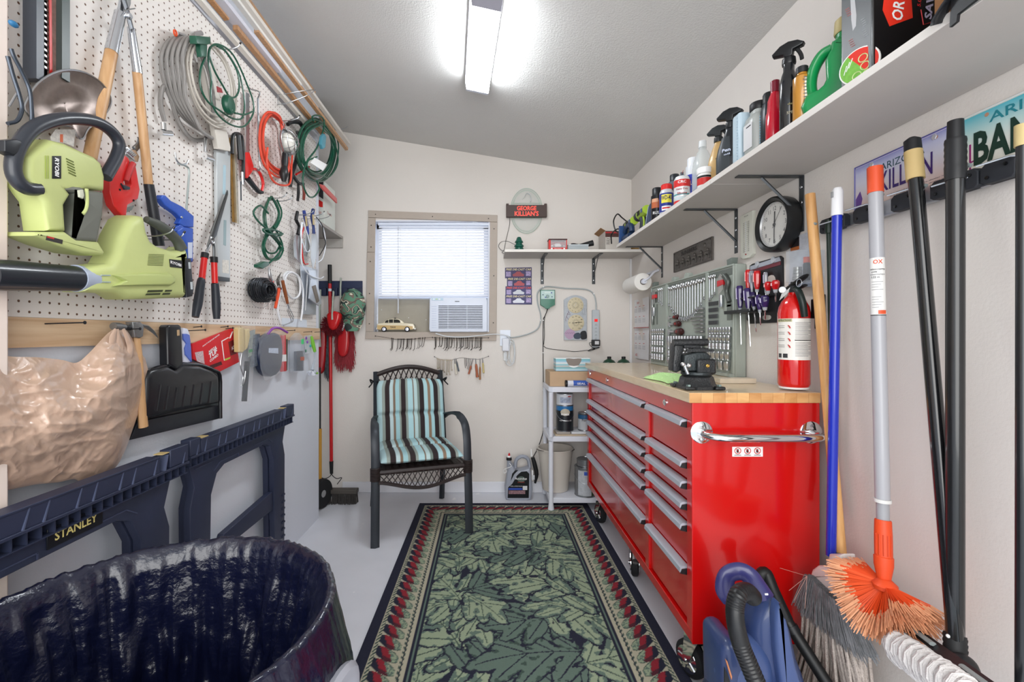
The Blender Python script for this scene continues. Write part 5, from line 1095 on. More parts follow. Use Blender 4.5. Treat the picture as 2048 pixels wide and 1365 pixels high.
t.p('screw_lid',MB().lathe([(.027,h*.865),(.028,h*.88),(.028,h*.985),(.026,h),(.0001,h)],(x,y,ZL),n=28),BLK);t.p('white_label',MB().box((x-.0395,y-.026,ZL+.03),(x-.0385,y+.022,ZL+h*.62)),mat('dcdddf',.4));t.p('label_line',MB().box((x-.0402,y-.02,ZL+h*.55),(x-.0396,y+.005,ZL+h*.57)),BLACKM)
t,x,y,h=bottle('slim_bottle','slim black bottle with blue speckled edge left of the red bottle','bottle',1538,.905,187,[(.020,0),(.022,.02),(.022,.70),(.018,.80),(.017,.82)],mat('1e262e',.3),sup=.7)
t.p('cap',MB().lathe([(.018,h*.825),(.018,h*.97),(.015,h),(.0001,h)],(x,y,ZL),n=20),BLK);
for k in range(14):t.p('grip_dot',MB().ball((x-.021,y+.012,ZL+.01+k*h*.045),.0022,n=6,m=4),mat('7fb4d0',.4))
t,x,y,h=bottle('red_bottle','glossy red tapered bottle with maroon cap on long shelf','bottle',1550,.895,162,[(.021,0),(.023,.03),(.023,.48),(.020,.52),(.018,.70),(.011,.80),(.011,.82)],mat('c2122c',.18,coat=.5),sc=(1.1,.95),sup=.8)
t.p('cap',MB().lathe([(.0125,h*.822),(.0125,h*.99),(.010,h),(.0001,h)],(x,y,ZL),n=20),mat('7a1a2c',.3))
t,x,y,h=bottle('spray_bottle','tallest black spray bottle with wide black trigger head','spray bottle',1578,.88,None,[(.021,0),(.023,.02),(.023,.70),(.018,.84),(.014,.90),(.014,1)],mat('14171b',.18,coat=.5),sc=(1.2,1),sup=.8,hl=.20)
trigger(t,x,y,ZL+h,.84,mat('121316',.3),neck=.014);lett(t,'detail',x,y,.0275,.075,.006,.026,'a8a070',da=-.4);lett(t,'SPRAY',x,y,.0275,.05,.008,.03,'b5b09a',da=-.4)
t,x,y,h=bottle('amber_bottle','amber oil bottle with black cap and dense white text label','bottle',1604,.865,135,[(.019,0),(.0205,.02),(.0205,.80),(.012,.86),(.012,.88)],mat('b9812f',.15,coat=.4),sup=.8)
t.p('cap',MB().lathe([(.0145,h*.882),(.0145,h*.99),(.013,h),(.0001,h)],(x,y,ZL),n=20),BLK);a=FACE(x,y);t.p('label',band((x,y),.0205,ZL+.012,ZL+h*.74,30,a-.2,a+1.3),mat('ded9cc',.4));
for k in range(11):t.p('text_line',band((x,y),.021,ZL+.02+k*.009,ZL+.0228+k*.009,24,a-.1,a+1.2),mat('6b675f',.4))
t.p('lettering',MB().text('HOWARD',.006,(0,0,ZL+h*.71),width=.018,cyl=(x,y,.0215,a+.5)),mat('3a362c',.4),smooth=False);t.p('red_spot',band((x,y),.0212,ZL+.012,ZL+.022,24,a+.5,a+.9,e=.001),mat('c8472a',.4))
X=.915;y=yat(1668,X);t=T('green_jug','green plastic detergent jug with loop handle and tan cap','jug',o=(X,y,ZL));GJ=mat('12894a',.3,coat=.2)
t.p('jug_body',MB().prism(sm2([(y+.062,ZL+.002),(y-.062,ZL+.002),(y-.066,ZL+.09),(y-.060,ZL+.15),(y-.036,ZL+.178),(y+.002,ZL+.176),(y+.004,ZL+.156),(y+.016,ZL+.132),(y+.014,ZL+.082),(y+.030,ZL+.062),(y+.058,ZL+.055)],2),X-.034,X+.04,0,r=.014,both=True),GJ)
t.p('handle',MB().tube([(X,y+.004,ZL+.168),(X,y+.026,ZL+.160),(X,y+.044,ZL+.128),(X,y+.050,ZL+.09),(X,y+.046,ZL+.050)],.0135,12,k=4,flat=(1,1.5)),GJ)
t.p('neck',MB().lathe([(.030,.168),(.029,.182),(.025,.186),(.025,.196)],(X,y-.028,ZL),n=28),GJ);t.p('cap',MB().lathe([(.027,.1965),(.029,.20),(.027,.232),(.024,.235),(.0001,.235)],(X,y-.028,ZL),n=24),mat('c2b27c',.45));t.p('tan_label',MB().prism(sm2([(y-.06,ZL+.045),(y-.05,ZL+.012),(y+.02,ZL+.006),(y-.01,ZL+.025)],2),X-.0355,X-.0343,0),mat('c9c0a8',.5));t.e.rotation_euler.z=.8
t=T('black_tool_carton','large black printed tool carton with red arrow logo, top cut by frame','box',o=(.99,1.07,ZL));BC=mat('121315',.28,coat=.3);YN=1.024
t.p('carton',MB().box((.876,YN,ZL),(1.10,YN+.092,ZL+.40)),BC,bev=.002)
def nf(q):return[((a-CX)*YN/F,zat(b,YN))for a,b in q]
def nt_(s,px,py,sz,wd,h,bold=.02):t.p('lettering',MB().text(s,sz,((px-CX)*YN/F,YN-.0012,zat(py,YN)),(.12,0,1),(-1,0,.25),width=wd,bold=bold),mat(h,.4),smooth=False)
t.p('arrow_logo',MB().prism(nf([(1765,20),(1779,53),(1825,36),(1818,-60),(1772,-40)]),YN-.0008,YN-.0001,1),mat('e0321f',.4));nt_('ORTH',1797,4,.026,.085,'f0f0f0');nt_('5.0 AMP',1839,-8,.008,.05,'d8262c');nt_('SAW',1858,8,.017,.07,'cdc6e0',.03)
t.p('red_frame_line',MB().tube([(a,YN-.001,b)for a,b in nf([(1841,20),(1846,50),(1866,44)])],.0011,4),mat('d8262c',.4))
def lf_(q):return[(yat(a,.8755),zat(b,yat(a,.8755)))for a,b in q]
t.p('printed_tool_picture',MB().prism(lf_([(1701,-6),(1709,-8),(1713,30),(1712,52),(1706,62),(1703,40)]),.8750,.8756,0),mat('b9b9bb',.4));t.p('grey_side_face',MB().box((.8753,YN+.004,ZL),(.8758,YN+.088,ZL+.40)),mat('3c3f42',.35))  # flat grey layer covering the left side of the black carton
for k,(x0,y0)in enumerate(((1691,20),(1722,40),(1698,82),(1724,62))):
 for q in range(4):t.p('text_line',MB().prism(lf_([(x0+q*1.5,y0+q*4),(x0+8+q*1.5,y0-5+q*4),(x0+8+q*1.5,y0-4+q*4),(x0+q*1.5,y0+1+q*4)]),.8745,.8749,0),mat('b9bcc0' if k%2 else 'c0504a',.5))
X=.868;y=yat(1718,X);t=T('round_disc_plate','round paper disc, half red half green with lime slices, leaning on black carton','disc',o=(X,y,ZL));R_=.041
hd=lambda a0,a1,n=18:[(y+R_*math.cos(a0+(a1-a0)*k/n),ZL+R_+.001+R_*math.sin(a0+(a1-a0)*k/n))for k in range(n+1)]
A0=PI*.30+PI
t.p('rim',MB().prism(hd(0,2*PI-.17,34),X,X+.004,0),mat('e6e6e2',.4));sc2=lambda L_:[(y+(a-y)*.93,ZL+R_+.001+(b-ZL-R_-.001)*.93)for a,b in L_]
t.p('green_half',MB().prism(sc2(hd(A0,A0+PI)),X-.0008,X-.0001,0),mat('74b04a',.4,var=.2,scale=90));t.p('red_half',MB().prism(sc2(hd(A0-PI,A0)),X-.0008,X-.0001,0),mat('d3362c',.4))
for a,b in((-.012,-.006),(.004,-.022),(-.016,-.026),(-.008,.014)):t.p('lime_slice',MB().tube([(X-.0012,y+a+.009*math.cos(t_),ZL+R_+b+.009*math.sin(t_))for t_ in[2*PI*k/12 for k in range(12)]],.0011,4,closed=True),mat('c9dc9a',.4))
for k in range(3):t.p('white_stripe',MB().bar((X-.0012,y+.012+k*.006,ZL+R_+.024-k*.006),(X-.0012,y+.020+k*.005,ZL+R_+.004-k*.006),.0004,.0016,(1,0,0)),WHT2)
t.e.rotation_euler.z=.45
t=T('brown_carton','plain brown carton behind black textured pouch at upper right corner','box');t.p('carton',MB().box((.892,.42,ZL),(1.10,.90,ZL+.30)),mat('8a5f3a',.8,var=.06),bev=.002)
t=T('textured_black_pouch','shiny black textured pouch with flat strap hanging over shelf edge','pouch')
g=MB().grid(lambda i,j:(.848+.05*j-.02*math.sin(PI*j),yat(1893,.84)-.01-i*.34+.03*math.sin(j*3),ZL+.028+(.02+.05*i**.5)*math.sin(PI*(j*.92+.04))+.006*noise.noise((i*9,j*9,0))),60,24)
t.p('pouch',g,mat('121317',.2,bump=1.0,bscale=70,coat=.5));
ys=yat(1878,.825);t.p('strap',MB().tube([(.86,ys-.10,ZL+.06),(.835,ys-.03,ZL+.025),(.832,ys+.005,ZL-.002),(.834,ys+.012,ZL-.012)],.014,8,k=4,flat=(.25,1)),mat('16171a',.25));
t.p('hanging_flap',MB().prism([(yat(1906,.832),ZL+.02),(yat(1902,.832),ZL-.036),(yat(1916,.832),ZL-.034),(yat(1918,.832),ZL-.022),(yat(2046,.832),ZL-.012),(yat(2046,.832),ZL+.03)],.829,.836,0,r=.002),mat('17181b',.3))
def drill(px,label,X=.90,up=.115):
 y=yat(px,X);t=T('cordless_tool',label,'power tool',o=(X,y,ZL));L1=mat('a9c83e',.4);K=mat('2c3138',.5)
 t.p('motor_housing',MB().tube([(X,y+.045,ZL+up),(X,y-.07,ZL+up+.004)],[.028,.026],20),L1);t.p('nose',MB().lathe([(.024,0),(.030,.006),(.030,.035),(.022,.045),(.0001,.046)],(X,y+.046,ZL+up),(0,1,0),20),K)
 for k in range(5):t.p('vent_slot',MB().box((X-.029,y+.02-k*.010,ZL+up-.014),(X-.0268,y+.024-k*.010,ZL+up+.014)),BLK)
 t.p('label_plate',MB().box((X-.0290,y-.062,ZL+up-.008),(X-.0265,y-.035,ZL+up+.012)),mat('3a4a8a',.3));t.p('grip',MB().tube([(X,y+.004,ZL+up-.026),(X,y-.004,ZL+up-.055),(X,y+.008,ZL+.022),(X,y+.012,ZL+.008)],[.017,.015,.016,.022],14,k=3,flat=(1.3,.9)),K)
 for k in range(4):t.p('lime_rib',MB().box((X-.0165,y+.002,ZL+.026+k*.012),(X-.0145,y+.012,ZL+.030+k*.012)),L1)
 t.p('knuckle_guard',MB().tube([(X-.006,y-.022,ZL+up-.026),(X-.006,y-.034,ZL+up-.06),(X-.006,y-.024,ZL+.014)],.0055,8,k=4),L1)
drill(1262,'lime and black cordless tool on long shelf, farther of two',.905);drill(1286,'lime and black cordless tool on long shelf, nearer of two',.91,.125)
X=.885;y=2.87;t=T('blue_power_sander','dark blue corded power tool with upright base plate at far shelf end','power tool',o=(X,y,ZL));BL=mat('1c3557',.4)
t.p('base_plate',MB().box((X-.038,y+.035,ZL),(X+.03,y+.048,ZL+.115)),mat('27487a',.35),bev=.002);t.p('clamp_strip',MB().box((X-.008,y+.0482,ZL+.012),(X+.004,y+.053,ZL+.105)),mat('b9bfc9',.3));t.p('lower_housing',MB().tube([(X,y+.033,ZL+.028),(X,y-.09,ZL+.026)],[.026,.022],16),BL)
t.p('top_handle',MB().tube([(X,y+.030,ZL+.070),(X,y,ZL+.092),(X,y-.05,ZL+.098),(X,y-.095,ZL+.080),(X,y-.105,ZL+.045)],.017,12,k=4),BL);t.p('handle_pad',MB().tube([(X-.001,y+.012,ZL+.1),(X-.001,y-.02,ZL+.1125),(X-.001,y-.055,ZL+.115)],.009,8,k=3),BLK)
t.p('power_cord',MB().tube([(X-.005,y-.04,ZL+.118),(X-.02,y+.03,ZL+.165),(X-.04,y+.07,ZL+.20),(X-.045,y+.14,ZL+.17),(X-.03,y+.13,ZL+.10),(X-.01,y+.06,ZL+.085),(X-.03,y+.10,ZL+.11),(X-.05,y+.17,ZL+.09),(X-.045,y+.19,ZL+.03)],.0045,8,k=6),BLKG)
X=.90;y=yat(1300,.885);t=T('navy_curved_case','navy curved tool case with white piping beside slim black can','case',o=(X,y,ZL));t.p('shell',MB().prism(sm2([(y+.05,ZL+.002),(y-.03,ZL+.002),(y-.04,ZL+.06),(y-.03,ZL+.12),(y-.005,ZL+.115),(y+.025,ZL+.07)],3),X-.025,X+.05,0,r=.01,both=True),BL)
t.p('piping',MB().tube([(X-.026,y+.046,ZL+.004),(X-.026,y+.02,ZL+.06),(X-.026,y-.008,ZL+.112)],.002,6,k=4),mat('b9c9dc',.4))
# ------- things on the right wall
t=T('paper_towel_roll','white paper towel roll on a wall holder in the back right corner','paper towel');c=(1.029,0,1.587);
t.p('paper',MB().lathe([(.021,0),(.056,0),(.0585,.003),(.0585,.265),(.056,.268),(.021,.268)],(1.029,2.985,1.587),(0,1,0),44),mat('ece9e4',.9,bump=.15,bscale=120));t.p('cardboard_core',MB().lathe([(.0205,-.001),(.0205,.269),(.019,.269),(.019,-.001)],(1.029,2.985,1.587),(0,1,0),28),mat('6b5a48',.8))
t=T('towel_holder','white plastic arm holder carrying the paper towel roll','holder');t.p('hub',MB().cyl((1.029,2.958,1.587),(1.029,3.02,1.587),.0165,n=20),mat('dcdfea',.4));
t.p('arm',MB().tube([(1.029,2.966,1.587),(1.06,2.963,1.61),(1.09,2.963,1.645),(1.122,2.963,1.66)],.007,8,k=4,flat=(1,2)),mat('dcdfea',.4));t.p('top_bar',MB().box((1.112,2.955,1.652),(1.1248,3.30,1.668)),mat('dcdfea',.4),bev=.003);t.p('arm',MB().tube([(1.029,3.266,1.587),(1.06,3.27,1.61),(1.10,3.27,1.645),(1.122,3.27,1.66)],.007,8,k=4,flat=(1,2)),mat('dcdfea',.4))
t=T('wall_calendar','white wall calendar with red heading hanging below the paper towels','calendar','R');u0_,u1_=-3.44,-3.12;zt_,zm_,zb_=1.50,1.285,1.045+.012
for nm,a,b,w in(('upper_page',zm_+.002,zt_,.004),('lower_page',zb_,zm_,.004)):
 t.p(nm,MB().grid(lambda i,j,a=a,b=b:(u0_+(u1_-u0_)*i,a+(b-a)*j,.003+.012*(i**3)*(1-j)+.004*math.sin(i*5+j*3)),12,8),mat('e2e2e4',.6))
t.p('binding',MB().box((u0_+.02,zm_-.001,.012),(u1_,zm_+.004,.02)),mat('a83a34',.4));g=MB()
for pz in(zt_-.075,zt_-.15,zm_-.06,zm_-.13):
 for k in range(3):
  for r_ in range(4):g.box((u0_+.05+k*.085,pz-r_*.008,.0215),(u0_+.11+k*.085,pz-r_*.008+.0018,.0218))
t.p('date_print',g,mat('8f8f94',.6),kind='stuff',smooth=False);g=MB()
for pz in(zt_-.06,zt_-.135,zm_-.045,zm_-.115):
 for k in range(3):g.box((u0_+.065+k*.085,pz,.0215),(u0_+.095+k*.085,pz+.004,.0218))
t.p('month_print',g,mat('b8433c',.5),kind='stuff',smooth=False);t.p('lettering',MB().text('2024',.016,(u0_+.13,zt_-.03,.0216),width=.05,bold=.03),mat('b8332c',.5),smooth=False);t.p('lettering',MB().text('ACE',.018,(u0_+.09,zb_+.03,.0216),width=.04,bold=.03),mat('c4302a',.5),smooth=False)
t=T('embossed_plaque','dark pewter relief plaque of a row of riders, above the tool case','plaque','R');PW=mat('6d6965',.45,.5,var=.15,scale=60,bump=.3)
u0_,u1_=R(1347,0,.01)[0],R(1424,0,.01)[0];z0_,z1_=1.553,1.693;z0_=R(1424,520,.01)[1];z1_=R(1424,473,.01)[1];W_=u1_-u0_;Hh=z1_-z0_
t.p('plate',MB().box((u0_,z0_,.0005),(u1_,z1_,.007)),PW,bev=.001);g=MB()
for a,b in(((u0_,z0_),(u1_,z0_+.004)),((u0_,z1_-.004),(u1_,z1_)),((u0_,z0_+.004),(u0_+.004,z1_-.004)),((u1_-.010,z0_+.004),(u1_,z1_-.004))):g.box((a[0],a[1],.0072),(b[0],b[1],.010))
t.p('raised_border',g,mat('5a5450',.5,.4));t.p('lettering',MB().text('SUNIBERS',Hh*.2,(u0_+W_*.43,z0_+Hh*.8,.0085),width=W_*.42,bold=.03),mat('3a3735',.4,.5),smooth=False)
for k in range(6):
 cu_=u0_+W_*(.12+.155*k);g=MB().ball((cu_,z0_+Hh*.50,.010),.011,(1,1,.6),10,6);g.tube([(cu_-.02,z0_+Hh*.34,.009),(cu_,z0_+Hh*.40,.014),(cu_+.024,z0_+Hh*.36,.009)],.009,8,k=2)
 g.tube([(cu_-.012,z0_+Hh*.3,.009),(cu_-.016,z0_+Hh*.12,.008)],.0045,6).tube([(cu_+.014,z0_+Hh*.3,.009),(cu_+.020,z0_+Hh*.14,.008)],.0045,6);t.p('relief_figure',g,PW)
t.p('relief_emblem',MB().ball((u0_+W_*.82,z0_+Hh*.76,.008),.013,(1,1,.5),12,6),PW)
for a in(u0_+.008,u1_-.016):t.p('nail',MB().lathe([(.004,0),(.003,.002),(.0001,.002)],(a,z1_-.009,.0101),(0,0,1),8),BLKG)
t=T('wall_thermometer','white plastic dial strip thermometer between bracket and round clock','thermometer','R');u0_,u1_=R(1481,0,.012)[0],R(1506,0,.012)[0];um=(u0_+u1_)/2;z1_=R(1493,427,.012)[1];z0_=R(1493,517,.012)[1]
t.p('case',MB().prism([(u0_,z0_+.012),(u0_+.02,z0_),(u1_-.02,z0_),(u1_,z0_+.012),(u1_,z1_),(u0_,z1_)],.0005,.014,r=.003),mat('dfe0d4',.4));t.p('tube',MB().cyl((um,z0_+.02,.0155),(um,z1_-.035,.0155),.0013,n=8),mat('c9cacb',.2));t.p('bulb',MB().ball((um,z0_+.017,.0155),.003,n=8,m=5),mat('9a1f1f',.3));g=MB()
for k in range(16):
 z=z0_+.03+k*(z1_-z0_-.07)/15
 for s_ in(-1,1):g.box((um+s_*.004,z,.0142),(um+s_*.010,z+.001,.0145));g.text(str(-20+k*10)if s_>0 else str(-30+k*5),.006,(um+s_*.018,z,.0143))
g.text('TAYLOR',.006,(um,z1_-.012,.0143),width=.03);t.p('scale_print',g,mat('3f3f40',.6),smooth=False,kind='stuff')
w0,wf=.0005,.058;cu_,cv_=R(1540,449.5,wf)[:2];rr=.5*(R(1540,394,wf)[1]-R(1540,504,wf)[1])
t=T('wall_clock','round black rimmed wall clock showing numerals, behind shelf bracket brace','clock','R',o=(cu_,cv_,0));K=mat('17191b',.35)
t.p('rim',MB().lathe([(rr*.90,.0005),(rr*.97,.004),(rr,.02),(rr,wf-.012),(rr*.985,wf-.003),(rr*.93,wf),(rr*.83,wf-.006),(rr*.815,wf-.016)],(cu_,cv_,0),(0,0,1),64,caps=False),K)
t.p('inner_ring',MB().lathe([(rr*.815,wf-.016),(rr*.80,wf-.011),(rr*.775,wf-.018)],(cu_,cv_,0),(0,0,1),64,caps=False),mat('b9babb',.3,.5));t.p('dial',MB().lathe([(rr*.79,wf-.022),(rr*.79,wf-.0185),(.0001,wf-.0185)],(cu_,cv_,0),(0,0,1),48),mat('dcdbd6',.5));g=MB()
for k in range(12):a=PI/2-2*PI*(k+1)/12;g.text(str(k+1),rr*.15,(cu_+math.cos(a)*rr*.60,cv_+math.sin(a)*rr*.60,wf-.0182))
for k in range(60):a=2*PI*k/60;q=.73 if k%5 else .71;g.bar((cu_+math.cos(a)*rr*q,cv_+math.sin(a)*rr*q,wf-.018),(cu_+math.cos(a)*rr*.76,cv_+math.sin(a)*rr*.76,wf-.018),.0005,.0002)
t.p('numerals',g,mat('2a2a2c',.5),smooth=False,kind='stuff')
def hand(a,l,w_,z,h='1b1c1e'):a=math.radians(90-a);t.p('clock_hand',MB().bar((cu_-math.cos(a)*l*.2,cv_-math.sin(a)*l*.2,z),(cu_+math.cos(a)*l,cv_+math.sin(a)*l,z),w_,.0004,(0,0,1)),mat(h,.4))
hand(2,rr*.48,.003,wf-.0165);hand(181,rr*.68,.002,wf-.0155);hand(38,rr*.7,.0007,wf-.0145);t.p('hub',MB().lathe([(.006,wf-.017),(.006,wf-.0135),(.0001,wf-.0135)],(cu_,cv_,0),(0,0,1),14),K)
t.p('lens',MB().lathe([(rr*.80,wf-.0105),(.0001,wf-.010)],(cu_,cv_,0),(0,0,1),48,caps=False),mat('ffffff',.03,alpha=.08))
# ------- open tool case standing on the worktop
CG=mat('a2aaa2',.55,var=.03);CD=mat('6a716b',.6);ZB_=1.0468
tcs=T('mechanics_tool_case','open grey green three panel case full of chrome sockets and wrenches','tool case','R',o=(-2.45,ZB_,.03))
PAN=[(-2.945,-2.695),(-2.688,-2.198),(-2.190,-1.955)];ZT_=1.545
for i,(a,b)in enumerate(PAN):
 pn=tcs.p(('side_panel','centre_panel','side_panel')[i],MB().box((a,ZB_,.002),(b,ZT_,.052)),CG,bev=.006)
 g=MB();e=.008
 g.box((a,ZB_,.052),(b,ZB_+e*2,.060)).box((a,ZT_-e,.052),(b,ZT_,.060)).box((a,ZB_+e*2,.052),(a+e,ZT_-e,.060)).box((b-e,ZB_+e*2,.052),(b,ZT_-e,.060));tcs.p('panel_rim',g,CG,pn,bev=.002)
for u in(-2.60,-2.43):tcs.p('latch',MB().prism(sm2([(u-.025,ZT_-.002),(u-.018,ZT_+.022),(u+.018,ZT_+.022),(u+.025,ZT_-.002)],2),.030,.056,r=.002),CG)
for u in(-2.93,-2.01):tcs.p('latch',MB().prism([(u-.016,ZT_-.001),(u-.02,ZT_+.028),(u+.02,ZT_+.032),(u+.014,ZT_-.001)],.02,.05,r=.002),mat('6d7670',.5))
for u in(-2.6915,-2.194):tcs.p('hinge',MB().cyl((u,ZB_+.03,.056),(u,ZT_-.03,.056),.0045,n=10),CG)
def recess(u0,z0,u1,z1):tcs.p('recess_shade',MB().box((u0,z0,.0521),(u1,z1,.0535)),CD,bev=.0006)  # thin raised slab; the shade of a recess is put into its darker colour
WF=.0535
for q in((-2.93,1.30,-2.90,1.52),(-2.90,1.44,-2.84,1.51),(-2.67,1.495,-2.215,1.53),(-2.18,1.50,-1.97,1.53),(-2.025,1.36,-1.985,1.47),(-2.02,1.30,-1.975,1.37),(-2.865,1.30,-2.845,1.43),(-2.66,1.145,-2.215,1.232)):recess(*q)
SK=mat('c3c6ca',.24,.9)
def socket(u,z,r,h,lab,grp):
 g=MB().lathe([(r*.72,h),(r,h),(r,h*.45),(r*.86,h*.38),(r*.86,0),(.0001,0)],(u,z-h/2,WF+r*.82),(0,1,0),14);g.lathe([(r*.72,h+.0001),(r*.7,h*.5),(.0001,h*.5)],(u,z-h/2,WF+r*.82),(0,1,0),10)
 solo('socket',lab,'socket',g,SK,'R',group=grp)
rows=[]
for k,(z,n,r,h)in enumerate(((1.255,6,.012,.030),(1.218,5,.012,.028),(1.184,5,.013,.026),(1.143,5,.014,.030),(1.098,5,.015,.034))):rows.append(('left',k,-2.925,-2.715,z,n,r,h))
for k,(z,n,r,h)in enumerate(((1.190,12,.0135,.076),(1.128,11,.0125,.030),(1.088,9,.0145,.036))):rows.append(('centre',k,-2.66,-2.225,z,n,r,h))
for k,(z,n,r,h)in enumerate(((1.254,8,.0095,.030),(1.217,6,.0115,.030),(1.183,6,.0125,.026),(1.140,5,.0135,.036),(1.096,4,.014,.038))):rows.append(('right',k,-2.172,-1.973,z,n,r,h))
for pn_,k,ua,ub,z,n,r,h in rows:
 for i in range(n):
  u=ua+(ub-ua)*(i+.5)/n
  socket(u,z,min(r,(ub-ua)/n*.43),h,'%s chrome socket from left, row %s from top, %s panel of tool case'%(ORD[i],('one','two','three','four','five')[k],pn_),'sockets in the %s panel'%pn_)
def wrench(u,z0,z1,s,lab,grp):
 g=MB().tube([(u,z0+.012*s,WF+.005),(u,z1-.012*s,WF+.005)],.0033*s,8,flat=(.7,1),up=(0,0,1))
 for d in(-1,1):g.tube([(u,z1-.014*s,WF+.006),(u+d*.009*s,z1-.006*s,WF+.006),(u+d*.0085*s,z1+.006*s,WF+.006)],[.0038*s,.0038*s,.0026*s],8,k=2)
 g.tube([(u+.0085*s*math.cos(a),z0+.0085*s*math.sin(a),WF+.006)for a in[2*PI*q/14 for q in range(14)]],.0032*s,7,closed=True)
 solo('combination_wrench',lab,'wrench',g,SK,'R',group=grp)
for i in range(15):
 f_=i/14;u=-2.655+f_*.43;zb=1.415-.095*math.sin(PI*min(1,f_*1.0))**.8 if i else 1.41;zt=1.512;wrench(u,zb,zt-(.004 if i%2 else 0),.85+.35*math.sin(PI*f_),ORD[i]+' combination wrench from left in the fan of the centre case panel','wrenches in the centre panel')
for i in range(3):wrench(-2.815+i*.028,1.445-i*.012,1.518,.8,ORD[i]+' small wrench from left in the left case panel','small wrenches in the left panel');wrench(-2.168+i*.024,1.405+i*.012,1.515,.75,ORD[i]+' small wrench from left in the right case panel','small wrenches in the right panel')
for i,(z,s)in enumerate(((1.335,.8),(1.296,.95),(1.252,1.15))):
 t=T('ratchet','%s ratchet handle with dark red and black grip in centre case panel'%('upper small','middle','lower large')[i],'ratchet','R',group='ratchets in the centre panel');u=-2.645
 t.p('head',MB().lathe([(.014*s,0),(.016*s,.004),(.014*s,.012),(.0001,.013)],(u,z,WF),(0,0,1),20),SK);t.p('shank',MB().tube([(u+.01*s,z,WF+.006),(u+.075*s,z-.001,WF+.006)],[.007*s,.005*s],10),SK)
 gr=t.p('grip',MB().tube([(u+.075*s,z,WF+.008),(u+.10*s,z,WF+.009),(u+.15*s,z,WF+.010),(u+.165*s,z,WF+.009)],[.010*s,.015*s,.017*s,.009*s],12,k=3,flat=(.8,1)),mat('3a1214',.35));t.p('grip_cap',MB().ball((u+.12*s,z+.001,WF+.021),.012*s,(1.2,.7,.3),12,6),mat('8c1d1d',.3),gr)
for i in range(7):
 z=1.365-i*.019;a=-2.30-.03*math.sin(i*.7+.5)-(.05 if 1<i else 0)
 solo('extension_bar',ORD[i]+' chrome extension bar from top, right side of centre case panel','bar',MB().tube([(a,z,WF+.006),(-2.262,z,WF+.006),(-2.258,z,WF+.006),(-2.222,z,WF+.006)],[.0035,.0035,.006,.006],10),SK,'R',group='extension bars in the centre panel')
for(u,z,lb,n)in((-2.875,1.475,'red hex key holder in left case panel',4),(-2.05,1.468,'red hex key holder in right case panel',8)):
 t=T('hex_key_set',lb,'hex keys','R',group='hex key sets in the case');t.p('holder',MB().prism([(u-.028,z-.012),(u+.024,z-.006),(u+.024,z+.016),(u-.028,z+.016)],WF,WF+.016,r=.002),mat('c8262c',.35))
 for k in range(n):uu=u-.022+k*.0058*8/n;t.p('hex_key',MB().tube([(uu,z-.05+k*.003,WF+.012),(uu,z+.035-abs(k-3)*.002,WF+.012),(uu+.018,z+.045-k*.003,WF+.012)],.0014,6),mat('d9d9d6',.3,.7))
for r_ in range(4):
 for i in range(9):solo('screwdriver_bit','%s driver bit from left, bit row %s from top in the right case panel'%(ORD[i],('one','two','three','four')[r_]),'bit',MB().tube([(-2.170+i*.0095,1.373-r_*.030,WF+.005),(-2.170+i*.0095,1.392-r_*.030,WF+.005)],[.0032,.0042],6),mat('6d7072',.35,.8),'R',group='bits in the right panel')
solo('spark_plug_socket','tall bright spark plug socket standing alone in the right case panel','socket',MB().lathe([(.009,0),(.010,.002),(.010,.055),(.007,.056),(.0001,.04)],(-2.052,1.36,WF+.009),(0,1,0),14),SK,'R')
solo('tall_socket','tall bright socket standing alone in the left case panel','socket',MB().lathe([(.009,0),(.010,.002),(.010,.055),(.007,.056),(.0001,.04)],(-2.885,1.355,WF+.009),(0,1,0),14),SK,'R')
solo('long_nose_tool','long steel bar tool at the far edge of the left case panel','tool',MB().tube([(-2.918,1.30,WF+.006),(-2.916,1.34,WF+.006),(-2.918,1.47,WF+.006),(-2.914,1.51,WF+.006)],[.003,.009,.009,.012],10,k=2),mat('9a9e9c',.3,.7),'R')
solo('hammer_head_tool','dark steel pliers set in the recess of the right case panel','pliers',MB().tube([(-2.022,1.50,WF+.008),(-1.995,1.47,WF+.008),(-2.008,1.43,WF+.008),(-1.985,1.38,WF+.008)],[.014,.012,.009,.010],10,k=3),mat('5c605c',.45,.6),'R')
# ------- vise, cloth, block
t=T('bench_vise','black cast bench vise bolted to the near end of the worktop','vise',o=(.735,1.60,1.0465));VM=mat('26282a',.42,.3,bump=.35,bscale=220,coat=.3);VG=mat('343a3c',.42,.4,bump=.2,bscale=150)
Zv=1.0468;vx,vy=.735,1.585
t.p('base',MB().lathe([(.068,0),(.068,.010),(.060,.018),(.054,.04),(.046,.047),(.0001,.047)],(vx,vy,Zv),n=8,rot=PI/8),VM,ang=30)
for a in(-PI/4,PI/4,3*PI/4,-3*PI/4):
 lg=t.p('mounting_lug',MB().box((vx+.072*math.cos(a)-.017,vy+.072*math.sin(a)-.017,Zv),(vx+.072*math.cos(a)+.017,vy+.072*math.sin(a)+.017,Zv+.012)),VM,bev=.004);t.p('bolt',MB().lathe([(.008,0),(.008,.006),(.0001,.0065)],(vx+.074*math.cos(a),vy+.074*math.sin(a),Zv+.0121),n=6),mat('9fb4b0',.3,.8),lg)
t.p('swivel_plate',MB().lathe([(.05,.0475),(.052,.05),(.052,.058),(.046,.06)],(vx,vy,Zv),n=32),VG)
t.p('body',MB().prism([(vx-.060,Zv+.062),(vx+.030,Zv+.062),(vx+.036,Zv+.115),(vx+.022,Zv+.128),(vx-.012,Zv+.128),(vx-.056,Zv+.118)],vy-.030,vy+.03,1,r=.006,both=True),VG)
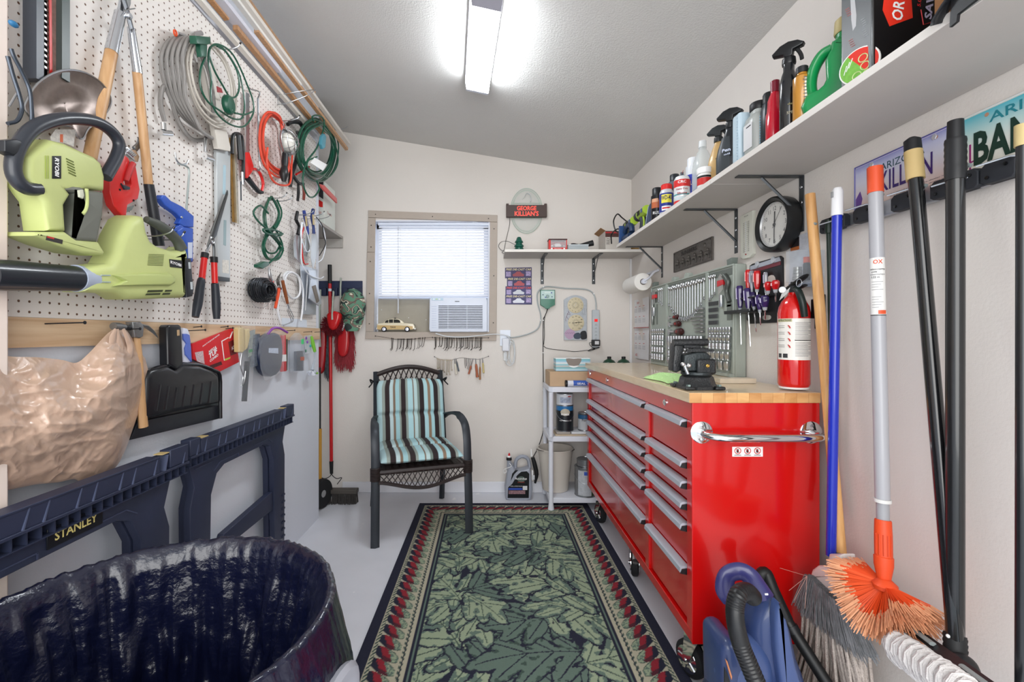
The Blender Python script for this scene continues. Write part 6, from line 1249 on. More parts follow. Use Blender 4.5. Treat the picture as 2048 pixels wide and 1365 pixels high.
t.p('slide_box',MB().box((vx-.018,vy-.045,Zv+.052),(vx+.048,vy-.0305,Zv+.105)),VM,bev=.007);t.p('screw_end',MB().lathe([(.006,0),(.006,.004),(.0035,.005),(.0001,.003)],(vx+.016,vy-.0452,Zv+.082),(0,-1,0),16),BRASS)
t.p('rear_jaw',MB().box((vx-.020,vy-.02,Zv+.1285),(vx+.032,vy+.022,Zv+.142)),VM,bev=.002);t.p('anvil_plate',MB().prism([(vx-.05,Zv+.128),(vx+.048,Zv+.130),(vx+.048,Zv+.138),(vx-.045,Zv+.139)],vy-.028,vy-.021,1),VM)
t.p('front_jaw_arm',MB().prism(sm2([(vx-.088,Zv+.062),(vx-.062,Zv+.062),(vx-.058,Zv+.11),(vx-.05,Zv+.135),(vx-.055,Zv+.155),(vx-.08,Zv+.158),(vx-.084,Zv+.12)],2),vy-.012,vy+.034,1,r=.005,both=True),VM)
t.p('top_jaw_bar',MB().tube([(vx-.085,vy-.005,Zv+.160),(vx+.032,vy-.01,Zv+.162)],.013,14),VM);t.p('top_jaw_web',MB().box((vx-.05,vy-.015,Zv+.140),(vx+.01,vy+.005,Zv+.155)),VM,bev=.003)
t.p('handle_bar',MB().cyl((vx-.068,vy-.055,Zv+.085),(vx-.055,vy-.055,Zv+.055),.0055,n=10),CHROME)
for q in((vx-.072,vy-.055,Zv+.088),(vx-.053,vy-.058,Zv+.084)):t.p('handle_knob',MB().ball(q,.008,n=12,m=7),CHROME)
xa,ya=A(1330,757,1.87)[:2]
g=MB().grid(lambda i,j:(.685+i*.125+.01*math.sin(j*5),1.72+j*.24+.012*math.sin(i*7),1.0475+.001+(.030*math.sin(PI*i)**.5*math.sin(PI*j)**.5*(1+.35*noise.noise((i*4,j*4,2)))if 0<i<1 and 0<j<1 else 0)),28,36)
solo('microfiber_cloth','crumpled lime green microfiber cloth on the worktop behind the vise','cloth',g,mat('c6f0a4',.95,bump=.6,bscale=160),ang=80)
g=MB().box((.895,1.735,1.0468),(1.035,1.79,1.0655));solo('wood_block','small pale wooden block lying on the worktop by the extinguisher','block',g,mat('c9bda9',.6,var=.05),bev=.001)
# ------- screwdriver rack
t=T('screwdriver_rack','black plastic screwdriver rack with round screws on the right wall','rack','R');K=mat('17181b',.4)
t.p('back_plate',ppoly('R',[(1499,532),(1504,528),(1560,512),(1565,516),(1566,645),(1500,648),(1493,640)],.0005,.006,r=.0015),K)
t.p('grey_header',ppoly('R',[(1500,533),(1558,514),(1561,522),(1500,541)],.0062,.008),mat('a8adb8',.3));t.p('maroon_band',ppoly('R',[(1500,541.5),(1561,523),(1561,530),(1500,548)],.0062,.0075),mat('6e2430',.4))
for px,py in((1514,529),(1546,520)):u,v,_=R(px,py,.01);t.p('large_washer',MB().lathe([(.013,0),(.012,.004),(.004,.005),(.004,.003),(.0001,.003)],(u,v,.0081),(0,0,1),20),mat('c3c7cc',.35,.4))
ua,ub=-1.985,-1.80;za=1.325;zb=1.385
lo=t.p('lower_shelf',MB().box((ua+.0,za,.0062),(ub,za+.006,.085)),K,bev=.001);t.p('lower_lip',MB().box((ua,za+.0062,.082),(ub,za+.014,.085)),K,lo);up_=t.p('upper_shelf',MB().box((-1.90,zb,.0062),(-1.745,zb+.005,.06)),K,bev=.001)
t.p('hand_hole_patch',ppoly('R',[(1534,560),(1538,552),(1547,551),(1551,560),(1550,572),(1537,574)],.0061,.0068,smooth=2),mat('cfc6be',.6));t.p('lower_slot_patch',ppoly('R',[(1525,634),(1529,631),(1540,631),(1542,636),(1538,640),(1527,640)],.0061,.0068,smooth=2),mat('b9b4ae',.6))
def driver(px,ytop,ybot,w,hc,lab,grp,hr=.013,tilt=(0,0),hl=.09,sh=.0026,clear=False):
 u,v1,_=R(px,ytop,w);v0=R(px,ybot,w)[1];t=T('screwdriver',lab,'screwdriver','R',group=grp,o=(u,v0,w));d=Vector((tilt[0],0,tilt[1]))
 P=lambda z:(u+tilt[0]*(v1-z),z,w+tilt[1]*(v1-z));hm=v1-hl
 t.p('handle',MB().tube([P(v1),P(v1-.006),P(v1-hl*.5),P(v1-hl*.8),P(hm)],[hr*.7,hr,hr,hr*.8,hr*.55],8,k=2),mat(hc,.12,coat=.6),ang=25)
 t.p('handle_window',MB().tube([(P(v1-.004)[0]-hr*.3,v1-.01,P(v1-.004)[2]+hr*.72),(P(v1-hl*.6)[0]-hr*.3,v1-hl*.6,P(v1-hl*.6)[2]+hr*.72)],hr*.42,6),mat('c9c2dc' if hc!='c2161c' else 'e8b9b9',.1,coat=.5))
 t.p('clear_collar',MB().tube([P(hm),P(hm-.012)],[hr*.62,hr*.45],10),mat('c9ced4',.1,alpha=.6));t.p('shaft',MB().tube([P(hm-.012),P(v0+.006),P(v0)],[sh,sh,sh*.6],8),CHROME)
for i,(px,yt,yb,hc,hr,hl,tu)in enumerate(((1479,572,690,'35245e',.013,.095,.05),(1494,577,693,'35245e',.0125,.085,.10),(1505,585,665,'2f2352',.011,.06,.16),(1517,590,652,'35245e',.011,.06,.12),(1529,592,640,'33255a',.015,.045,.05))):
 driver(px,yt,yb,.055 if i!=2 else .04,hc,'%s purple handled screwdriver from left in the lower rack row'%ORD[i],'purple screwdrivers',hr,(tu,.0),hl)
for i,(px,yt,yb,hr,hl,tu)in enumerate(((1496,540,600,.011,.08,0),(1503,542,615,.009,.08,.02),(1514,542,610,.013,.075,0),(1531,545,612,.008,.07,.02),(1536,564,606,.013,.035,0),(1551,561,604,.014,.035,0))):
 driver(px,yt,yb,.036,'c2161c' if i not in(1,3)else '8f8f98','%s screwdriver from left in the upper rack row, %s handle'%(ORD[i],'red' if i not in(1,3)else 'grey clear'),'upper row screwdrivers',hr,(tu,0),hl)
# ------- blister pack and fire extinguisher
t=T('blister_pack','clear blister pack of silver rolls and black orange marker on right wall','blister pack','R')
t.p('backing_card',ppoly('R',[(1580,478),(1622,462),(1622,575),(1578,575)],.0005,.002),mat('c9ccd4',.5,var=.15,scale=60));t.p('header_print',ppoly('R',[(1581,480),(1598,474),(1598,492),(1581,497)],.0021,.003),mat('2a2426',.4));t.p('orange_print',ppoly('R',[(1581,497),(1598,492),(1598,499),(1581,504)],.0021,.003),mat('b86a3a',.4))
t.p('clear_shell',ppoly('R',[(1571,503),(1600,499),(1622,500),(1622,568),(1571,566)],.004,.05,r=.004),mat('cfd6de',.08,alpha=.28,coat=.4))
t.p('bottom_edge',ppoly('R',[(1577,568),(1622,564),(1622,573),(1577,577)],.0045,.03),mat('a9b4c9',.15,alpha=.6))
for k,(z0,r_)in enumerate(((.0,.016),(.012,.0145),(.024,.0135),(.036,.013))):
 u,v,_=R(1594,561,.028);t.p('silver_roll',MB().lathe([(r_,0),(r_,.0105),(r_*.7,.0115),(.0001,.0115)],(u,v+z0,.026),(0,1,0),22),mat('a9aba8',.3,.8))
u,v,_=R(1611,561,.03);t.p('black_marker',MB().lathe([(.011,0),(.011,.055),(.009,.06)],(u,v,.026),(0,1,0),18),BLKG);t.p('orange_cap',MB().lathe([(.010,.0605),(.010,.080),(.0001,.081)],(u,v,.026),(0,1,0),18),mat('e0582a',.35))
xe,ye,r_=1.052,1.548,.048;zb_=1.055
t=T('fire_extinguisher','red fire extinguisher with white instruction label hung by the worktop end','fire extinguisher',o=(xe,ye,zb_));RD=mat('c8100e',.15,coat=.7)
t.p('cylinder',MB().lathe([(.040,0),(.046,.006),(r_,.014),(r_,.255),(.045,.275),(.036,.295),(.022,.312),(.018,.318),(.018,.325)],(xe,ye,zb_),n=48),RD)
t.p('base_ring',MB().lathe([(.043,-.004),(.0445,.0),(.041,.003)],(xe,ye,zb_),n=40,caps=False),WHT2)
a0=FACE(xe,ye);t.p('instruction_label',band((xe,ye),r_,zb_+.095,zb_+.235,60,a0-1.2,a0+1.35),mat('e2dfd8',.35));R2=r_+.0008
t.p('label_heading',band((xe,ye),R2,zb_+.224,zb_+.234,30,a0-1.2,a0-.1),mat('b3b08a',.4));t.p('lettering',MB().text('INSTRUCTIONS',.006,(0,0,zb_+.229),width=.045,cyl=(xe,ye,R2+.0008,a0-.62)),mat('3a3a30',.4),smooth=False)
for k in range(4):
 z=zb_+.208-k*.022;aa=a0-.28
 g=MB().tube([(xe+(R2+.001)*math.cos(aa+dx_),ye+(R2+.001)*math.sin(aa+dx_),z+dz_)for dx_,dz_ in((-.05,.004),(.03,.0),(.08,-.006))],[.003,.005,.004],6,k=2,flat=(.4,1));t.p('printed_pictogram',g,mat('c4201c',.4));g=MB()
 for q in range(2):g.add(*(lambda m_:(m_.v,m_.f))(band((xe,ye),R2,z-.004+q*.006,z-.0028+q*.006,20,a0-1.1,a0-.55)))
 t.p('printed_lines',g,mat('6a6a6a',.5),kind='stuff')
g=MB()
for q in range(26):
 if q in(11,12):continue
 m_=band((xe,ye),R2,zb_+.108+q*.0045,zb_+.1092+q*.0045,30,a0+.08,a0+1.25-.3*(q%4==0));g.add(m_.v,m_.f)
t.p('printed_paragraphs',g,mat('77767a',.5),kind='stuff');t.p('panel_divider',band((xe,ye),R2,zb_+.160,zb_+.163,30,a0+.05,a0+1.3),BLK)
for k in range(2):t.p('printed_icon',band((xe,ye),R2,zb_+.102,zb_+.116,12,a0-1.05+k*.38,a0-.78+k*.42),mat('3a3a3c',.4))
t.p('valve_body',MB().lathe([(.014,0),(.014,.02),(.010,.024),(.010,.036)],(xe,ye,zb_+.3255),n=20),BLACKM)
t.p('squeeze_handle',MB().tube([(xe,ye+.03,zb_+.342),(xe,ye,zb_+.352),(xe,ye-.05,zb_+.372),(xe,ye-.065,zb_+.378)],[.008,.010,.009,.005],8,k=3,flat=(.7,1.3)),BLK);t.p('carry_handle',MB().tube([(xe,ye+.01,zb_+.338),(xe,ye-.03,zb_+.338),(xe,ye-.055,zb_+.345)],.007,8,k=3,flat=(.6,1.4)),BLK)
t.p('hose',MB().tube([(xe-.004,ye-.012,zb_+.337),(xe-.015,ye-.045,zb_+.325),(xe-.012,ye-.06,zb_+.285),(xe-.004,ye-.058,zb_+.24)],[.009,.011,.011,.010],12,k=4),mat('14211f',.4));t.p('pressure_gauge',MB().lathe([(.012,0),(.012,.008),(.010,.010),(.0001,.010)],(xe-.012,ye+.04,zb_+.338),(-.6,-.8,0),20),mat('c9cdd0',.2,.5))
t.p('pull_ring',MB().tube([(xe-.02,ye-.055+.013*math.cos(q),zb_+.352+.013*math.sin(q))for q in[2*PI*k/20 for k in range(20)]],.0012,5,closed=True),STEEL);t.p('paper_tag',MB().add([(xe-.03,ye+.03,zb_+.30),(xe-.03,ye-.014,zb_+.322),(xe-.03,ye-.026,zb_+.340),(xe-.03,ye+.018,zb_+.322)]+[(xe-.0305,ye+.03,zb_+.30),(xe-.0305,ye-.014,zb_+.322),(xe-.0305,ye-.026,zb_+.340),(xe-.0305,ye+.018,zb_+.322)],[(0,1,2,3),(7,6,5,4),(0,4,5,1),(1,5,6,2),(2,6,7,3),(3,7,4,0)]),mat('cfd0ce',.5))
t.p('wall_bracket',MB().box((XR-.012,ye-.05,zb_+.20),(XR-.001,ye-.012,zb_+.315)).box((XR-.03,ye-.045,zb_+.235),(XR-.0121,ye-.02,zb_+.30)),BLK,bev=.002)
# ------- licence plates and tool rail
def plate(u0,lab,kind):
 t=T('licence_plate',lab,'licence plate','R');W_,Hh=.305,.152;z0=1.744-Hh;base={'p':'cfc9e0','a':'c9cfc4'}[kind];w=.0042
 t.p('plate_blank',MB().prism([(u0+.006,z0),(u0+W_-.006,z0),(u0+W_,z0+.006),(u0+W_,z0+Hh-.006),(u0+W_-.006,z0+Hh),(u0+.006,z0+Hh),(u0,z0+Hh-.006),(u0,z0+.006)],.0022,.004,r=.001),mat(base if kind=='p' else 'd6dad0',.35))
 t.p('printed_sky',MB().box((u0+.004,z0+.004,w),(u0+W_-.004,z0+Hh-.004,w+.0003)),gradmat('plate_print_'+kind,((0,'e6c6b4'),(.35,'dccfd0'),(.65,'d3d3e2'),(.86,'c0c4e0'),(1,'8f92c8'))if kind=='p' else((0,'e2dccf'),(.45,'dde0d8'),(.7,'b9d6d4'),(1,'4fb3c4'))),smooth=False)
 if kind=='p':
  t.p('lettering',MB().text('ARIZONA',.020,(u0+.155,z0+.120,w+.0005),width=.13),mat('1f4a5a',.4),smooth=False);t.p('lettering',MB().text('KILLIAN',.056,(u0+.165,z0+.078,w+.0008),width=.152,bold=.01),mat('3a1f6e',.35),smooth=False)
  g=MB()
  for k in range(3):g.text('the grand canyon state dealer line',.004,(u0+.20,z0+.035-k*.007,w+.0006),width=.16)
  t.p('small_print',g,mat('5a5260',.4),smooth=False,kind='stuff')
  t.p('purple_ridge',MB().prism([(u0+.004,z0+.055),(u0+.02,z0+.075),(u0+.028,z0+.05),(u0+.02,z0+.02),(u0+.004,z0+.02)],w+.0004,w+.0007),mat('6a4a9a',.4))
  for a in(.06,.245):t.p('frame_crest',MB().lathe([(.008,0),(.006,.002),(.0001,.002)],(u0+a,z0+.140,w+.0003),(0,0,1),6),mat('c9c9d0',.3,.5))
  t.p('frame_edge',MB().tube([(u0,z0,.0045),(u0+W_,z0,.0045),(u0+W_,z0+Hh,.0045),(u0,z0+Hh,.0045)],.0022,4,closed=True),mat('5a5aa0',.35))
 else:
  t.p('lettering',MB().text('ARIZONA',.022,(u0+.060,z0+.128,w+.0006),width=.19,align='LEFT',bold=.01),mat('1d7f8c',.4),smooth=False);t.p('lettering',MB().text('BAN',.076,(u0+.028,z0+.070,w+.0009),width=.115,align='LEFT',bold=.035),mat('12342a',.35),smooth=False)
  t.p('purple_mountains',MB().prism([(u0+.012,z0+.006),(u0+.035,z0+.020),(u0+.048,z0+.016),(u0+.075,z0+.028),(u0+.10,z0+.020),(u0+.16,z0+.034),(u0+.22,z0+.02),(u0+.29,z0+.03),(u0+.30,z0+.006)],w+.0004,w+.0007),mat('7a1a6e',.4))
  for P in([(.020,.02),(.020,.085)],[(.008,.055),(.010,.040),(.020,.038)],[(.034,.065),(.032,.045),(.020,.043)]):t.p('printed_cactus',MB().tube([(u0+a,z0+b,w+.0006)for a,b in P],.0022,6,flat=(.3,1)),mat('8a1f6a',.4))
  t.p('raised_edge',MB().tube([(u0,z0,.0045),(u0+W_,z0,.0045),(u0+W_,z0+Hh,.0045),(u0,z0+Hh,.0045)],.0026,4,closed=True),mat('dfe0de',.35))
 for a in(.055,.25):t.p('bolt_hole',MB().lathe([(.0045,0),(.0045,.0003),(.0001,.0003)],(u0+a,z0+Hh-.014,w+.0006),(0,0,1),12),mat('b98a70',.5))
plate(-1.375,'pale lilac plate with purple letters, left of the green lettered one','p');plate(-1.066,'pale blue plate with large dark green letters and purple mountains','a')
t=T('tool_holder_rail','silver wall rail with black rubber clips holding the brooms','tool rail','R');AL=mat('b9bdc2',.3,.8)
t.p('rail',MB().box((-1.475,1.566,.0075),(-.5,1.611,.012)).box((-1.475,1.566,.0121),(-.5,1.571,.018)),AL,bev=.001)
poles=[]
def clip(px):
 D=F*(XR-.03)/(px-CX);u=-D
 c_=t.p('rubber_clip',MB().prism([(u-.034,1.572),(u-.026,1.566),(u+.026,1.566),(u+.034,1.572),(u+.034,1.602),(u+.024,1.611),(u-.024,1.611),(u-.034,1.602)],.0125,.032,r=.003),mat('2c2f35',.6))
 for du in(-.018,.018):t.p('rivet',MB().lathe([(.004,0),(.004,.002),(.0001,.0025)],(u+du,1.588+du*.5,.0321),(0,0,1),8),BLKG,c_)
def hook(px,py):
 u,v,_=R(px,py,.075);t.p('swing_arm',MB().tube([(u-.055,v-.012,.035),(u-.045,v+.004,.060),(u-.02,v+.009,.078),(u,v+.003,.083),(u+.012,v-.004,.080)],.0045,8,k=4),mat('9aa4a4',.35,.5));t.p('arm_ring',MB().tube([(u-.008,v+.010*math.cos(q),.078+.010*math.sin(q))for q in[2*PI*k/14 for k in range(14)]],.0022,6,closed=True),BLKG)
 t.p('wire_spring',MB().tube([(u+.012,v-.006,.070),(u+.05,v+.002,.04),(u+.058,v,.03)],.0022,6),AL)
for px in(1655,1672,1725,1805,1888,1925,1995):clip(px)
for px,py in((1630,448),(1680,420),(1762,390),(1848,372),(1935,332)):hook(px,py)
# ------- long handled things hung along the right wall
def PX(px,py,X):return A(px,py,F*X/(px-CX))
def pole(t,a,b,r,m,name='pole',n=18):return t.p(name,MB().tube([a,b],r,n),m)
def lerp(a,b,k):return tuple(a[i]+(b[i]-a[i])*k for i in range(3))
def strands(path_fn,n,r,seg=5,sides=3,seed=1):
 g=MB();q=random.Random(seed)
 for i in range(n):g.tube(path_fn(i/n,q),r,sides,k=0,caps=False)
 return g
a,b=PX(1620,389,1.045),PX(1681,1105,1.055)
t=T('string_mop','string mop with unpainted wooden handle leaning next to the fire extinguisher','mop');
pole(t,a,b,[.0145,.0150],wood('c08a52','d9a86c',3,(3,3,.25),.45),'handle');c=PX(1683,1145,1.05);t.p('ferrule',MB().tube([lerp(a,b,1.001),c],[.0165,.017],16),mat('6d6a66',.4,.6));
hd=PX(1680,1215,1.03);t.p('mop_clamp',MB().tube([c,(c[0]-.01,c[1],c[2]-.04)],[.016,.022],12),BLK)
def mp(k,q):
 yy=hd[1]+(k-.5)*.26;d=q.uniform(-.02,.015);s0=(hd[0]+.01+d,yy*.35+hd[1]*.65,hd[2]+.01);e=(hd[0]-.01+q.uniform(-.05,.04),hd[1]+(k-.5)*.36+q.uniform(-.02,.02),max(.06,hd[2]-.36+q.uniform(-.03,.03)))
 m1=(s0[0]-.02+d,lerp(s0,e,.25)[1],lerp(s0,e,.12)[2]);m2=(lerp(s0,e,.6)[0]-.01,lerp(s0,e,.55)[1],lerp(s0,e,.55)[2]);return crom([s0,m1,m2,e],3)
t.p('mop_strings',strands(mp,120,.0042,sides=6),mat('b9aea6',.95,var=.18,scale=60,bump=.6,bscale=300),kind='stuff')
a,b=PX(1657,462,1.09),PX(1668,985,1.095);t=T('garden_tool_handle','thin dark green pole with black tip behind the blue broom','pole');pole(t,a,b,.0062,mat('1c2f28',.35),'shaft');t.p('black_sleeve',MB().tube([lerp(a,b,.92),PX(1676,1030,1.095)],[.008,.008],12),BLK);t.p('hanging_cap',MB().tube([PX(1657,440,1.085),PX(1657,466,1.088)],[.009,.010],12),mat('1c2f28',.35))
a,b=PX(1675,376,1.035),PX(1662,1112,1.03);t=T('angle_broom','broom with blue pole, white grip and angled grey bristles','broom')
pole(t,lerp(a,b,.075),b,.0130,mat('1b2fae',.25,coat=.4));t.p('grip',MB().tube([a,lerp(a,b,.01),lerp(a,b,.0745)],[.010,.0145,.0150],16),mat('e4e4e6',.4));k_=t.p('hanging_slot',MB().box((a[0]-.0175,a[1]-.004,a[2]-.028),(a[0]-.0145,a[1]+.004,a[2]-.012)),mat('9a9a9c',.5))
s0=PX(1658,1108,1.03);s1=PX(1662,1185,1.015);hp=[(PX(x,y,.99))for x,y in((1616,1140),(1630,1131),(1645,1138),(1652,1150),(1678,1168),(1690,1208),(1652,1186),(1614,1152))]
hd_=[(1613,1152),(1617,1139),(1628,1131),(1640,1133),(1647,1140),(1650,1108),(1676,1108),(1675,1150),(1684,1182),(1693,1212),(1688,1218),(1666,1200),(1640,1176),(1615,1160)]
t.p('broom_head',MB().prism([R(x,y,.135)[:2]for x,y in hd_],.080,.128,r=.012,both=True).xf(FRM['R']),mat('e0dad6',.4))
e0,e1=PX(1604,1215,.98),PX(1738,1318,1.0)
def br(k,q):
 a_=lerp(PX(1618,1150,.985),PX(1692,1214,.995),k);jit=[q.uniform(-.012,.012)for _ in range(3)]
 p0=(a_[0]+jit[0],a_[1]+jit[1]*.3,a_[2]);e=lerp(e0,e1,k);L_=.0 if k<.3 else 0;p2=(e[0]+jit[0]*2.2,e[1]+jit[1]*1.6,e[2]+jit[2]);m=lerp(p0,p2,.5);return[p0,(m[0]+jit[2]*.5,m[1],m[2]),p2]
t.p('bristles',strands(br,950,.0014,sides=3),mat('7f8184',.6,var=.3,scale=40),kind='stuff')
g=MB()
for e in((1560,1137),(1578,1182),(1588,1202),(1610,1218)):g.tube([PX(1614,1153,.97),lerp(PX(1614,1153,.97),PX(e[0],e[1],.96),.5),PX(e[0],e[1],.95)],.0007,4)
t.p('stray_bristles',g,mat('d9a79a',.5),kind='stuff')
a,b=PX(1750,335,1.035),PX(1766,1040,1.02);t=T('cobweb_duster','grey telescoping pole duster with orange fan of bristles','duster')
pole(t,lerp(a,b,.075),lerp(a,b,.945),.0158,mat('a9a9ae',.35,coat=.2));t.p('orange_cap',MB().tube([a,lerp(a,b,.075)],[.0175,.0175],20),mat('e0532c',.45));t.p('locking_ring',MB().tube([lerp(a,b,.943),lerp(a,b,.952)],[.0185,.0185],20),mat('d9d9d6',.4));pole(t,lerp(a,b,.952),b,.0135,mat('9fa0a4',.35),'inner_pole')
la,lb=lerp(a,b,.265),lerp(a,b,.43);lab=t.p('white_label',MB().tube([la,lb],.01595,24,caps=False),mat('e6e5e2',.4));an=FACE(la[0],la[1])
def plab(s,k,sz,wd,h,x=0):c=lerp(la,lb,k);t.p('lettering',MB().text(s,sz,(0,0,c[2]),width=wd,cyl=(c[0],c[1],.0163,an+x),bold=.02),mat(h,.4),lab,smooth=False)
plab('OX',.07,.011,.02,'d8532c',.1);plab('telescoping',.20,.005,.034,'5a5a5c');plab('pole',.245,.005,.012,'5a5a5c',-.4);plab('telescopique',.29,.005,.034,'8a8a8c');plab('3.22 m',.335,.005,.018,'5a5a5c',-.3)
for k in range(9):c=lerp(la,lb,.42+k*.045+(.08 if k>3 else 0));m_=band((c[0],c[1]),.0163,c[2],c[2]+.0012,20,an-.8,an+.7-.3*(k%3));t.p('text_line',m_,mat('9a9a9c',.5),lab)
c=lerp(la,lb,.965);t.p('red_corner',band((c[0],c[1]),.0163,c[2]-.001,c[2]+.009,20,an+.0,an+1.1),mat('d8532c',.4),lab);c=lerp(la,lb,.99);t.p('black_line',band((c[0],c[1]),.0163,c[2]-.001,c[2]+.001,20,an-1.2,an+1.2),BLK,lab)
g0,g1=b,PX(1768,1162,1.005);OR=mat('dc4a1e',.5);t.p('orange_grip',MB().tube([g0,lerp(g0,g1,.02),lerp(g0,g1,.25),lerp(g0,g1,.6),lerp(g0,g1,.61),lerp(g0,g1,.75),g1],[.0165,.0175,.0185,.0185,.0205,.020,.0135],20),OR)
for k in range(5):an_=an-.9+k*.45;c0,c1_=lerp(g0,g1,.22),lerp(g0,g1,.56);t.p('grip_flute',MB().tube([(c0[0]+.0185*math.cos(an_),c0[1]+.0185*math.sin(an_),c0[2]),(c1_[0]+.0187*math.cos(an_),c1_[1]+.0187*math.sin(an_),c1_[2])],.0015,5),mat('c9401a',.5))
hub=PX(1770,1168,1.0);t.p('bristle_hub',MB().lathe([(.0001,.012),(.014,.010),(.026,-.002),(.024,-.012),(.0001,-.014)],hub,(0,0,1),20),OR)
def fan(k,q,lo=.3,hi=1):
 th=PI*(-1.04+1.06*q.random());el=q.uniform(-.62,.55)
 ln=.140*(1-.10*abs(math.sin(th*2)))*q.uniform(.84,1.03)*(1 if math.sin(th)<-.2 else .92)
 dy=-math.cos(th)*math.cos(el);dz=math.sin(th)*math.cos(el)*(.95 if math.sin(th)<0 else .35)-.03*math.cos(th);dx_=-.8*math.sin(el)-.22
 v=Vector((dx_,dy,dz)).normalized()*ln;v.x=min(v.x,1.112-hub[0]);p0=Vector(hub)+v*.08;return p0,Vector(hub)+v
q=random.Random(9);g1_,g2_=MB(),MB()
for i in range(1500):
 p0,p1=fan(0,q);m=p0.lerp(p1,q.uniform(.60,.76));jx_=Vector((q.uniform(-1,1),q.uniform(-1,1),q.uniform(-1,1)))*.003
 g1_.tube([p0,m],[.0012,.0014],3,caps=False);g2_.tube([m,p1+jx_-Vector((0,0,.004))],[.0020,.0012],3,caps=False)
t.p('orange_bristles',g1_,mat('e2501c',.6),kind='stuff');t.p('bristle_tips',g2_,mat('dfa078',.7,var=.12,scale=60),kind='stuff',label='pale frayed peach bristle tips')
a,b=PX(1824,276,1.035),PX(1912,1290,1.005);t=T('twist_mop','black pole twist mop with tan taped band and white looped head','mop')
t.p('rounded_cap',MB().tube([a,lerp(a,b,.006),lerp(a,b,.030)],[.008,.0165,.0170],20),BLK);t.p('tan_tape',MB().tube([lerp(a,b,.030),lerp(a,b,.092)],[.0178,.0178],20),mat('c4aa74',.6));pole(t,lerp(a,b,.092),b,.0145,mat('131416',.2,coat=.5))
ha,hb_=PX(1788,1290,.96),PX(1945,1400,.90);g=MB();q=random.Random(2)
for i in range(34):
 c=Vector(lerp(ha,hb_,i/33));rr_=.028+.006*math.sin(i*1.9)-(.012 if i<2 else 0)
 for s_ in range(2):g.tube([(c.x-rr_*.8*math.cos(th),c.y+.010*math.sin(th*1.0+s_)+q.uniform(-.003,.003),c.z+rr_*math.sin(th))for th in[2*PI*k/12 for k in range(12)]],.0062,6,closed=True)
t.p('looped_strips',g,mat('d6d2d0',.9,bump=.5,bscale=150),kind='stuff');t.p('inner_core',MB().tube([ha,hb_],[.024,.026],12),mat('c9c5c3',.9))
a,b=PX(1911,242,1.025),PX(1910,1285,1.01);t=T('squeegee_mop','thick black pole with wide black and grey clamp head','squeegee')
t.p('end_cap',MB().tube([a,lerp(a,b,.035)],[.0135,.0145],20),BLK);t.p('ribbed_grip',MB().tube([lerp(a,b,.035+k*.006)for k in range(10)]+[lerp(a,b,.115)],[.0175,.0185]*5+[.0175],20),BLK);pole(t,lerp(a,b,.115),b,.0158,mat('141517',.3,coat=.4));t.p('collar',MB().tube([lerp(a,b,.985),PX(1912,1330,.995)],[.0185,.0185],18),mat('191a1c',.6))
for k in range(5):c=lerp(lerp(a,b,.99),PX(1912,1330,.995),k/5);t.p('collar_ring',MB().tube([c,(c[0],c[1],c[2]-.003)],[.0198,.0198],18),BLK)
c0,c1_=PX(1820,1256,1.0),PX(2040,1420,.93);t.p('clamp_bar',MB().tube([c0,c1_],[.016,.020],4,flat=(.8,1)),mat('1a1b1e',.4));
for k0,k1 in((.03,.32),(.60,.90)):p,q_=lerp(c0,c1_,k0),lerp(c0,c1_,k1);t.p('grey_insert',MB().tube([(p[0]-.012,p[1],p[2]+.010),(q_[0]-.012,q_[1],q_[2]+.010)],[.006,.007],8,flat=(.6,1)),mat('8d9494',.4))
t.p('pivot',MB().ball(PX(1925,1335,.985),.026,n=16,m=9),BLK);t.p('white_stud',MB().ball(PX(1896,1273,.99),.004,n=8,m=5),WHT2)
a,b=PX(2046,250,1.03),PX(2044,1500,1.0);t=T('edge_pole','black pole with tan top band at the right edge of frame','pole');t.p('tan_band',MB().tube([a,lerp(a,b,.035)],.012,16),mat('c4b07c',.6));pole(t,lerp(a,b,.035),b,.0098,mat('15171a',.3,coat=.4))
# ------- vacuum cleaner
t=T('vacuum_cleaner','navy blue portable vacuum with ribbed black hose in front of tool chest','vacuum',o=(.72,1.2,0));VB=mat('2c3c66',.38,coat=.3,var=.04,scale=10);VB2=mat('3d4f7c',.38,coat=.3)
def V(px,py,D=1.24):return A(px,py,D)
def vp(L_):return[(p[0],p[2])for p in[V(x,y)for x,y in L_]]
t.p('rear_shell',MB().prism(sm2(vp([(1500,1215),(1516,1192),(1530,1180),(1548,1205),(1566,1245),(1578,1300),(1596,1350),(1600,1420),(1500,1440),(1494,1320),(1490,1250)]),2),1.30,1.19,1,r=.035,both=True),VB)
t.p('front_ridge',MB().prism(sm2(vp([(1522,1182),(1531,1180),(1545,1230),(1556,1290),(1580,1370),(1590,1430),(1540,1430),(1530,1340),(1520,1270),(1518,1215)]),2),1.195,1.165,1,r=.012),VB2)
t.p('carry_handle',MB().tube([V(1462,1198,1.25),V(1450,1178,1.25),V(1454,1152,1.25),V(1476,1143,1.25),V(1496,1150,1.24),V(1512,1172,1.235),V(1526,1196,1.23)],[.020,.021,.019,.019,.019,.020,.022],14,k=5,flat=(1.3,.8)),mat('2f2f62',.35,coat=.3))
t.p('switch_slot',MB().prism(vp([(1521,1174),(1526,1174),(1536,1196),(1537,1203),(1531,1202)]),1.162,1.16,1),BLK);t.p('switch_light',MB().box((V(1529,0,1.16)[0],1.157,V(0,1190,1.16)[2]),(V(1535,0,1.16)[0],1.1595,V(0,1187,1.16)[2])),WHT2)
t.p('motor_dome',MB().ball(V(1484,1340,1.22),.10,(.75,.6,1),28,16),VB2)
